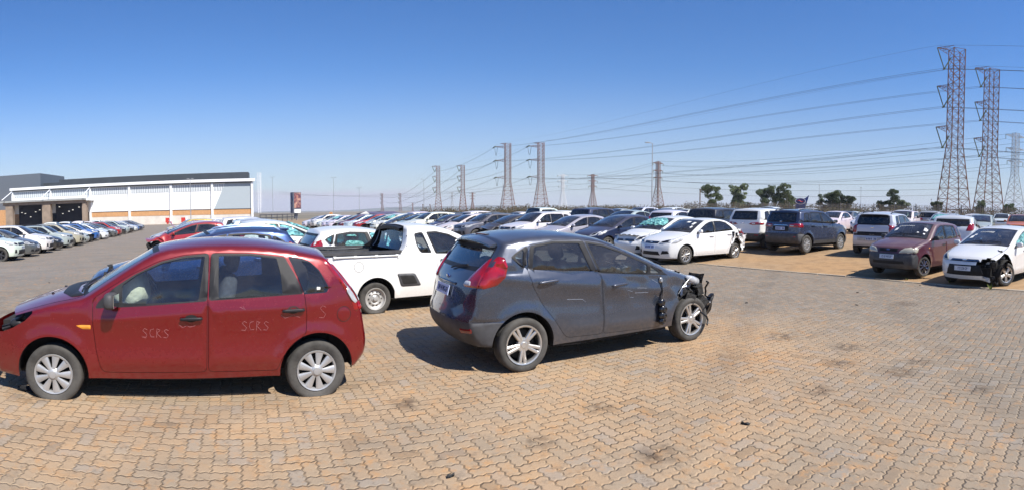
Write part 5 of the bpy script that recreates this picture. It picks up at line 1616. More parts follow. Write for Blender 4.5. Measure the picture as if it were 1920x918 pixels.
def film_hatch():
    sp = scale_spec(hatch_spec(step=.06, cstep=.055), 1.0, .97, 1.0)
    root, car, pr = make_car('hatch', sp, WHITE, 'paint_clean', 'white_hatchback', gl='glass_teal', plates=(None, None))
    film_part(car, root, [('R', [(.78, .99), (1.08, 1.20), (1.40, 1.30), (1.62, 1.335), (1.50, 1.02)])], 'film_blue', .012, .012)
    film_part(car, root, [('R', [(1.75, 1.06), (1.80, 1.16), (2.15, 1.18), (2.2, 1.08)]), ('R', [(1.9, 1.25), (1.95, 1.31), (2.2, 1.28)])], 'film', .010, .010)
    tag(root, 'white hatchback behind the white pickup with cyan plastic in its front window', 'car')
    return root, car

def film_wreck():
    sp = hatch_spec(step=.065, cstep=.055, deform=rumple(-.9, .3, .5, 1.0, .05, 6), wheel=('five', .2, .19, 'dark_alloy'))
    root, car, pr = make_car('hatch', sp, WHITE, 'paint_clean', 'white_hatchback', gl='glass_dark', plates=(None, None), kw=dict(f=dict(missing={'intake'})))
    film_part(car, root, [('T', [(.62, -.62), (.50, -.2), (.52, .3), (.66, .62), (.98, .60), (1.22, .35), (1.26, -.2), (1.05, -.55)])], 'film', .03, .03)
    film_part(car, root, [('L', [(.30, .95), (.42, 1.0), (.55, .98), (.50, .80), (.40, .72), (.34, .84)])], 'film', .03, .02)
    X = lambda s_: car.wb / 2 - s_
    m = MB(); crumple(m, (X(-.44), -.55, .74), (0, 1.1, .02), (.30, 0, .07), 10, 4, .03, 17); o = m.build('buckled_hood_edge', MAT['paint_clean'], root); o.color = (*WHITE, 1)
    m = MB(); m.box((X(-.35), 0, .68), (.3, 1.2, .10)); m.build('open_bonnet_gap', MAT['liner'], root)
    tag(root, 'white hatchback with buckled bonnet and teal plastic over its broken windscreen', 'car')
    return root, car
MAT['glass_teal'] = glass('teal_tinted_glass', (.12, .42, .45), .10)
MAT['blue_rail'] = simple('blue_grey_metal', (.25, .34, .5), .25, metal=.6)
# ------------------------------------------------------------------ the setting
F = 1000.0                                  # photo pixels per radian of the stitched panorama
PITCH = R(2.1); EYE = 1.75; ROW = R(34)
AX, RX_ = Vector((math.cos(ROW), math.sin(ROW), 0)), Vector((-math.sin(ROW), math.cos(ROW), 0))   # along the cars, along the rows

def gz(x, y):
    """lie of the land: the yard falls gently to the left and rises a little to the right"""
    z = -0.9 * (1 - math.exp(-max(0, -x - 9) / 35.0))
    a = x * AX.x + y * AX.y
    k = max(0.0, min(1.0, (x + 4) / 10.0))
    return z + k * (.05 * max(0, min(a, 20.5) - 14.8) + .35 * (1 - math.exp(-max(0, a - 20.5) / 25.0)))

def polar(px, d):
    """ground position at bearing px (photo column) and distance d"""
    u = (px - 960) / F
    return d * math.sin(u), d * math.cos(u)
def hz(px): return 394 + F * math.tan(PITCH) * (1 - math.cos((px - 960) / F))
def zat(px, py, d): return EYE + (hz(px) - py) / F * d

def ar(a, r): v = AX * a + RX_ * r; return v.x, v.y
def to_ar(x, y): return x * AX.x + y * AX.y, x * RX_.x + y * RX_.y
def kerb_a(r): return float(np.interp(r, [-30, -2, 1.2, 5.3, 8.8, 12.7, 16, 100], [11.2, 12.3, 13.05, 14.05, 14.2, 14.6, 14.7, 14.8]))

# ---- materials of the ground
def paving_mat():
    g = NT('zigzag_pavers')
    pos = g.geo('Position')
    rot = g.n('ShaderNodeVectorRotate', {'Vector': pos, 'Angle': -R(29)}, rotation_type='Z_AXIS').outputs[0]
    sx = g.n('ShaderNodeSeparateXYZ', {'Vector': rot})
    wob = g.noise(pos, 1.1, 2, .5); wob2 = g.noise(pos, 1.3, 2, .5)
    U_ = .105                                  # zigzag pavers two units long, laid in herringbone
    zig = lambda v, amp: g.math('MULTIPLY', g.math('SUBTRACT', g.math('ABSOLUTE', g.math('SUBTRACT', g.math('FRACT', v), .5)), .25), amp * 4)
    X0 = g.math('DIVIDE', g.math('ADD', sx.outputs[0], g.math('MULTIPLY', wob, .06)), U_); Y0 = g.math('DIVIDE', g.math('ADD', sx.outputs[1], g.math('MULTIPLY', wob2, .06)), U_)
    X = g.math('ADD', X0, zig(g.math('MULTIPLY', Y0, 1.5), .072)); Y = g.math('ADD', Y0, zig(g.math('MULTIPLY', X0, 1.5), .072))
    ix, iy = g.math('FLOOR', X), g.math('FLOOR', Y); fx, fy = g.math('FRACT', X), g.math('FRACT', Y)
    dd4 = g.math('FLOORED_MODULO', g.math('SUBTRACT', ix, iy), 4.0)
    ver = g.math('GREATER_THAN', dd4, 1.5)
    sel = lambda a, b: g.math('ADD', g.math('MULTIPLY', ver, b), g.math('MULTIPLY', g.math('SUBTRACT', 1.0, ver), a))
    inv3 = g.math('SUBTRACT', 3.0, dd4)
    u = sel(g.math('ADD', dd4, fx), g.math('ADD', inv3, fy)); v = sel(fy, fx)
    ox = sel(g.math('SUBTRACT', ix, dd4), ix); oy = sel(iy, g.math('SUBTRACT', iy, inv3))
    du = g.math('MULTIPLY', g.math('MINIMUM', u, g.math('SUBTRACT', 2.0, u)), U_)
    dv = g.math('MULTIPLY', g.math('MINIMUM', v, g.math('SUBTRACT', 1.0, v)), U_)
    d = g.math('MINIMUM', du, dv)
    nf = g.noise(pos, 60, 3)
    dn = g.math('ADD', d, g.math('MULTIPLY', g.math('SUBTRACT', g.noise(pos, 22, 3), .5), .006))
    joint = g.ramp(dn, .0012, .0055, 1.0, 0.0)
    cell = g.n('ShaderNodeCombineXYZ', {'X': ox, 'Y': oy, 'Z': ver})
    rnd_ = g.n('ShaderNodeTexWhiteNoise', {'Vector': cell}, noise_dimensions='3D')
    rv = g.n('ShaderNodeSeparateColor', {'Color': rnd_.outputs['Color']})
    # stains and dust with shapes of their own
    w1 = g.noise(pos, .16, 5, .6); w2 = g.noise(pos, .55, 5, .65); w3 = g.noise(pos, 3.0, 4, .6)
    sep = g.n('ShaderNodeSeparateXYZ', {'Vector': pos})
    def blob(cx, cy, r0, r1):
        dx = g.math('SUBTRACT', sep.outputs[0], cx); dy = g.math('SUBTRACT', sep.outputs[1], cy)
        dd = g.math('SQRT', g.math('ADD', g.math('MULTIPLY', dx, dx), g.math('MULTIPLY', dy, dy)))
        return g.ramp(dd, r0, r1, 1.0, 0.0)
    near = g.math('MAXIMUM', g.math('MAXIMUM', blob(-.3, 4.2, 1.8, 5.2), blob(2.8, 6.2, .6, 3.2)), g.math('MAXIMUM', blob(-2.4, 8.4, .8, 3.0), blob(-3.5, 3.0, .6, 3.2)))
    orange = g.math('MULTIPLY', near, g.ramp(g.math('ADD', g.math('MULTIPLY', w2, .6), g.math('MULTIPLY', w1, .5)), .34, .56))
    rust = g.math('MULTIPLY', g.math('MAXIMUM', blob(3.2, 6.0, .3, 2.6), g.math('MULTIPLY', blob(1.2, 3.6, .3, 2.8), .5)), g.ramp(w2, .45, .66))
    grey = g.mix(rv.outputs[0], (.19, .163, .130, 1), (.245, .208, .163, 1))
    c = g.mix(g.math('MULTIPLY', orange, .85), grey, g.mix(rv.outputs[1], (.44, .292, .165, 1), (.385, .285, .185, 1)))
    c = g.mix(g.math('MULTIPLY', g.math('MULTIPLY', rust, g.ramp(g.noise(pos, 8, 4, .7), .38, .60, .12, 1.0)), g.ramp(rv.outputs[1], 0, 1, .45, .95)), c, (.36, .175, .065, 1))
    # single pavers that kept their grey, a few dark or rusty ones
    c = g.mix(g.ramp(rv.outputs[2], .80, .95, 0, .40), c, (.25, .235, .215, 1))
    c = g.mix(g.ramp(rv.outputs[0], .95, .98, 0, .35), c, (.16, .10, .055, 1))
    # the traffic lane on the left: worn smooth and grey with pale dust
    lane = g.math('MULTIPLY', g.ramp(sep.outputs[0], -7, -13), g.ramp(w1, .3, .65, .55, 1.0))
    c = g.mix(g.math('MULTIPLY', lane, .75), c, g.mix(g.ramp(w2, .35, .65), (.165, .158, .150, 1), (.235, .220, .200, 1)))
    c = g.mix(g.math('MULTIPLY', g.ramp(w3, .55, .8), .16), c, (.10, .085, .07, 1))
    blot = g.noise(pos, 7.5, 4, .7); blot2 = g.noise(pos, 1.9, 4, .65)
    c = g.mix(g.math('MULTIPLY', g.ramp(blot, .50, .68), g.ramp(blot2, .38, .6, .15, .75)), c, (.44, .235, .095, 1))
    c = g.mix(g.math('MULTIPLY', g.ramp(g.noise(pos, 10, 4, .7), .54, .70), .55), c, (.13, .10, .075, 1))
    st = g.ramp(g.noise(pos, .85, 3, .5), .66, .78, 0, .5)
    c = g.mix(st, c, (.085, .072, .06, 1))
    oil = None
    for px_, py_, rr_ in ((1691, 700, .16), (1728, 680, .14), (1577, 683, .15), (1592, 652, .18), (1846, 733, .10), (1700, 570, .22), (1540, 735, .12), (1468, 632, .2), (60, 742, .2), (1010, 836, .10), (1240, 862, .13), (1130, 770, .12), (760, 760, .12)):
        dd_ = EYE / ((py_ - hz(px_)) / F); x_, y_ = polar(px_, dd_)
        b_ = g.math('MULTIPLY', blob(x_, y_, rr_ * .25, rr_ * 1.7), g.ramp(g.noise(pos, 9, 3, .6), .36, .58))
        oil = b_ if oil is None else g.math('MAXIMUM', oil, b_)
    c = g.mix(g.math('MULTIPLY', oil, .8), c, (.075, .050, .034, 1))
    tm_ = g.n('ShaderNodeTexWave', {'Vector': g.n('ShaderNodeVectorRotate', {'Vector': pos, 'Angle': R(32)}, rotation_type='Z_AXIS').outputs[0], 'Scale': .11, 'Distortion': 5.0, 'Detail': 2, 'Detail Scale': .35}).outputs['Fac']
    c = g.mix(g.math('MULTIPLY', g.ramp(tm_, .90, .99), g.ramp(w2, .40, .62, 0, .30)), c, (.10, .088, .075, 1))
    jc = g.mix(g.ramp(g.noise(pos, 1.6, 3), .40, .60), (.10, .072, .045, 1), (.46, .33, .20, 1))
    c = g.mix(g.math('MULTIPLY', g.math('MULTIPLY', joint, g.ramp(g.noise(pos, 5, 3), .3, .6, .35, 1.0)), g.ramp(lane, .2, .9, .9, .3)), c, jc)
    c = g.mix(g.math('MULTIPLY', nf, .16), c, (.08, .065, .05, 1))
    cham = g.ramp(dn, .001, .014, 0, 1)
    tx = g.math('MULTIPLY', g.math('SUBTRACT', rv.outputs[0], .5), g.math('MULTIPLY', fx, .009)); ty = g.math('MULTIPLY', g.math('SUBTRACT', rv.outputs[2], .5), g.math('MULTIPLY', fy, .009))
    h = g.math('ADD', g.math('MULTIPLY', cham, .0085), g.math('ADD', g.math('MULTIPLY', nf, .0022), g.math('ADD', g.math('ADD', tx, ty), g.math('ADD', g.math('MULTIPLY', rv.outputs[1], .005), g.math('MULTIPLY', w3, .004)))))
    b = g.n('ShaderNodeBump', {'Height': h, 'Distance': 1.0, 'Strength': 1.0}).outputs[0]
    g.bsdf(color=c, rough=.88, spec=.22, normal=b)
    return g.m

def dirt_mat():
    g = NT('dry_earth')
    pos = g.geo('Position')
    n1 = g.noise(pos, .25, 5, .6); n2 = g.noise(pos, 2.2, 5, .65); n3 = g.noise(pos, 22, 4, .7)
    c = g.mix(g.ramp(n1, .35, .65), (.36, .225, .115, 1), (.30, .215, .135, 1))
    c = g.mix(g.ramp(n2, .45, .7, 0, .7), c, (.21, .135, .075, 1))
    c = g.mix(g.ramp(n3, .5, .75, 0, .45), c, (.15, .10, .06, 1))
    sep = g.n('ShaderNodeSeparateXYZ', {'Vector': pos})
    far = g.ramp(g.n('ShaderNodeVectorMath', {0: pos}, operation='LENGTH').outputs['Value'], 90, 190)
    c = g.mix(far, c, g.mix(g.ramp(g.noise(pos, .012, 5), .4, .6), (.22, .185, .145, 1), (.15, .135, .10, 1)))
    h = g.math('ADD', g.math('MULTIPLY', n2, .05), g.math('MULTIPLY', n3, .012))
    g.bsdf(color=c, rough=.95, spec=.15, normal=g.n('ShaderNodeBump', {'Height': h, 'Distance': 1.0, 'Strength': .8}).outputs[0])
    return g.m

def grid_sheet(name, As, Rs, zf, mat):
    vs = []; fs = []
    for a in As:
        for r in Rs:
            x, y = ar(a, r); vs.append((x, y, zf(a, r, x, y)))
    m = len(Rs)
    fs = [(i * m + j, i * m + j + 1, (i + 1) * m + j + 1, (i + 1) * m + j) for i in range(len(As) - 1) for j in range(m - 1)]
    me = bpy.data.meshes.new(name); me.from_pydata(vs, [], fs); fix_normals(me); me.shade_smooth()
    if me.polygons[0].normal.z < 0: me.flip_normals()
    o = link_mesh(name, me, mat); tag(o, kind='structure')
    return o

def setting():
    big = [-7000, -3000, -1200, -500, -250, -150, -100]
    As = big + list(range(-80, 14, 4)) + [13.0] + list(range(16, 100, 4)) + [120, 150, 200, 300, 600, 1500, 3500, 7000]
    Rs = [-7000, -3000, -1200, -500, -200, -100, -60] + list(range(-40, 140, 4)) + [160, 200, 300, 600, 1500, 3500, 7000]
    grid_sheet('ground', sorted(set(As)), Rs, lambda a, r, x, y: gz(x, y) - (.12 if (a < 13.5 and -70 < a and -40 <= r <= 136) else .0), dirt_mat())
    # paving up to the kerb line
    rr = list(np.arange(-30, 130, 2.0)); tt = [-66 + 2 * k for k in range(39)] + [None]
    vs = []
    for r in rr:
        k = kerb_a(r)
        for t in tt:
            a = k if t is None else min(t, k - .2)
            x, y = ar(a, r); vs.append((x, y, gz(x, y) + .004))
    m = len(tt)
    me = bpy.data.meshes.new('paving'); me.from_pydata(vs, [], [(i * m + j, i * m + j + 1, (i + 1) * m + j + 1, (i + 1) * m + j) for i in range(len(rr) - 1) for j in range(m - 1)])
    fix_normals(me)
    if me.polygons[0].normal.z < 0: me.flip_normals()
    tag(link_mesh('paving', me, paving_mat()), kind='structure')
    # flush concrete edging and the earth strip right behind it
    kb = MB(); es = []
    rs = list(np.arange(-30, 100, .9))
    for r0, r1 in zip(rs[:-1], rs[1:]):
        P = []
        for r in (r0 + .012, r1 - .012):
            for o in (0, .13):
                x, y = ar(kerb_a(r) + o, r); P.append((x, y, gz(x, y)))
        top = [(p[0], p[1], p[2] + .022 + rnd.uniform(-.004, .006)) for p in P]; bot = [(p[0], p[1], p[2] - .1) for p in P]
        kb.add(top + bot, [(0, 1, 3, 2), (4, 6, 7, 5), (0, 4, 5, 1), (2, 3, 7, 6), (0, 2, 6, 4), (1, 5, 7, 3)])
    tag(kb.build('kerb', simple('concrete_edging', (.33, .27, .20), .9, var=.3, scale=1.5)), kind='structure')
    rr2 = list(np.arange(-30, 128, 2.0)); vs = []
    off = [.12, .8, 2, 4, 7, 11]
    for r in rr2:
        for o in off:
            x, y = ar(kerb_a(r) + o, r); vs.append((x, y, gz(x, y) + .006))
    m = len(off)
    me = bpy.data.meshes.new('earth_strip'); me.from_pydata(vs, [], [(i * m + j, i * m + j + 1, (i + 1) * m + j + 1, (i + 1) * m + j) for i in range(len(rr2) - 1) for j in range(m - 1)])
    fix_normals(me)
    if me.polygons[0].normal.z < 0: me.flip_normals()
    tag(link_mesh('earth_strip', me, bpy.data.materials['dry_earth']), kind='structure')
    # low hills on the horizon
    hb = MB(); n = 160; r_ = random.Random(3)
    ph = [r_.uniform(0, 6.28) for _ in range(6)]
    ring = []
    for i in range(n + 1):
        u = -1.3 + 2.6 * i / n
        h = 20 + 12 * math.sin(5 * u + ph[0]) + 8 * math.sin(13 * u + ph[1]) + 4 * math.sin(31 * u + ph[2])
        h = max(4, h) * (.55 + .45 * min(1, max(0, (u + .45) / .4)))
        ring.append(((3600 * math.sin(u), 3600 * math.cos(u), -5), (4000 * math.sin(u), 4000 * math.cos(u), h), (4800 * math.sin(u), 4800 * math.cos(u), -5)))
    hb.add([p for q in ring for p in q], [(3 * i + k, 3 * i + k + 1, 3 * i + k + 4, 3 * i + k + 3) for i in range(n) for k in (0, 1)])
    tag(hb.build('hills', simple('distant_scrub', (.10, .105, .075), .95, var=.3, scale=.01), smooth=60), kind='structure')

# ------------------------------------------------------------------ the warehouse
def warehouse():
    O = Vector((-62.9, 119.0, 0)); U = Vector((-61.2, -27.2, 0)).normalized(); N = Vector((-U.y, U.x, 0))
    if N.dot(-O) < 0: N = -N
    def up(px):
        u = (px - 960) / F; d = Vector((math.sin(u), math.cos(u), 0))
        den = d.x * -U.y + d.y * U.x
        t = (O.x * -U.y + O.y * U.x) / den
        return (d * t - O).dot(U)
    Pt = lambda u, n, z: O + U * u + N * n + Vector((0, 0, z))
    root = empty('warehouse', Pt(0, 0, -1.0)); inv = -Vector(root.location)
    W = simple('white_cladding', (.78, .79, .78), .5, var=.03, scale=.4); BR = simple('face_brick', (.50, .27, .12), .85, var=.12, scale=2); CO = simple('pale_plinth', (.60, .56, .50), .85, var=.12, scale=.6)
    DK = simple('dark_roof_sheet', (.045, .052, .06), .5, var=.1, scale=.5); GP = simple('grey_panel', (.36, .41, .44), .5, var=.04); WS = simple('white_steel', (.76, .77, .78), .4, var=.04)
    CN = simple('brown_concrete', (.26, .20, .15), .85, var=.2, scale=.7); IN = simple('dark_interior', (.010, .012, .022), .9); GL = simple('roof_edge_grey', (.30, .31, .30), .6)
    def slab(mb, u0, u1, n0, n1, z0, z1):
        P = [Pt(u, n, z) + inv for z in (z0, z1) for n in (n0, n1) for u in (u0, u1)]
        mb.add(P, [(0, 2, 3, 1), (4, 5, 7, 6), (0, 1, 5, 4), (2, 6, 7, 3), (0, 4, 6, 2), (1, 3, 7, 5)]); return mb
    L = up(26); uo = [up(165), up(105), up(92), up(36)]
    def part(name, mat, *bx):
        m = MB()
        for b in bx: slab(m, *b)
        return m.build(name, mat, root)
    part('plinth', CO, (0, uo[0] - .6, -.6, 0, -1, 1.35))
    part('brick_band', BR, (-.02, uo[0] - .6, -.6, .05, 1.352, 2.62))
    part('drip_line', DK, (0, uo[0] - .6, -.5, .12, 2.622, 2.76))
    ug = up(402); ug2 = up(424)
    part('wall', W, (0, L, -.6, -.001, 2.762, 10.2))
    part('wall', W, (uo[0] - .6, L, -.7, .0, -1, 2.76)) if False else None
    m = MB(); m.add([Pt(0, .06, 2.77) + inv, Pt(ug, .06, 2.77) + inv, Pt(ug2, .06, 9.3) + inv, Pt(0, .06, 9.3) + inv, Pt(0, -.01, 2.77) + inv, Pt(ug, -.01, 2.77) + inv, Pt(ug2, -.01, 9.3) + inv, Pt(0, -.01, 9.3) + inv],
          [(0, 1, 2, 3), (7, 6, 5, 4), (0, 4, 5, 1), (1, 5, 6, 2), (2, 6, 7, 3), (3, 7, 4, 0)]); m.build('grey_wall_panel', GP, root)
    # translucent sheets under the eaves, bay by bay
    cols = [0, up(399), up(322), up(244), up(171), up(97), L]
    TR = NT('translucent_sheet'); o = TR.obj(); w = TR.n('ShaderNodeTexWave', {'Vector': o, 'Scale': .55, 'Distortion': 3.0, 'Detail': 3}); TR.bsdf(color=TR.mix(w.outputs['Fac'], (.34, .37, .39, 1), (.62, .65, .66, 1)), rough=.4)
    for i in range(6):
        a, b = cols[i] + .35, cols[i + 1] - .35
        if i == 0: a = up(428)
        part('translucent_panel', TR.m, (a, b, -.3, .05, 7.35, 9.0))
    for c in cols: part('column', WS, (c - .28, c + .28, .0, .45, -1, 9.9))
    part('eaves_beam', WS, (-.8, L + .6, -.2, .9, 9.55, 10.25)); part('dark_gutter_line', DK, (0, L, -.1, .5, 9.25, 9.548))  # dark slab along the wall, right under the eaves beam
    part('roof', DK, (up(462), up(88), -14, -9, 9, 12.6), (.3, L, -9, -.6, 9.6, 10.21), (6, L + 30, -60, -14, -1, 12.2))
    # office block / high wall on the left
    part('tall_wing', simple('slate_cladding', (.105, .125, .150), .5, var=.05), (L - 3, L + 60, -30, -12, 3.6, 15.2)); part('wing_brick_wall', BR, (L - 1, L + 60, -11.9, -4, -1, 4.2))
    # canopy over the two loading openings
    c0, c1 = up(171), L + 1.2
    part('canopy_roof', GL, (c0 - .5, c1 + 1, .0, 4.5, 6.0, 6.5)); part('canopy_edge', WS, (c0 - 1, c0 - .5, 0, 4.6, 5.8, 6.5))
    part('canopy_beam', CN, (c0, c1, 3.2, 3.9, 5.2, 5.998))
    for a, b in ((uo[0] - 1.2, uo[0] + .1), (uo[1] - .2, uo[2] + .2), (uo[3] - .1, uo[3] + 2.2)): part('canopy_pier', CN, (a, b, 2.6, 3.8, -1, 5.198))
    for a, b in ((uo[0], uo[1]), (uo[2], uo[3])):
        dr = part('dark_opening_sheet', IN, (a + .1, b - .1, .05, .12, -1, 5.4))  # near-black sheet on the wall, the hall's darkness put into its colour
        r_ = random.Random(int(a * 10))
        e = NT('hall_lamp'); e.bsdf(color=(.8, .8, .75, 1), emit=(1, .95, .85, 1), emits=.8)
        for k in range(6): MB().box(Pt(a + 1.2 + (b - a - 2.4) * (k + r_.uniform(-.3, .3)) / 5, .16, r_.uniform(1.8, 4.6)) + inv, (.42, .05, .14), Matrix.Rotation(math.atan2(U.y, U.x), 3, 'Z')).build('hall_light', e.m, dr)
    for c in (up(97), up(171), L):
        m = MB(); m.bar(Pt(c, .5, 9.3) + inv, Pt(c, 6.5, 6.7) + inv, .12, 8); m.build('tie_rod', WS, root)
    # caged ladder at the right end
    m = MB()
    for q in (-1.5, -2.1): m.bar(Pt(q, .2, 1.5) + inv, Pt(q, .2, 11.6) + inv, .06, 6)
    for k in range(24): m.bar(Pt(-1.5, .2, 1.8 + .4 * k) + inv, Pt(-2.1, .2, 1.8 + .4 * k) + inv, .035, 4)
    for k in range(10):
        z = 3 + .95 * k; pts = [Pt(-1.8 + .62 * math.cos(t), .2 + .75 * math.sin(t), z) + inv for t in np.linspace(0, math.pi, 7)]; m.tube(pts, .03, 4)
    for t in np.linspace(.3, 2.84, 4): m.bar(Pt(-1.8 + .62 * math.cos(t), .2 + .75 * math.sin(t), 3) + inv, Pt(-1.8 + .62 * math.cos(t), .2 + .75 * math.sin(t), 11.6) + inv, .03, 4)
    m.build('caged_ladder', WS, root)
    tag(root, 'long white warehouse with orange brick band and two dark loading openings', 'warehouse')
    # hose cabinets and bollards standing along the wall
    for i, px in enumerate((318, 347)):
        q = Pt(up(px), 2.2, 0); z = gz(q.x, q.y)
        r2 = empty('hose_reel_cabinet', (q.x, q.y, z), math.atan2(U.y, U.x))
        m = MB(); m.box((0, 0, .95), (1.0, .5, 1.2)); m.box((0, 0, .17), (.5, .3, .34)); m.build('cabinet', simple('signal_red', (.5, .03, .02), .5), r2)
        m = MB(); m.box((0, -.26, .95), (.8, .02, 1.0)); m.build('cabinet_door', bpy.data.materials['signal_red'], r2)
        tag(r2, 'red hose cabinet at the warehouse wall, ' + ('left of the pair' if i == 0 else 'right of the pair'), 'hose cabinet', 'red hose cabinets by the warehouse')
        r3 = empty('bollard', (*Pt(up(px + 6), 2.4, 0).xy, z))
        m = MB(); m.lathe([(0, 0), (.28, 0), (.28, 1.5), (.2, 1.65), (0, 1.68)], 12); mm = m.build('post', W, r3, smooth=50); mm.data.transform(Matrix.Rotation(R(90), 4, 'X'))
        m = MB(); m.lathe([(.29, .3), (.29, .6)], 12); mm = m.build('red_band', bpy.data.materials['signal_red'], r3); mm.data.transform(Matrix.Rotation(R(90), 4, 'X'))
        tag(r3, 'white bollard with red band beside the ' + ('left' if i == 0 else 'right') + ' hose cabinet', 'bollard', 'bollards by the warehouse')

# ------------------------------------------------------------------ pylons and lines
def steel(name, c, rust):
    g = NT(name); pos = g.geo('Position')
    n = g.noise(pos, .45, 5, .7)
    g.bsdf(color=g.mix(g.ramp(n, .38, .62), C4(c), C4(rust)), rough=.7, metal=.2)
    return g.m
PY = {}
def lattice(mb, z0, z1, w0, w1, n, r, rb):
    c = [(-1, -1), (1, -1), (1, 1), (-1, 1)]
    zs = [z0 + (z1 - z0) * i / n for i in range(n + 1)]
    ww = lambda z: (w0 + (w1 - w0) * (z - z0) / (z1 - z0)) / 2
    for a, b in zip(zs[:-1], zs[1:]):
        for k in range(4):
            p, q = c[k], c[(k + 1) % 4]
            wa, wb_ = ww(a), ww(b)
            mb.bar((p[0] * wa, p[1] * wa, a), (p[0] * wb_, p[1] * wb_, b), r, 4)
            mb.bar((p[0] * wa, p[1] * wa, a), (q[0] * wb_, q[1] * wb_, b), rb, 4)
            mb.bar((q[0] * wa, q[1] * wa, a), (p[0] * wb_, p[1] * wb_, b), rb, 4)
            mb.bar((p[0] * wb_, p[1] * wb_, b), (q[0] * wb_, q[1] * wb_, b), rb, 4)

def arm(mb, z, w, L, h, sgn, r):
    """tapering lattice cross-arm along x"""
    t = (sgn * (w / 2 + L), 0, z + h * .55)
    base = [(sgn * w / 2, -w / 2, z), (sgn * w / 2, w / 2, z), (sgn * w / 2, -w / 2, z + h), (sgn * w / 2, w / 2, z + h)]
    for b in base: mb.bar(b, t, r, 4)
    for k in (.25, .5, .75):
        q = [tuple(b[i] + (t[i] - b[i]) * k for i in range(3)) for b in base]
        for i, j in ((0, 1), (0, 2), (1, 3), (2, 3), (0, 3)): mb.bar(q[i], q[j], r * .8, 4)
    return t

def pylon(x, y, h, rz, kind, label, mat, fat=1.0, group=None, arms=True):
    """kind: 'vee' one-sided arms with V strings, 'strain' one-sided arms with dead-end strings, 'double' arms on both sides"""
    z0 = gz(x, y)
    root = empty('pylon', (x, y, z0), rz)
    k = h / 47.0
    r = .15 * fat; rb = .066 * fat
    bw, ww, wz = (7.8 * k, 3.5 * k, .44 * h)
    if kind == 'strain': bw, ww = 9.5 * k, 3.8 * k
    if kind == 'double': bw, ww, wz = 10 * k, 3.0 * k, .52 * h
    m = MB(); lattice(m, 0, wz, bw, ww, 7, r, rb); lattice(m, wz, h * (1 if kind != 'double' else .99), ww, ww * (.98 if kind != 'double' else .9), 11, r, rb)
    m.build('lattice_tower', mat, root)
    att = []
    if kind == 'vee':
        lev = [(.52 * h, 4.0 * k), (.755 * h, 4.0 * k), (.975 * h, 4.2 * k)]
        for i, (z, L) in enumerate(lev):
            m = MB(); t = arm(m, z, ww, L, 1.6 * k, -1, rb); m.build('cross_arm', mat, root)
            b = Vector((-(ww / 2 + L * .48), 0, z - 4.6 * k)); m = MB()
            m.bar(t, b, .16 * fat, 6); m.bar((-ww / 2, 0, z - 1.2 * k), b, .16 * fat, 6); m.sell(b, (.5, 1.6, .35), .8); m.build('insulator', PY['green'], root)
            att.append(b)
        att.append(Vector((-(ww / 2 + 4.2 * k), 0, h + .3)))
    elif kind == 'strain':
        for z, L in ((.49 * h, 6.2 * k), (.735 * h, 6.4 * k), (.93 * h, 6.8 * k)):
            m = MB(); t = Vector(arm(m, z, ww, L, 1.6 * k, -1, rb)); m.build('cross_arm', mat, root)
            m = MB(); e0, e1 = t + Vector((-.6, 4.2, -.5)), t + Vector((-.6, -4.2, -.5)); m.bar(t, e0, .3 * fat, 6); m.bar(t, e1, .3 * fat, 6)
            m.build('insulator', PY['green'], root)
            m = MB(); m.tube([e0 + (e1 - e0) * q + Vector((1.2, 0, -5.5 * k * math.sin(math.pi * q))) for q in np.linspace(0, 1, 11)], .09 * fat, 5); m.build('jumper_cable', PY['wire'], root)
            att.append(t + Vector((-.6, 0, -.5)))
        m = MB(); arm(m, .985 * h, ww, 3.5 * k, .7 * k, -1, rb * .8); m.build('earth_wire_arm', mat, root); att.append(Vector((-ww / 2 - 3.5 * k, 0, h)))
    else:
        for z, L in ((.66 * h, 4.5 * k), (.80 * h, 5.5 * k), (.945 * h, 6.0 * k)):
            for sg in (-1, 1):
                m = MB(); t = Vector(arm(m, z, ww * .92, L, 1.3 * k, sg, rb * 1.3)); m.build('cross_arm', mat, root)
                m = MB(); b = t + Vector((0, 0, -2.2 * k)); m.bar(t, b, .13 * fat, 6); m.build('insulator', PY['green'], root)
                att.append(b)
        att.append(Vector((0, 0, h)))
    tag(root, label, 'pylon', group or 'pylons crossing the land behind the yard')
    Mx = Matrix.Translation((x, y, z0)) @ Matrix.Rotation(rz, 4, 'Z')
    return [Mx @ a for a in att]

def cable(a, b, sag, r, label, twin=.45, grp='power line conductors'):
    a = Vector(a); b = Vector(b); d = b - a; s_ = Vector((-d.y, d.x, 0)).normalized()
    m = MB()
    for o in ((-twin / 2, twin / 2) if twin else (0,)):
        m.tube([a + d * q + s_ * o + Vector((0, 0, -4 * sag * q * (1 - q) + o * .5)) for q in np.linspace(0, 1, 33)], r, 4)
    o = m.build('power_line', PY['wire']); tag(o, label, 'power line', grp)

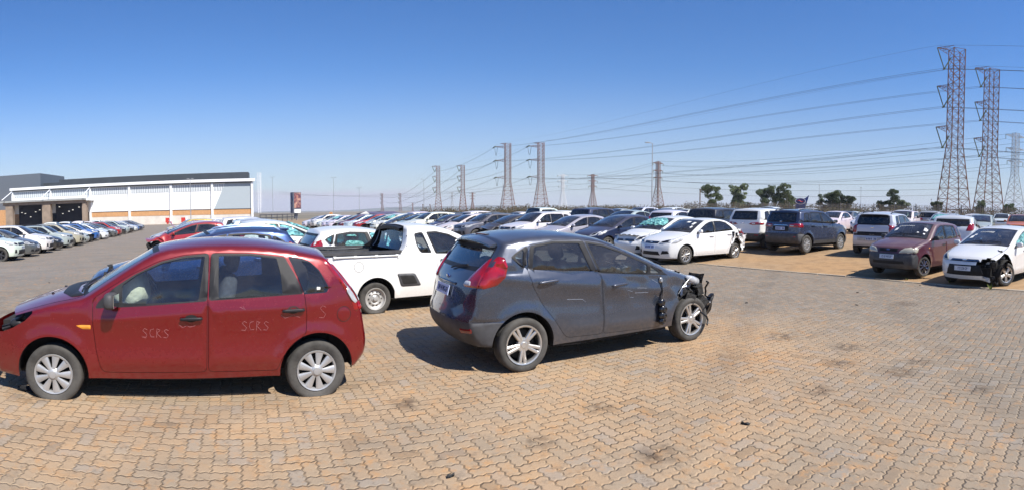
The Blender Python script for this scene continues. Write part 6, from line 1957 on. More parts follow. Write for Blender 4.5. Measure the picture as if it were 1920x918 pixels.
def pylons():
    PY['green'] = simple('green_insulator', (.10, .12, .035), .5); PY['wire'] = simple('conductor', (.05, .052, .055), .6)
    rust = steel('rusty_steel', (.135, .062, .03), (.21, .07, .02)); gal = steel('galvanised_steel', (.42, .43, .44), (.34, .34, .34)); pale = steel('weathered_steel', (.17, .088, .058), (.20, .085, .045))
    wht = steel('white_red_steel', (.62, .62, .62), (.62, .62, .62))
    P = lambda px, d: polar(px, d)
    A1 = pylon(*P(1786, 150), 47.6, R(-22), 'vee', 'nearest and tallest rusty pylon with three one-sided arms and green insulators', rust, 1.0)
    A2 = pylon(*P(1852, 167), 47.0, R(-22), 'vee', 'second tallest rusty pylon, right beside the tallest one', rust, 1.0)
    B1 = pylon(*P(952, 365), 47.0, R(14), 'strain', 'brown dead-end pylon with drooping jumper loops, left one of the middle pair', pale, 1.4)
    B2 = pylon(*P(1014, 366), 47.0, R(14), 'strain', 'brown dead-end pylon with drooping jumper loops, right one of the middle pair', pale, 1.4)
    C1 = pylon(*P(822, 540), 47.0, R(10), 'vee', 'narrow brown pylon with three thin arms, left of its pair', pale, 1.9)
    C2 = pylon(*P(868, 535), 47.0, R(10), 'vee', 'narrow brown pylon with three thin arms, right of its pair', pale, 1.9)
    D1 = pylon(*P(717, 1300), 44.0, R(8), 'vee', 'tiny far pylon, left of the farthest pair over the purple shed', pale, 3.2)
    D2 = pylon(*P(751, 1290), 44.0, R(8), 'vee', 'tiny far pylon, right of the farthest pair over the purple shed', pale, 3.2)
    for a, b in ((A1, B1), (A2, B2), (B1, C1), (B2, C2), (C1, D1), (C2, D2)):
        pr = {id(A1): ('tallest pylon', 'left middle pylon'), id(A2): ('second tallest pylon', 'right middle pylon'), id(B1): ('left middle pylon', 'left narrow pylon'), id(B2): ('right middle pylon', 'right narrow pylon'), id(C1): ('left narrow pylon', 'left farthest pylon'), id(C2): ('right narrow pylon', 'right farthest pylon')}[id(a)]
        d = (a[0] - b[0]).length; mid = (a[0].length + b[0].length) / 2
        for i in range(4):
            cable(a[i], b[i], d * .018, .017 + .00008 * mid if i < 3 else .010 + .00004 * mid, '%s wire between the %s and the %s' % (['lowest twin', 'middle twin', 'upper twin', 'thin topmost'][i], *pr), .5 if i < 3 else 0)
    for a, off, nm in ((A1, Vector((116, -263, 0)), 'tallest'), (A2, Vector((116, -263, 0)), 'second tallest')):
        for i in range(4): cable(a[i], a[i] + off, 5.5, .045 if i < 3 else .03, '%s wire leaving the %s pylon to the right' % (['lowest twin', 'middle twin', 'upper twin', 'thin topmost'][i], nm), .5 if i < 3 else 0)
    E1 = pylon(*P(1055, 590), 41, R(20), 'double', 'small pylon with white lower half and two-sided arms', wht, 1.5)
    E2 = pylon(*P(1111, 590), 41, R(20), 'double', 'small brown pylon with two-sided arms right of the white one', pale, 2.0)
    E3 = pylon(*P(1233, 430), 41, R(35), 'double', 'wide-legged brown pylon behind the tall street lamp', pale, 1.7)
    E4 = pylon(*P(1900, 250), 41, R(-10), 'double', 'pale galvanised pylon at the right, behind the two tallest', gal, 1.0)
    pylon(*P(848, 1000), 36, R(20), 'double', 'faint white pylon between the narrow brown pair', gal, 1.6); pylon(*P(886, 900), 32, R(20), 'double', 'faint short brown pylon right of the narrow pair', pale, 2.4)
    pylon(*P(774, 1400), 22, R(20), 'double', 'faintest short pylon left of the narrow brown pair', pale, 2.6)
    far = [Vector((430, 300, 0)), Vector((500, 330, 0)), Vector((380, 110, 0))]
    nm = ['low left', 'low right', 'middle left', 'middle right', 'high left', 'high right', 'top']
    for i in range(7):
        cable(E3[i], E4[i], 7, .055, '%s wire between the wide-legged pylon and the pale galvanised pylon' % nm[i], 0)
        cable(E4[i], E4[i] + Vector((180, -120, 0)), 6, .04, '%s wire running right from the pale galvanised pylon' % nm[i], 0)
        cable(E2[i], Vector((420, 330, E2[i].z)), 9, .06, '%s wire running right from the small brown pylon' % nm[i], 0)
        if i % 2 == 0: cable(E1[i], E3[i], 5, .07, '%s wire between the white-footed pylon and the wide-legged pylon' % nm[i], 0)
        if i % 2: cable(E2[i], Vector((-420, 900, 40 - i)), 12, .08, '%s wire running left from the small brown pylon' % nm[i], 0)

# ------------------------------------------------------------------ plants
def leaf_mat(name, a, b):
    g = NT(name); oi = g.n('ShaderNodeNewGeometry').outputs['Random Per Island']
    col = g.mix(oi, C4(a), C4(b))
    bs = g.bsdf(color=col, rough=.7, spec=.25)
    tr = g.n('ShaderNodeBsdfTranslucent', {'Color': col}); ad = g.n('ShaderNodeMixShader', {0: .40, 1: bs.outputs[0], 2: tr.outputs[0]})
    g.t.links.new(ad.outputs[0], g.out.inputs[0])
    return g.m

def leaves(mb, r_, c, rad, n, sz):
    vs = []; fs = []
    for _ in range(n):
        while True:
            v = Vector((r_.uniform(-1, 1), r_.uniform(-1, 1), r_.uniform(-1, 1)))
            if v.length < 1: break
        v = v.normalized() * v.length ** .45
        p = Vector(c) + Vector((v.x * rad[0], v.y * rad[1], v.z * rad[2]))
        a = Vector((r_.gauss(0, 1), r_.gauss(0, 1), r_.gauss(0, 1))).normalized(); b = a.orthogonal().normalized()
        s_ = sz * r_.uniform(.6, 1.4)
        k = len(vs); vs += [p - a * s_, p + b * s_ * .5, p + a * s_, p - b * s_ * .5]; fs.append((k, k + 1, k + 2, k + 3))
    mb.add(vs, fs)

def tree_meshes(seed, h, w):
    r_ = random.Random(seed)
    tk = MB(); cr = MB()
    fork = h * .18
    tk.tube([(0, 0, -.2), (.08 * h * .2, 0, fork * .5), (.03, .05, fork)], [.022 * h, .018 * h, .015 * h], 7)
    n = r_.randint(7, 9)
    for i in range(n):
        a = 2 * math.pi * i / n + r_.uniform(-.4, .4); ln = r_.uniform(.35, 1.0)
        zt = h * r_.uniform(.24, .95) if i else h * .92
        e = Vector((math.cos(a) * w * .42 * ln, math.sin(a) * w * .42 * ln, zt))
        m_ = Vector((e.x * .45, e.y * .45, fork + (zt - fork) * .45)) + Vector((r_.uniform(-.2, .2), r_.uniform(-.2, .2), 0))
        tk.tube([(.03, .05, fork), m_, e], [.011 * h, .007 * h, .003 * h], 5)
        for q in range(8):
            c = m_.lerp(e, r_.uniform(.25, 1.08)) + Vector((r_.uniform(-1, 1), r_.uniform(-1, 1), r_.uniform(-.7, .9))) * w * .13
            rr = w * r_.uniform(.07, .15)
            leaves(cr, r_, c, (rr, rr, rr * .7), int(40 + 90 * rr / (w * .12)), .024 * h)
    return tk.mesh('trunk', 50), cr.mesh('crown')

def plants():
    LM = [leaf_mat('gum_leaves', (.095, .13, .055), (.22, .26, .135)), leaf_mat('dark_leaves', (.06, .09, .04), (.15, .18, .09))]
    BK = simple('pale_bark', (.20, .16, .12), .9, var=.35)
    spec = [(1336, 347, 40, 0, 'round gum tree left of all the gum trees'), (1384, 346, 46, 0, 'gum tree with two leaf clumps, second of the row from the left'), (1430, 349, 40, 1, 'thin gum tree, third of the row from the left'), (1452, 348, 26, 0, 'slim gum tree leaning on the third one'), (1476, 342, 46, 0, 'tallest ragged gum tree left of the blue sign'),
            (1545, 362, 34, 1, 'pointed dark tree right of the blue sign'), (1566, 359, 50, 0, 'broad gum tree in the middle of the clump behind the grey SUV'), (1592, 364, 40, 1, 'low bushy tree at the right end of the clump'), (1652, 377, 26, 1, 'small dark round tree left of the lone gum tree'), (1682, 353, 46, 0, 'lone spreading gum tree above the maroon hatchback'),
            (1758, 378, 30, 1, 'small dark tree at the foot of the tallest pylon'), (1838, 376, 30, 1, 'dark tree between the feet of the two tallest pylons'), (706, 396, 22, 1, 'dark tree beside the white gable far behind the yard'), (1890, 382, 34, 1, 'dark tree at the foot of the pale pylon')]
    protos = [tree_meshes(11 + k, 9.0, 7.0) for k in range(5)]
    for i, (px, top, w, lm, lab) in enumerate(spec):
        d = 150 if px > 1290 else 230
        x, y = polar(px, d); h = zat(px, top, d) - gz(x, y)
        r = empty('gum_tree' if lm == 0 else 'tree', (x, y, gz(x, y)), rnd.uniform(0, 6))
        tm, cm = protos[i % 5]
        if len(cm.materials) == 0: pass
        t = link_mesh('trunk', tm, BK, r)
        c = bpy.data.objects.new('crown', cm if lm == 0 else cm); COL.objects.link(c); c.parent = r
        if not cm.materials: cm.materials.append(LM[0])
        c.material_slots[0].link = 'OBJECT'; c.material_slots[0].material = LM[lm]
        sw = w / 1000 * d / 7.0
        r.scale = (sw, sw, h / 9.0)
        tag(r, lab, 'tree', 'trees behind the yard')
    # dry scrub beyond the fence: one mass
    m = MB(); r_ = random.Random(5)
    for k in range(1500):
        px = r_.uniform(1120, 1990) if k > 380 else r_.uniform(790, 1300); d = r_.uniform(105, 190) if px > 1280 else r_.uniform(170, 260)
        x, y = polar(px, d); hh = r_.uniform(1.2, 3.4)
        leaves(m, r_, (x, y, gz(x, y) + hh * .5), (hh * .8, hh * .8, hh * .55), 34, .20 * (d / 140))
    for k in range(520):
        px = r_.uniform(1285, 1980); d = r_.uniform(80, 112); x, y = polar(px, d); hh = r_.uniform(1.0, 2.9)
        leaves(m, r_, (x, y, gz(x, y) + hh * .5), (hh * .7, hh * .7, hh * .6), 40, .15)
    tag(m.build('scrub', leaf_mat('dry_scrub', (.040, .045, .018), (.13, .085, .042))), 'dry brown and green scrub growing beyond the yard fence', 'scrub', kind='stuff')
    # weeds along the kerb by the broken white hatchback
    for i, (x, y, s_) in enumerate(((10.12, 8.02, 1.0), (10.35, 9.6, .55), (9.75, 10.6, .5))):
        m = MB()
        for k in range(26):
            a = r_.uniform(0, 6.28); l = r_.uniform(.06, .17) * s_; t = Vector((math.cos(a) * l * .7, math.sin(a) * l * .7, l))
            n_ = Vector((-math.sin(a), math.cos(a), 0)) * .012 * s_
            m.add([(0, 0, 0), t * .55 + n_, t, t * .55 - n_], [(0, 1, 2, 3)])
        o = m.build('weed', LM[0]); o.location = (x, y, gz(x, y))
        if i == 0: o.data.materials[0] = leaf_mat('weed_leaves', (.08, .12, .02), (.16, .18, .04))
        else: o.data.materials[0] = bpy.data.materials['weed_leaves']
        tag(o, ['largest green weed on the kerb by the torn white bumper', 'small weed on the kerb under the white hatchback nose', 'small weed on the kerb near the maroon front wheel'][i], 'weed', 'weeds on the kerb')

# ------------------------------------------------------------------ fence, lamps, signs, far buildings
def furniture():
    ST = simple('pole_steel', (.33, .34, .35), .5, metal=.3); WD = simple('timber_pole', (.13, .085, .055), .9); PS = simple('palisade_steel', (.16, .15, .145), .6, metal=.3)
    # palisade fence in three panels' worth of bays
    m1 = MB(); m2 = MB(); posts = []
    pts = [polar(px, d) for px, d in ((1285, 100), (1450, 82), (1600, 74), (1760, 70), (1940, 68), (2030, 68))]
    P = [Vector((x, y, gz(x, y))) for x, y in pts]
    for a, b in zip(P[:-1], P[1:]):
        L = (b - a).length; n = int(L / .22)
        for k in range(n):
            q = a + (b - a) * k / n; m1.bar(q + Vector((0, 0, .1)), q + Vector((0, 0, 2.55)), .026, 4)
        for z in (.4, 2.1): m2.bar(a + Vector((0, 0, z)), b + Vector((0, 0, z)), .03, 4)
        for k in range(int(L / 3) + 1):
            q = a + (b - a) * min(1, k * 3 / L) - P[0]; posts.append(MB().bar(q, q + Vector((0, 0, 2.7)), .05, 4))
    r = empty('palisade_fence', P[0]); 
    for m, n in ((m1, 'pale'), (m2, 'rail')):
        m.v = [tuple(Vector(v) - P[0]) for v in m.v]; m.build('fence_' + n, PS, r)
    for m in posts: m.build('fence_post', PS, r)
    tag(r, 'grey steel palisade fence along the back of the yard', 'fence')
    def lamp(px, top, d, label, arm_=1.0, twin=False):
        x, y = polar(px, d); z = gz(x, y); h = zat(px, top, d) - z
        r = empty('street_lamp', (x, y, z))
        m = MB(); m.bar((0, 0, 0), (0, 0, h), .11, 8, .06); m.build('pole', ST, r, smooth=50)
        for s_ in ((-1, 1) if twin else (-1,)):
            m = MB(); m.bar((0, 0, h), (s_ * arm_ * .5, 0, h + .12), .05, 6); m.sell((s_ * arm_, 0, h + .15), (arm_ * 1.0, .35, .18), .6); m.build('lamp_head', ST, r, smooth=50)
        tag(r, label, 'street lamp', 'lamp posts around the yard')
    lamp(1222, 270, 95, 'tallest lamp post, standing in front of the wide-legged pylon', .9)
    lamp(358, 337, 118, 'lamp post in front of the white warehouse wall', .6, True)
    lamp(512, 333, 240, 'faint lamp post just right of the warehouse', .8, True); lamp(626, 334, 230, 'lamp post between the advertising tower and the orange cabinet', .8, True); lamp(674, 353, 240, 'shorter lamp post left of the purple shed', .8, True); lamp(795, 337, 210, 'lamp post left of the narrow brown pylons', .8)
    for i, (px, top, d, mt, lb) in enumerate(((1312, 356, 100, WD, 'brown timber pole left of the gum trees'), (1535, 347, 160, ST, 'thin steel mast behind the blue sign'), (1613, 352, 160, ST, 'thin steel mast right of the tree clump'), (1745, 374, 150, ST, 'short thin mast left of the tallest pylon'), (793, 384, 150, WD, 'short dark pole below the left narrow pylon'), (812, 384, 150, WD, 'leaning short dark pole below the left narrow pylon'), (942, 330, 300, ST, 'thin mast touching the left middle pylon'))):
        x, y = polar(px, d); z = gz(x, y); h = zat(px, top, d) - z
        m = MB(); m.bar((0, 0, 0), ((-.9 if i == 5 else 0), 0, h), .13 if mt is WD else .07, 7, .10 if mt is WD else .05)
        m.sell(((-.9 if i == 5 else 0), 0, h), (.34, .34, .25), .7)
        o = m.build('pole', mt, None, smooth=50); o.location = (x, y, z); tag(o, lb, 'pole')
    # advertising tower
    x, y = polar(555, 190); z = gz(x, y)
    r = empty('advertising_tower', (x, y, z), R(46))
    h0, h1 = zat(555, 400, 190) - z, zat(555, 361, 190) - z
    art = NT('poster_print'); o = art.obj(); n1 = art.noise(o, .9, 3); v = art.n('ShaderNodeTexVoronoi', {'Vector': o, 'Scale': .8}).outputs['Distance']; art.bsdf(color=art.mix(art.ramp(n1, .4, .6), art.mix(v, (.30, .05, .04, 1), (.55, .35, .25, 1)), (.10, .03, .05, 1)), rough=.5)
    bl = NT('blue_print'); o = bl.obj(); bl.bsdf(color=bl.mix(bl.ramp(bl.noise(o, .7, 3), .4, .65), (.02, .06, .20, 1), (.25, .22, .22, 1)), rough=.5)
    m = MB(); m.box((0, 0, (h0 + h1) / 2), (3.0, 2.6, h1 - h0)); m.box((0, 0, h0 / 2), (1.0, 1.0, h0)); m.build('tower_core', simple('tower_grey', (.10, .11, .14), .6), r)
    m = MB(); m.box((.1, -1.36, (h0 + h1) / 2 + .8), (2.5, .06, h1 - h0 - 2.0)); m.build('poster', art.m, r)
    m = MB(); m.box((.1, -1.36, h0 + .75), (2.5, .06, 1.3)); m.build('white_panel', MAT['paper'], r)
    m = MB(); m.box((-1.56, 0, (h0 + h1) / 2), (.06, 2.3, h1 - h0 - .3)); m.build('blue_poster', bl.m, r)
    tag(r, 'three-sided advertising tower with blue side and reddish poster', 'advertising tower')
    # blue sail sign with an oval badge
    x, y = polar(1502, 80); z = gz(x, y); r = empty('sail_sign', (x, y, z), R(-32))
    z0, z1 = zat(1502, 392, 80) - z, zat(1502, 368, 80) - z
    B = simple('sign_blue', (.012, .04, .20), .45)
    m = MB(); m.prism([(-.9, z0), (.55, z0), (1.15, z1 + .2), (.55, z1 - .3), (-.1, z1 - .5), (-.9, z0 + .6)], lambda a, b: (a, -.06, b), lambda a, b: (a, .06, b)); m.build('sail_board', B, r)
    m = MB(); m.bar((-.3, 0, 0), (-.3, 0, z0 + .2), .07, 6); m.build('post', ST, r)
    for nm, rx, rzz, mt, yy in (('oval_rim', .82, .50, MAT['paper'], -.09), ('oval_field', .70, .40, simple('sign_navy', (.05, .05, .16), .5), -.12)):
        m = MB(); m.prism([(-.15 + rx * math.cos(t), z1 - .75 + rzz * math.sin(t)) for t in np.linspace(0, 2 * math.pi, 25)[:-1]], lambda a, b: (a, yy, b), lambda a, b: (a, yy + .05, b)); m.build(nm, mt, r)
    m = MB(); m.tube([(-.55 + .8 * q, -.15, z1 - .75 + .12 * math.sin(6.3 * q)) for q in np.linspace(0, 1, 9)], .05, 5); m.build('red_swoosh', simple('sign_red', (.5, .02, .03), .5), r)
    tag(r, 'blue sail-shaped sign with a white rimmed oval badge among the trees', 'sign')
    # guard rail and low buildings far left of centre
    a = Vector((*polar(488, 128), 0)); b = Vector((*polar(556, 150), 0)); a.z = gz(a.x, a.y); b.z = gz(b.x, b.y)
    r = empty('guard_rail', a); DKM = simple('dark_rail', (.05, .055, .07), .6)
    m = MB()
    for z in (1.0, 1.75): m.bar(Vector((0, 0, z)), b - a + Vector((0, 0, z)), .16, 4)
    m.build('rail', DKM, r)
    for k in range(8): MB().bar((b - a) * k / 7, (b - a) * k / 7 + Vector((0, 0, 1.9)), .1, 5).build('post', DKM, r)
    tag(r, 'dark two-bar guard rail beside the ladder end of the warehouse', 'guard rail')
    a = Vector((*polar(697, 165), 0)); b = Vector((*polar(752, 178), 0)); z = gz(a.x, a.y); d = (b - a); an = math.atan2(d.y, d.x); L = d.length
    r = empty('low_shed', (a.x, a.y, z), an)
    m = MB(); m.box((L / 2, 3, .7), (L, 6, 1.4)); m.build('wall', simple('grey_block', (.22, .21, .24), .8), r)
    m = MB(); m.prism([(-.3, 1.35), (6.3, 1.35), (3, 2.0)], lambda p, q: (-.2, p, q), lambda p, q: (L + .2, p, q)); m.build('roof', simple('purple_roof', (.085, .075, .13), .6), r)
    tag(r, 'long low shed with purple roof far behind the cars', 'shed')
    x, y = polar(684, 165); r = empty('white_hut', (x, y, gz(x, y)), R(15))
    m = MB(); m.box((0, 2, .7), (2.4, 4, 1.4)); m.build('wall', MAT['paper'], r); m = MB(); m.prism([(-1.5, 1.4), (1.5, 1.4), (.4, 2.15)], lambda p, q: (p, -.1, q), lambda p, q: (p, 4.2, q)); m.build('roof', MAT['paper'], r)
    tag(r, 'small white gabled hut left of the purple roofed shed', 'hut')
    x, y = polar(621, 118); z = gz(x, y); r = empty('equipment_cabinet', (x, y, z), R(20)); OC = simple('orange_paint', (.55, .22, .04), .5)
    m = MB(); m.box((0, 0, 1.0), (.58, .5, 2.0)); m.build('cabinet', OC, r); m = MB(); m.box((0, -.26, 1.1), (.45, .03, 1.5)); m.build('cabinet_door', OC, r)
    tag(r, 'orange upright cabinet behind the white and maroon wrecks', 'cabinet')

# ------------------------------------------------------------------ light and camera
SUN_EL, SUN_AZ = R(51), R(-36)      # azimuth counted from +x towards +y: the sun stands behind the viewer's right shoulder
def light_and_camera():
    w = bpy.data.worlds.new('World'); SC.world = w; w.use_nodes = True
    t = w.node_tree; bg = t.nodes['Background']; bg.inputs[1].default_value = SKY_STRENGTH
    sky = t.nodes.new('ShaderNodeTexSky'); sky.sky_type = 'NISHITA'; sky.sun_disc = False
    sky.sun_elevation = SUN_EL; sky.sun_rotation = math.pi / 2 - SUN_AZ
    sky.altitude = 1500; sky.air_density = 1.15; sky.dust_density = .5; sky.ozone_density = 3.0
    # a bank of low pale cloud over the horizon on the left
    N = t.nodes.new; Lk = t.links.new
    tc = N('ShaderNodeTexCoord'); sp = N('ShaderNodeSeparateXYZ'); Lk(tc.outputs['Generated'], sp.inputs[0])
    def mt(op, a, b=None, c=None, clamp=False):
        n = N('ShaderNodeMath'); n.operation = op; n.use_clamp = clamp
        for i, v in enumerate((a, b, c)):
            if v is None: continue
            if isinstance(v, (int, float)): n.inputs[i].default_value = v
            else: Lk(v, n.inputs[i])
        return n.outputs[0]
    def mr(v, a, b, c=0, d=1):
        n = N('ShaderNodeMapRange'); Lk(v, n.inputs[0]); n.clamp = True; n.interpolation_type = 'SMOOTHSTEP'
        for i, q in enumerate((a, b, c, d)): n.inputs[i + 1].default_value = q
        return n.outputs[0]
    az = mt('ARCTAN2', sp.outputs[0], sp.outputs[1])
    nz = N('ShaderNodeTexNoise'); nz.inputs['Scale'].default_value = 9; nz.inputs['Detail'].default_value = 7; mp = N('ShaderNodeMapping'); mp.inputs['Scale'].default_value = (1, 1, 3.2); Lk(tc.outputs['Generated'], mp.inputs[0]); Lk(mp.outputs[0], nz.inputs[0])
    top = mt('MULTIPLY_ADD', nz.outputs[0], .030, .026)
    body = mr(mt('SUBTRACT', top, sp.outputs[2]), -.004, .010)
    win = mt('MULTIPLY', mr(az, -.62, -.40), mr(az, -.12, -.26))
    fac = mt('MULTIPLY', mt('MULTIPLY', body, win), .85)
    mx = N('ShaderNodeMix'); mx.data_type = 'RGBA'; Lk(fac, mx.inputs['Factor']); Lk(sky.outputs[0], mx.inputs[6]); mx.inputs[7].default_value = (4.9, 4.6, 5.3, 1)
    Lk(mx.outputs[2], bg.inputs[0])
    hs = N('ShaderNodeHueSaturation'); hs.inputs['Saturation'].default_value = SKY_SAT; Lk(sky.outputs[0], hs.inputs['Color']); hs.inputs['Hue'].default_value = .510; hs.inputs['Value'].default_value = 1.15
    hm = N('ShaderNodeMix'); hm.data_type = 'RGBA'; Lk(mr(sp.outputs[2], .27, -.03, 0, .74), hm.inputs['Factor']); Lk(hs.outputs[0], hm.inputs[6]); hm.inputs[7].default_value = (3.4, 3.75, 4.75, 1); Lk(hm.outputs[2], mx.inputs[6])
    l = bpy.data.lights.new('sun', 'SUN'); l.energy = SUN_STRENGTH; l.angle = R(.5); l.color = (1, .955, .88)
    o = bpy.data.objects.new('sun', l); COL.objects.link(o)
    v = Vector((math.cos(SUN_AZ) * math.cos(SUN_EL), math.sin(SUN_AZ) * math.cos(SUN_EL), math.sin(SUN_EL)))
    o.rotation_euler = v.to_track_quat('Z', 'Y').to_euler(); o.location = v * 60
    c = bpy.data.cameras.new('camera'); o = bpy.data.objects.new('camera', c); COL.objects.link(o)
    o.location = (0, 0, EYE); o.rotation_euler = (R(90) - PITCH, 0, 0)
    c.type = 'PANO'; c.panorama_type = 'CENTRAL_CYLINDRICAL'
    c.central_cylindrical_range_u_min = -.96; c.central_cylindrical_range_u_max = .96
    eq = 394 + F * math.tan(PITCH)
    c.central_cylindrical_range_v_max = eq / F; c.central_cylindrical_range_v_min = (eq - 918) / F
    c.central_cylindrical_radius = 1.0
    c.clip_end = 20000; c.clip_start = .05
    SC.camera = o
    vs = SC.view_settings; vs.view_transform = 'Standard'; vs.look = 'None'; vs.exposure = EXPOSURE; vs.gamma = 1; vs.use_curve_mapping = False
    SC.render.engine = 'CYCLES'
    SC.cycles.max_bounces = 8; SC.cycles.transparent_max_bounces = 12; SC.cycles.use_denoising = True; SC.cycles.sample_clamp_indirect = 8
SKY_STRENGTH, SUN_STRENGTH, EXPOSURE, SKY_SAT = .085, 5.0, .62, 1.30

def haze():
    b = 5600.0
    m = MB(); m.box((0, 0, 55), (2 * b, 2 * b, 134)); o = m.build('haze', None)
    mt = bpy.data.materials.new('thin_haze'); mt.use_nodes = True; t = mt.node_tree; t.nodes.clear()
    out = t.nodes.new('ShaderNodeOutputMaterial'); v = t.nodes.new('ShaderNodeVolumePrincipled')
    v.inputs['Color'].default_value = (.80, .86, 1.0, 1); v.inputs['Density'].default_value = .00017; v.inputs['Anisotropy'].default_value = .0
    t.links.new(v.outputs[0], out.inputs['Volume']); o.data.materials.append(mt); tag(o, kind='stuff')
    o['label'] = 'thin pale haze over the far land'
# ------------------------------------------------------------------ placing the cars
ORD = ['first', 'second', 'third', 'fourth', 'fifth', 'sixth', 'seventh', 'eighth', 'ninth', 'tenth', 'eleventh', 'twelfth', 'thirteenth', 'fourteenth', 'fifteenth', 'sixteenth', 'seventeenth', 'eighteenth', 'nineteenth', 'twentieth',
       'twenty-first', 'twenty-second', 'twenty-third', 'twenty-fourth', 'twenty-fifth', 'twenty-sixth', 'twenty-seventh', 'twenty-eighth', 'twenty-ninth', 'thirtieth', 'thirty-first', 'thirty-second', 'thirty-third', 'thirty-fourth']
COLS = dict(white=(.70, .70, .69), silver=(.38, .39, .40), grey=(.09, .095, .105), black=(.016, .016, .018), navy=(.012, .02, .06), blue=(.02, .10, .36), red=(.36, .012, .014), maroon=(.13, .008, .02), beige=(.40, .36, .28), green=(.02, .07, .05), orange=(.55, .13, .015), yellow=(.6, .42, .03))
TILT = 0.0

def seat_on(root, x, y, rz):
    root.location = (x, y, gz(x, y)); root.rotation_euler = (0, 0, rz)

def by_wheel(root, car, px_wheel, side, front, rz):
    """put a car so that one wheel stands on a known ground point"""
    lx = car.wb / 2 if front else -car.wb / 2
    ly = side * (car.w - .02)
    c, s_ = math.cos(rz), math.sin(rz)
    seat_on(root, px_wheel[0] - (lx * c - ly * s_), px_wheel[1] - (lx * s_ + ly * c), rz)

def by_nose(root, wb, a, r, rz=None, over=.80, dz=0.0, jit=0.0):
    """nose at row coordinates (a, r), facing rz"""
    rz = rz + rnd.gauss(0, jit)
    x, y = ar(a, r); d = Vector((math.cos(rz), math.sin(rz)))
    seat_on(root, x - d.x * (wb / 2 + over), y - d.y * (wb / 2 + over), rz)

SKIP_FAR = ('door_handle', 'wiper', 'rear_wiper', 'reflector', 'badge', 'grille_bar', 'number_plate', 'plate_lettering', 'seat', 'rear_seat', 'steering_wheel', 'fog_light', 'air_intake', 'handle_cup', 'headlight_reflector', 'rim_holes', 'mirror_glass', 'windscreen_border', 'cladding')
def copy_car(o, color, far=False):
    c = o.copy(); COL.objects.link(c); c.color = (*color, 1)
    def rec(src, dst):
        for ch in children_of(src):
            nm = ch.name.split('.')[0]
            if far and nm in SKIP_FAR: continue
            k = ch.copy(); COL.objects.link(k); k.parent = dst
            if ch.color[3] == 1.0: k.color = (*color, 1)
            rec(ch, k)
    rec(o, c)
    return c

def protos():
    P = {}
    def add(key, fam, spec, **kw):
        r, c, p = make_car(fam, spec, COLS['white'], 'paint_row', 'parked_car', gl=kw.pop('gl', 'glass_dark'), detail=False, **kw)
        P[key] = [r, c, 0]
        return r, c, p
    lo = dict(step=.11, cstep=.09, cols=7)
    add('hatch', 'hatch', hatch_spec(**lo))
    add('small hatch', 'hatch', scale_spec(hatch_spec(wheel=('cap9', .19, .18, 'hubcap'), **lo), .94, 1.02, .97))
    add('saloon', 'sedan', sedan_spec(**lo))
    add('long saloon', 'sedan', scale_spec(sedan_spec(wheel=('five', .21, .2, 'alloy'), **lo), 1.06, 1.02, 1.03))
    add('SUV', 'suv', suv_spec(**lo))
    add('crossover', 'suv', scale_spec(suv_spec(wheel=('five', .215, .2, 'dark_alloy'), rails=(1.15, 2.55), **lo), .98, .95, .98))
    add('pickup', 'pickup', pickup_spec(step=.12, cstep=.1, cols=7))
    # wrecks: crushed nose without bumper, lamps or grille
    sp = hatch_spec(deform=rumple(-.9, .45, .45, 1.1, .07, 6), **lo)
    Q = [list(n) for n in sp['prof']]; Q[0] = Q[0][:4] + ['open']; sp['prof'] = [tuple(q) for q in Q]
    sp['polys'] = [('open', [(.05, .62), (-.10, .74), (-.5, .72), (-.9, .7), (-.9, .1), (-.2, .1)], 0)] + sp['polys']
    r, c, p = add('wrecked hatch', 'hatch', sp, plates=(None, 'plate'), kw=dict(f=dict(missing={'hlL', 'hlR', 'fog', 'grille', 'intake'})))
    X = lambda s_: c.wb / 2 - s_
    guts(r, X(.0), X(-.55), -.7, .7, .3, .72, 71, 14, full=False)
    # wreck with plastic sheeting over the glass
    r, c, p = add('sheeted hatch', 'hatch', hatch_spec(deform=rumple(-.9, .3, .5, 1.1, .05, 7), **lo), plates=(None, None))
    film_part(c, r, [('T', [(.55, -.62), (.48, -.2), (.50, .3), (.60, .62), (1.0, .6), (1.25, .35), (1.27, -.2), (1.08, -.55)])], 'film', .03, .02)
    film_part(c, r, [('B', [(-.52, 1.13), (.52, 1.13), (.46, 1.32), (-.46, 1.32)])], 'film_blue', .014, .012)
    for v in 'LR': film_part(c, r, [(v, [(1.64, 1.07), (1.73, 1.36), (2.05, 1.37), (2.30, 1.34), (2.36, 1.12)])], 'film', .012, .01)
    for v in 'LR': film_part(c, r, [(v, [(.78, .98), (1.1, 1.2), (1.40, 1.32), (1.60, 1.35), (1.49, 1.04)])], 'film_blue', .012, .01)
    # bonnet standing open
    sp = hatch_spec(no_hood=True, **lo)
    r, c, p = add('open bonnet hatch', 'hatch', sp, plates=(None, None), kw=dict(f=dict(missing={'fog', 'grille'})))
    X = lambda s_: c.wb / 2 - s_
    m = MB(); crumple(m, (X(.28), -.62, .97), (0, 1.24, 0), (.42, 0, .62), 6, 6, .02, 3); m.build('bonnet', MAT['paint_row'], r)
    guts(r, X(.15), X(-.5), -.6, .6, .45, .75, 72, 12, full=False)
    for k, (r, c, n) in P.items():
        for o in [r] + list(r.children_recursive):
            o.color = (1, 1, 1, 1.0)
    return P

KIND = {'hatch': 'hatchback', 'small hatch': 'small hatchback', 'saloon': 'saloon', 'long saloon': 'long saloon', 'SUV': 'SUV', 'crossover': 'roof-railed crossover', 'pickup': 'double cab pickup', 'wrecked hatch': 'wrecked hatchback', 'sheeted hatch': 'sheeted hatchback', 'open bonnet hatch': 'open-bonnet hatchback'}

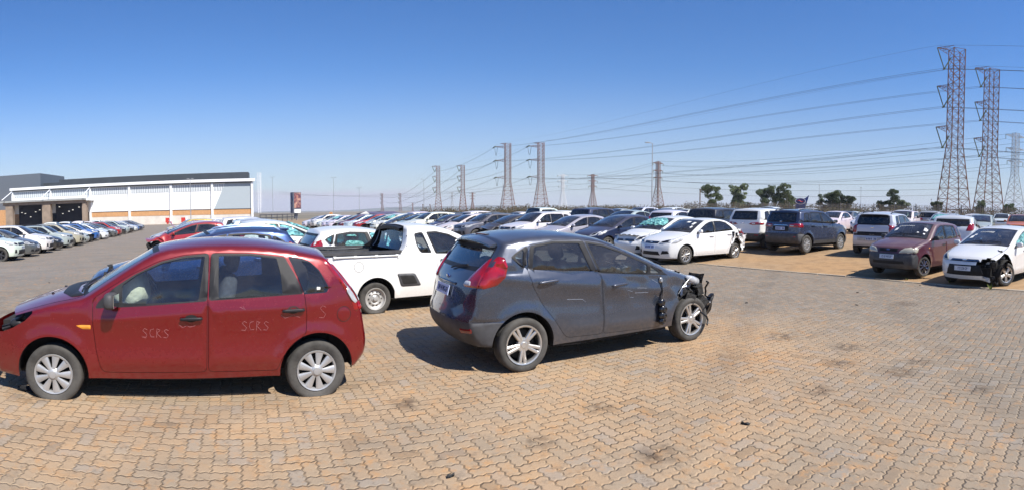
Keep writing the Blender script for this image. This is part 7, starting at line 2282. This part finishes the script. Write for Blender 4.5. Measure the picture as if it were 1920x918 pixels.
def place_all():
    MAT['paint_row'] = paint('row_paint', .15, .32, .6)
    # --- the near cars
    root, car = red_hatchback()
    rz = R(-146.2 + 0)
    c, s_ = math.cos(rz), math.sin(rz); by_wheel(root, car, (-3.89 + .02, 3.27), 1, True, rz); root.location.z = gz(root.location.x, root.location.y) - .005
    root, car = grey_hatchback(); by_wheel(root, car, (.13, 5.72), -1, False, R(25))
    root, car = white_bakkie(); by_wheel(root, car, (-2.29, 8.73), -1, False, R(36))
    root, car = blue_hatch(); by_nose(root, car.wb, -1.9, 9.75, R(-146))
    root, car = film_hatch()
    by_wheel(root, car, (-3.70, 10.5), -1, False, R(34)); root.location.z -= .05
    root, car = white_saloon(); by_wheel(root, car, polar(1287, 17.5), 1, True, R(-153))
    root, car = film_wreck(); by_nose(root, car.wb, 13.9, 13.4, R(-147))
    root, car = compact_suv(); by_wheel(root, car, polar(1514, 20.2), -1, False, R(24))
    root, car = white_suv(); by_wheel(root, car, polar(1440, 21.9), -1, False, R(30))
    root, car = cross_hatch(); by_wheel(root, car, polar(1606, 20.3), 1, False, R(31))
    root, car = maroon_hatchback(); by_wheel(root, car, (10.4, 10.6), 1, True, R(-161))
    root, car = broken_white_hatch(); by_wheel(root, car, (10.95, 8.15), 1, True, R(-165))
    # --- the rows
    P = protos()
    bpy.context.view_layer.update(); index_children()
    used = set()
    def put(key, col, a, r, rz, label, group, far):
        root, car, n = P[key]
        color = tuple(min(1, max(.004, v * rnd.uniform(.9, 1.1))) for v in COLS[col])
        if n == 0 and not far:
            o = root; P[key][2] = 1; used.add(key)
            for q in [o] + list(o.children_recursive): q.color = (*color, 1)
        else: o = copy_car(root, color, far)
        by_nose(o, car.wb, a + rnd.gauss(0, .12), r, rz, .83, jit=.012)
        tag(o, label, 'car' if key != 'pickup' else 'pickup', group)
        return o
    W, S, G, B, N, RD = 'white', 'silver', 'grey', 'black', 'navy', 'red'
    mix = [('hatch', W), ('saloon', S), ('small hatch', W), ('SUV', W), ('wrecked hatch', S), ('hatch', G), ('crossover', W), ('saloon', W), ('small hatch', RD), ('hatch', N), ('sheeted hatch', W), ('long saloon', G), ('SUV', S), ('hatch', W), ('pickup', W), ('small hatch', B), ('crossover', G), ('wrecked hatch', W), ('saloon', N)]
    def row(seq, a, r0, step, rz, phrase, group, start=1, n=None, seed=0, far_from=40, rmax=95, skip=()):
        rr = random.Random(seed); r = r0
        i = 0; idx = start - 1
        while True:
            if seq is not None and i < len(seq): key, col = seq[i]
            elif n is not None and i >= n: break
            else: key, col = rr.choice(mix)
            if n is None and seq is not None and i >= len(seq): break
            x, y = ar(a, r); d = math.hypot(x, y)
            put(key, col, a, r, rz, '%s %s, %s car of the %s' % (col, KIND[key], ORD[min(idx, len(ORD) - 1)], phrase), group, d > far_from)
            r += step * rr.uniform(.95, 1.07); i += 1; idx += 1
    FW, BK = ROW, ROW + math.pi
    # M: the row of the white saloon, noses to the aisle
    row([('hatch', N), ('hatch', S), ('SUV', W), ('wrecked hatch', B), ('crossover', G), ('small hatch', W), ('saloon', N), ('SUV', W), ('hatch', S), ('wrecked hatch', B), ('sheeted hatch', W), ('wrecked hatch', S), ('small hatch', RD), ('saloon', W), ('small hatch', 'maroon'), ('wrecked hatch', 'beige'), ('saloon', W), ('sheeted hatch', W), ('hatch', W), ('SUV', W), ('saloon', S), ('hatch', W)],
        14.0, 16.4, 2.45, BK, 'row that starts with the white saloon', 'cars in the middle row', 3)
    # N: back to back with it
    row([('SUV', B), ('hatch', W), ('saloon', S), ('SUV', N), ('hatch', W), ('pickup', W), ('saloon', W), ('hatch', G), ('SUV', W), ('crossover', B), ('hatch', W), ('saloon', S), ('SUV', W), ('sheeted hatch', W), ('hatch', W)],
        23.2, 14.0, 2.6, FW, 'row behind the grey compact SUV', 'cars in the second row back', 1)
    row([('hatch', W)], 23.2, 3.0, 2.5, FW, 'row between the crossover and the maroon hatchback', 'cars in the second row back', 1)
    # O: facing this way across the next aisle; Q, T behind
    row([('hatch', 'green'), ('saloon', G), ('sheeted hatch', W), ('saloon', W), ('crossover', 'orange'), ('hatch', S), ('sheeted hatch', S), ('SUV', W), ('hatch', W), ('saloon', W), ('crossover', W), ('SUV', G), ('hatch', W), ('crossover', 'orange'), ('saloon', W), ('hatch', N), ('SUV', W), ('saloon', S), ('wrecked hatch', W), ('hatch', W)],
        33.0, -9.5, 2.55, BK, 'row facing us behind the aisle', 'cars in the third row back', 1)
    row([('sheeted hatch', W), ('hatch', G), ('pickup', W), ('SUV', W), ('saloon', W), ('sheeted hatch', W), ('SUV', S), ('hatch', W), ('saloon', G), ('SUV', W), ('pickup', W), ('crossover', B), ('hatch', W), ('SUV', W), ('saloon', W), ('hatch', B)],
        42.5, -13, 3.4, FW, 'row fifth from the kerb', 'cars in the fourth row back', 1)
    row([('pickup', W), ('hatch', W), ('SUV', G), ('pickup', W), ('SUV', W), ('hatch', S), ('pickup', W), ('saloon', W), ('pickup', W), ('SUV', W), ('hatch', W)], 52.0, -18, 5.2, BK, 'last row before the fence', 'cars in the last row before the fence', 1)
    # K: the row of the grey hatchback, tails towards us
    row([('sheeted hatch', W), ('hatch', S), ('sheeted hatch', W), ('small hatch', W), ('SUV', W), ('saloon', G), ('sheeted hatch', S), ('hatch', W), ('wrecked hatch', W), ('hatch', B), ('small hatch', W), ('sheeted hatch', W), ('saloon', S), ('hatch', W), ('SUV', W)],
        5.2, 17.2, 2.6, FW, 'row that starts with the grey hatchback', 'cars in the row of the grey hatchback', 4)
    # L2: the row of the red hatchback
    row([('wrecked hatch', RD), ('small hatch', W), ('hatch', S), ('saloon', S), ('open bonnet hatch', RD), ('small hatch', RD), ('hatch', S), ('SUV', 'yellow'), ('SUV', W), ('saloon', S), ('hatch', N), ('saloon', W)],
        -2.5, 23.2, 2.75, BK, 'row that starts with the red hatchback', 'cars in the row of the red hatchback', 3)
    # L1 along the lane on the left, L0 behind it
    row([('crossover', W), ('saloon', G), ('SUV', W), ('hatch', B), ('crossover', S), ('SUV', 'beige'), ('hatch', S), ('wrecked hatch', W), ('crossover', 'blue'), ('saloon', W), ('wrecked hatch', W), ('hatch', G), ('crossover', RD), ('wrecked hatch', W), ('saloon', B), ('SUV', S), ('hatch', B), ('wrecked hatch', W), ('saloon', W), ('hatch', 'blue'), ('saloon', N), ('hatch', G), ('small hatch', B)],
        L1A, L1R, 2.75, FW, 'row beside the warehouse lane', 'cars along the warehouse lane', 1)
    row([('hatch', 'green'), ('pickup', W), ('pickup', W), ('SUV', W), ('pickup', W), ('SUV', W), ('hatch', W), ('pickup', W), ('SUV', W), ('saloon', W)],
        L1A - 9.6, 52.0, 4.2, BK, 'row behind the warehouse lane cars', 'cars behind the warehouse lane row', 1)
    for k, (r, c, n) in P.items():
        if k not in used:
            for o in [r] + list(r.children_recursive): bpy.data.objects.remove(o)
    # loose bits
    m = MB(); crumple(m, (0, 0, .02), (.34, .05, 0), (.03, .10, .02), 6, 3, .012, 2); o = m.build('bumper_fragment', MAT['black']); o.location = (-4.35, 3.18, gz(-4.3, 3.2) + .012)
    tag(o, 'broken black trim piece on the paving by the red hatchback front wheel', 'debris')
    rr = random.Random(9)
    for k, (x, y, lab) in enumerate(((-.42, 3.38, 'small dark scrap on the pavers nearest to the camera'), (7.2, 9.4, 'thin dark strip on the grey pavers below the maroon hatchback'), (6.2, 8.1, 'dark rag-like scrap on the pavers left of the white hatchback'), (8.1, 7.2, 'dark scrap on the pavers below the white hatchback'), (-15.5, 12.6, 'dark scrap on the warehouse lane'), (-11.2, 9.4, 'thin dark strip lying on the lane left of the blue hatchback'), (4.4, 9.2, 'thin dark strip on the grey pavers beyond the grey hatchback nose'), (1.9, 3.9, 'tiny dark scrap among the brown stains at the lower right'), (9.3, 9.6, 'small dark scrap on the pavers below the maroon bumper'))):
        m = MB(); crumple(m, (0, 0, .008), (rr.uniform(.03, .08), .01, 0), (.005, rr.uniform(.02, .04), .003), 4, 3, .008, k); o = m.build('plastic_scrap', MAT['sooty']); o.location = (x, y, gz(x, y) + .01); o.rotation_euler.z = rr.uniform(0, 3)
        tag(o, lab, 'debris', 'scraps lying on the paving')
L1A, L1R = -8.2, 24.0
setting(); warehouse(); pylons(); plants(); furniture(); place_all(); haze(); light_and_camera()
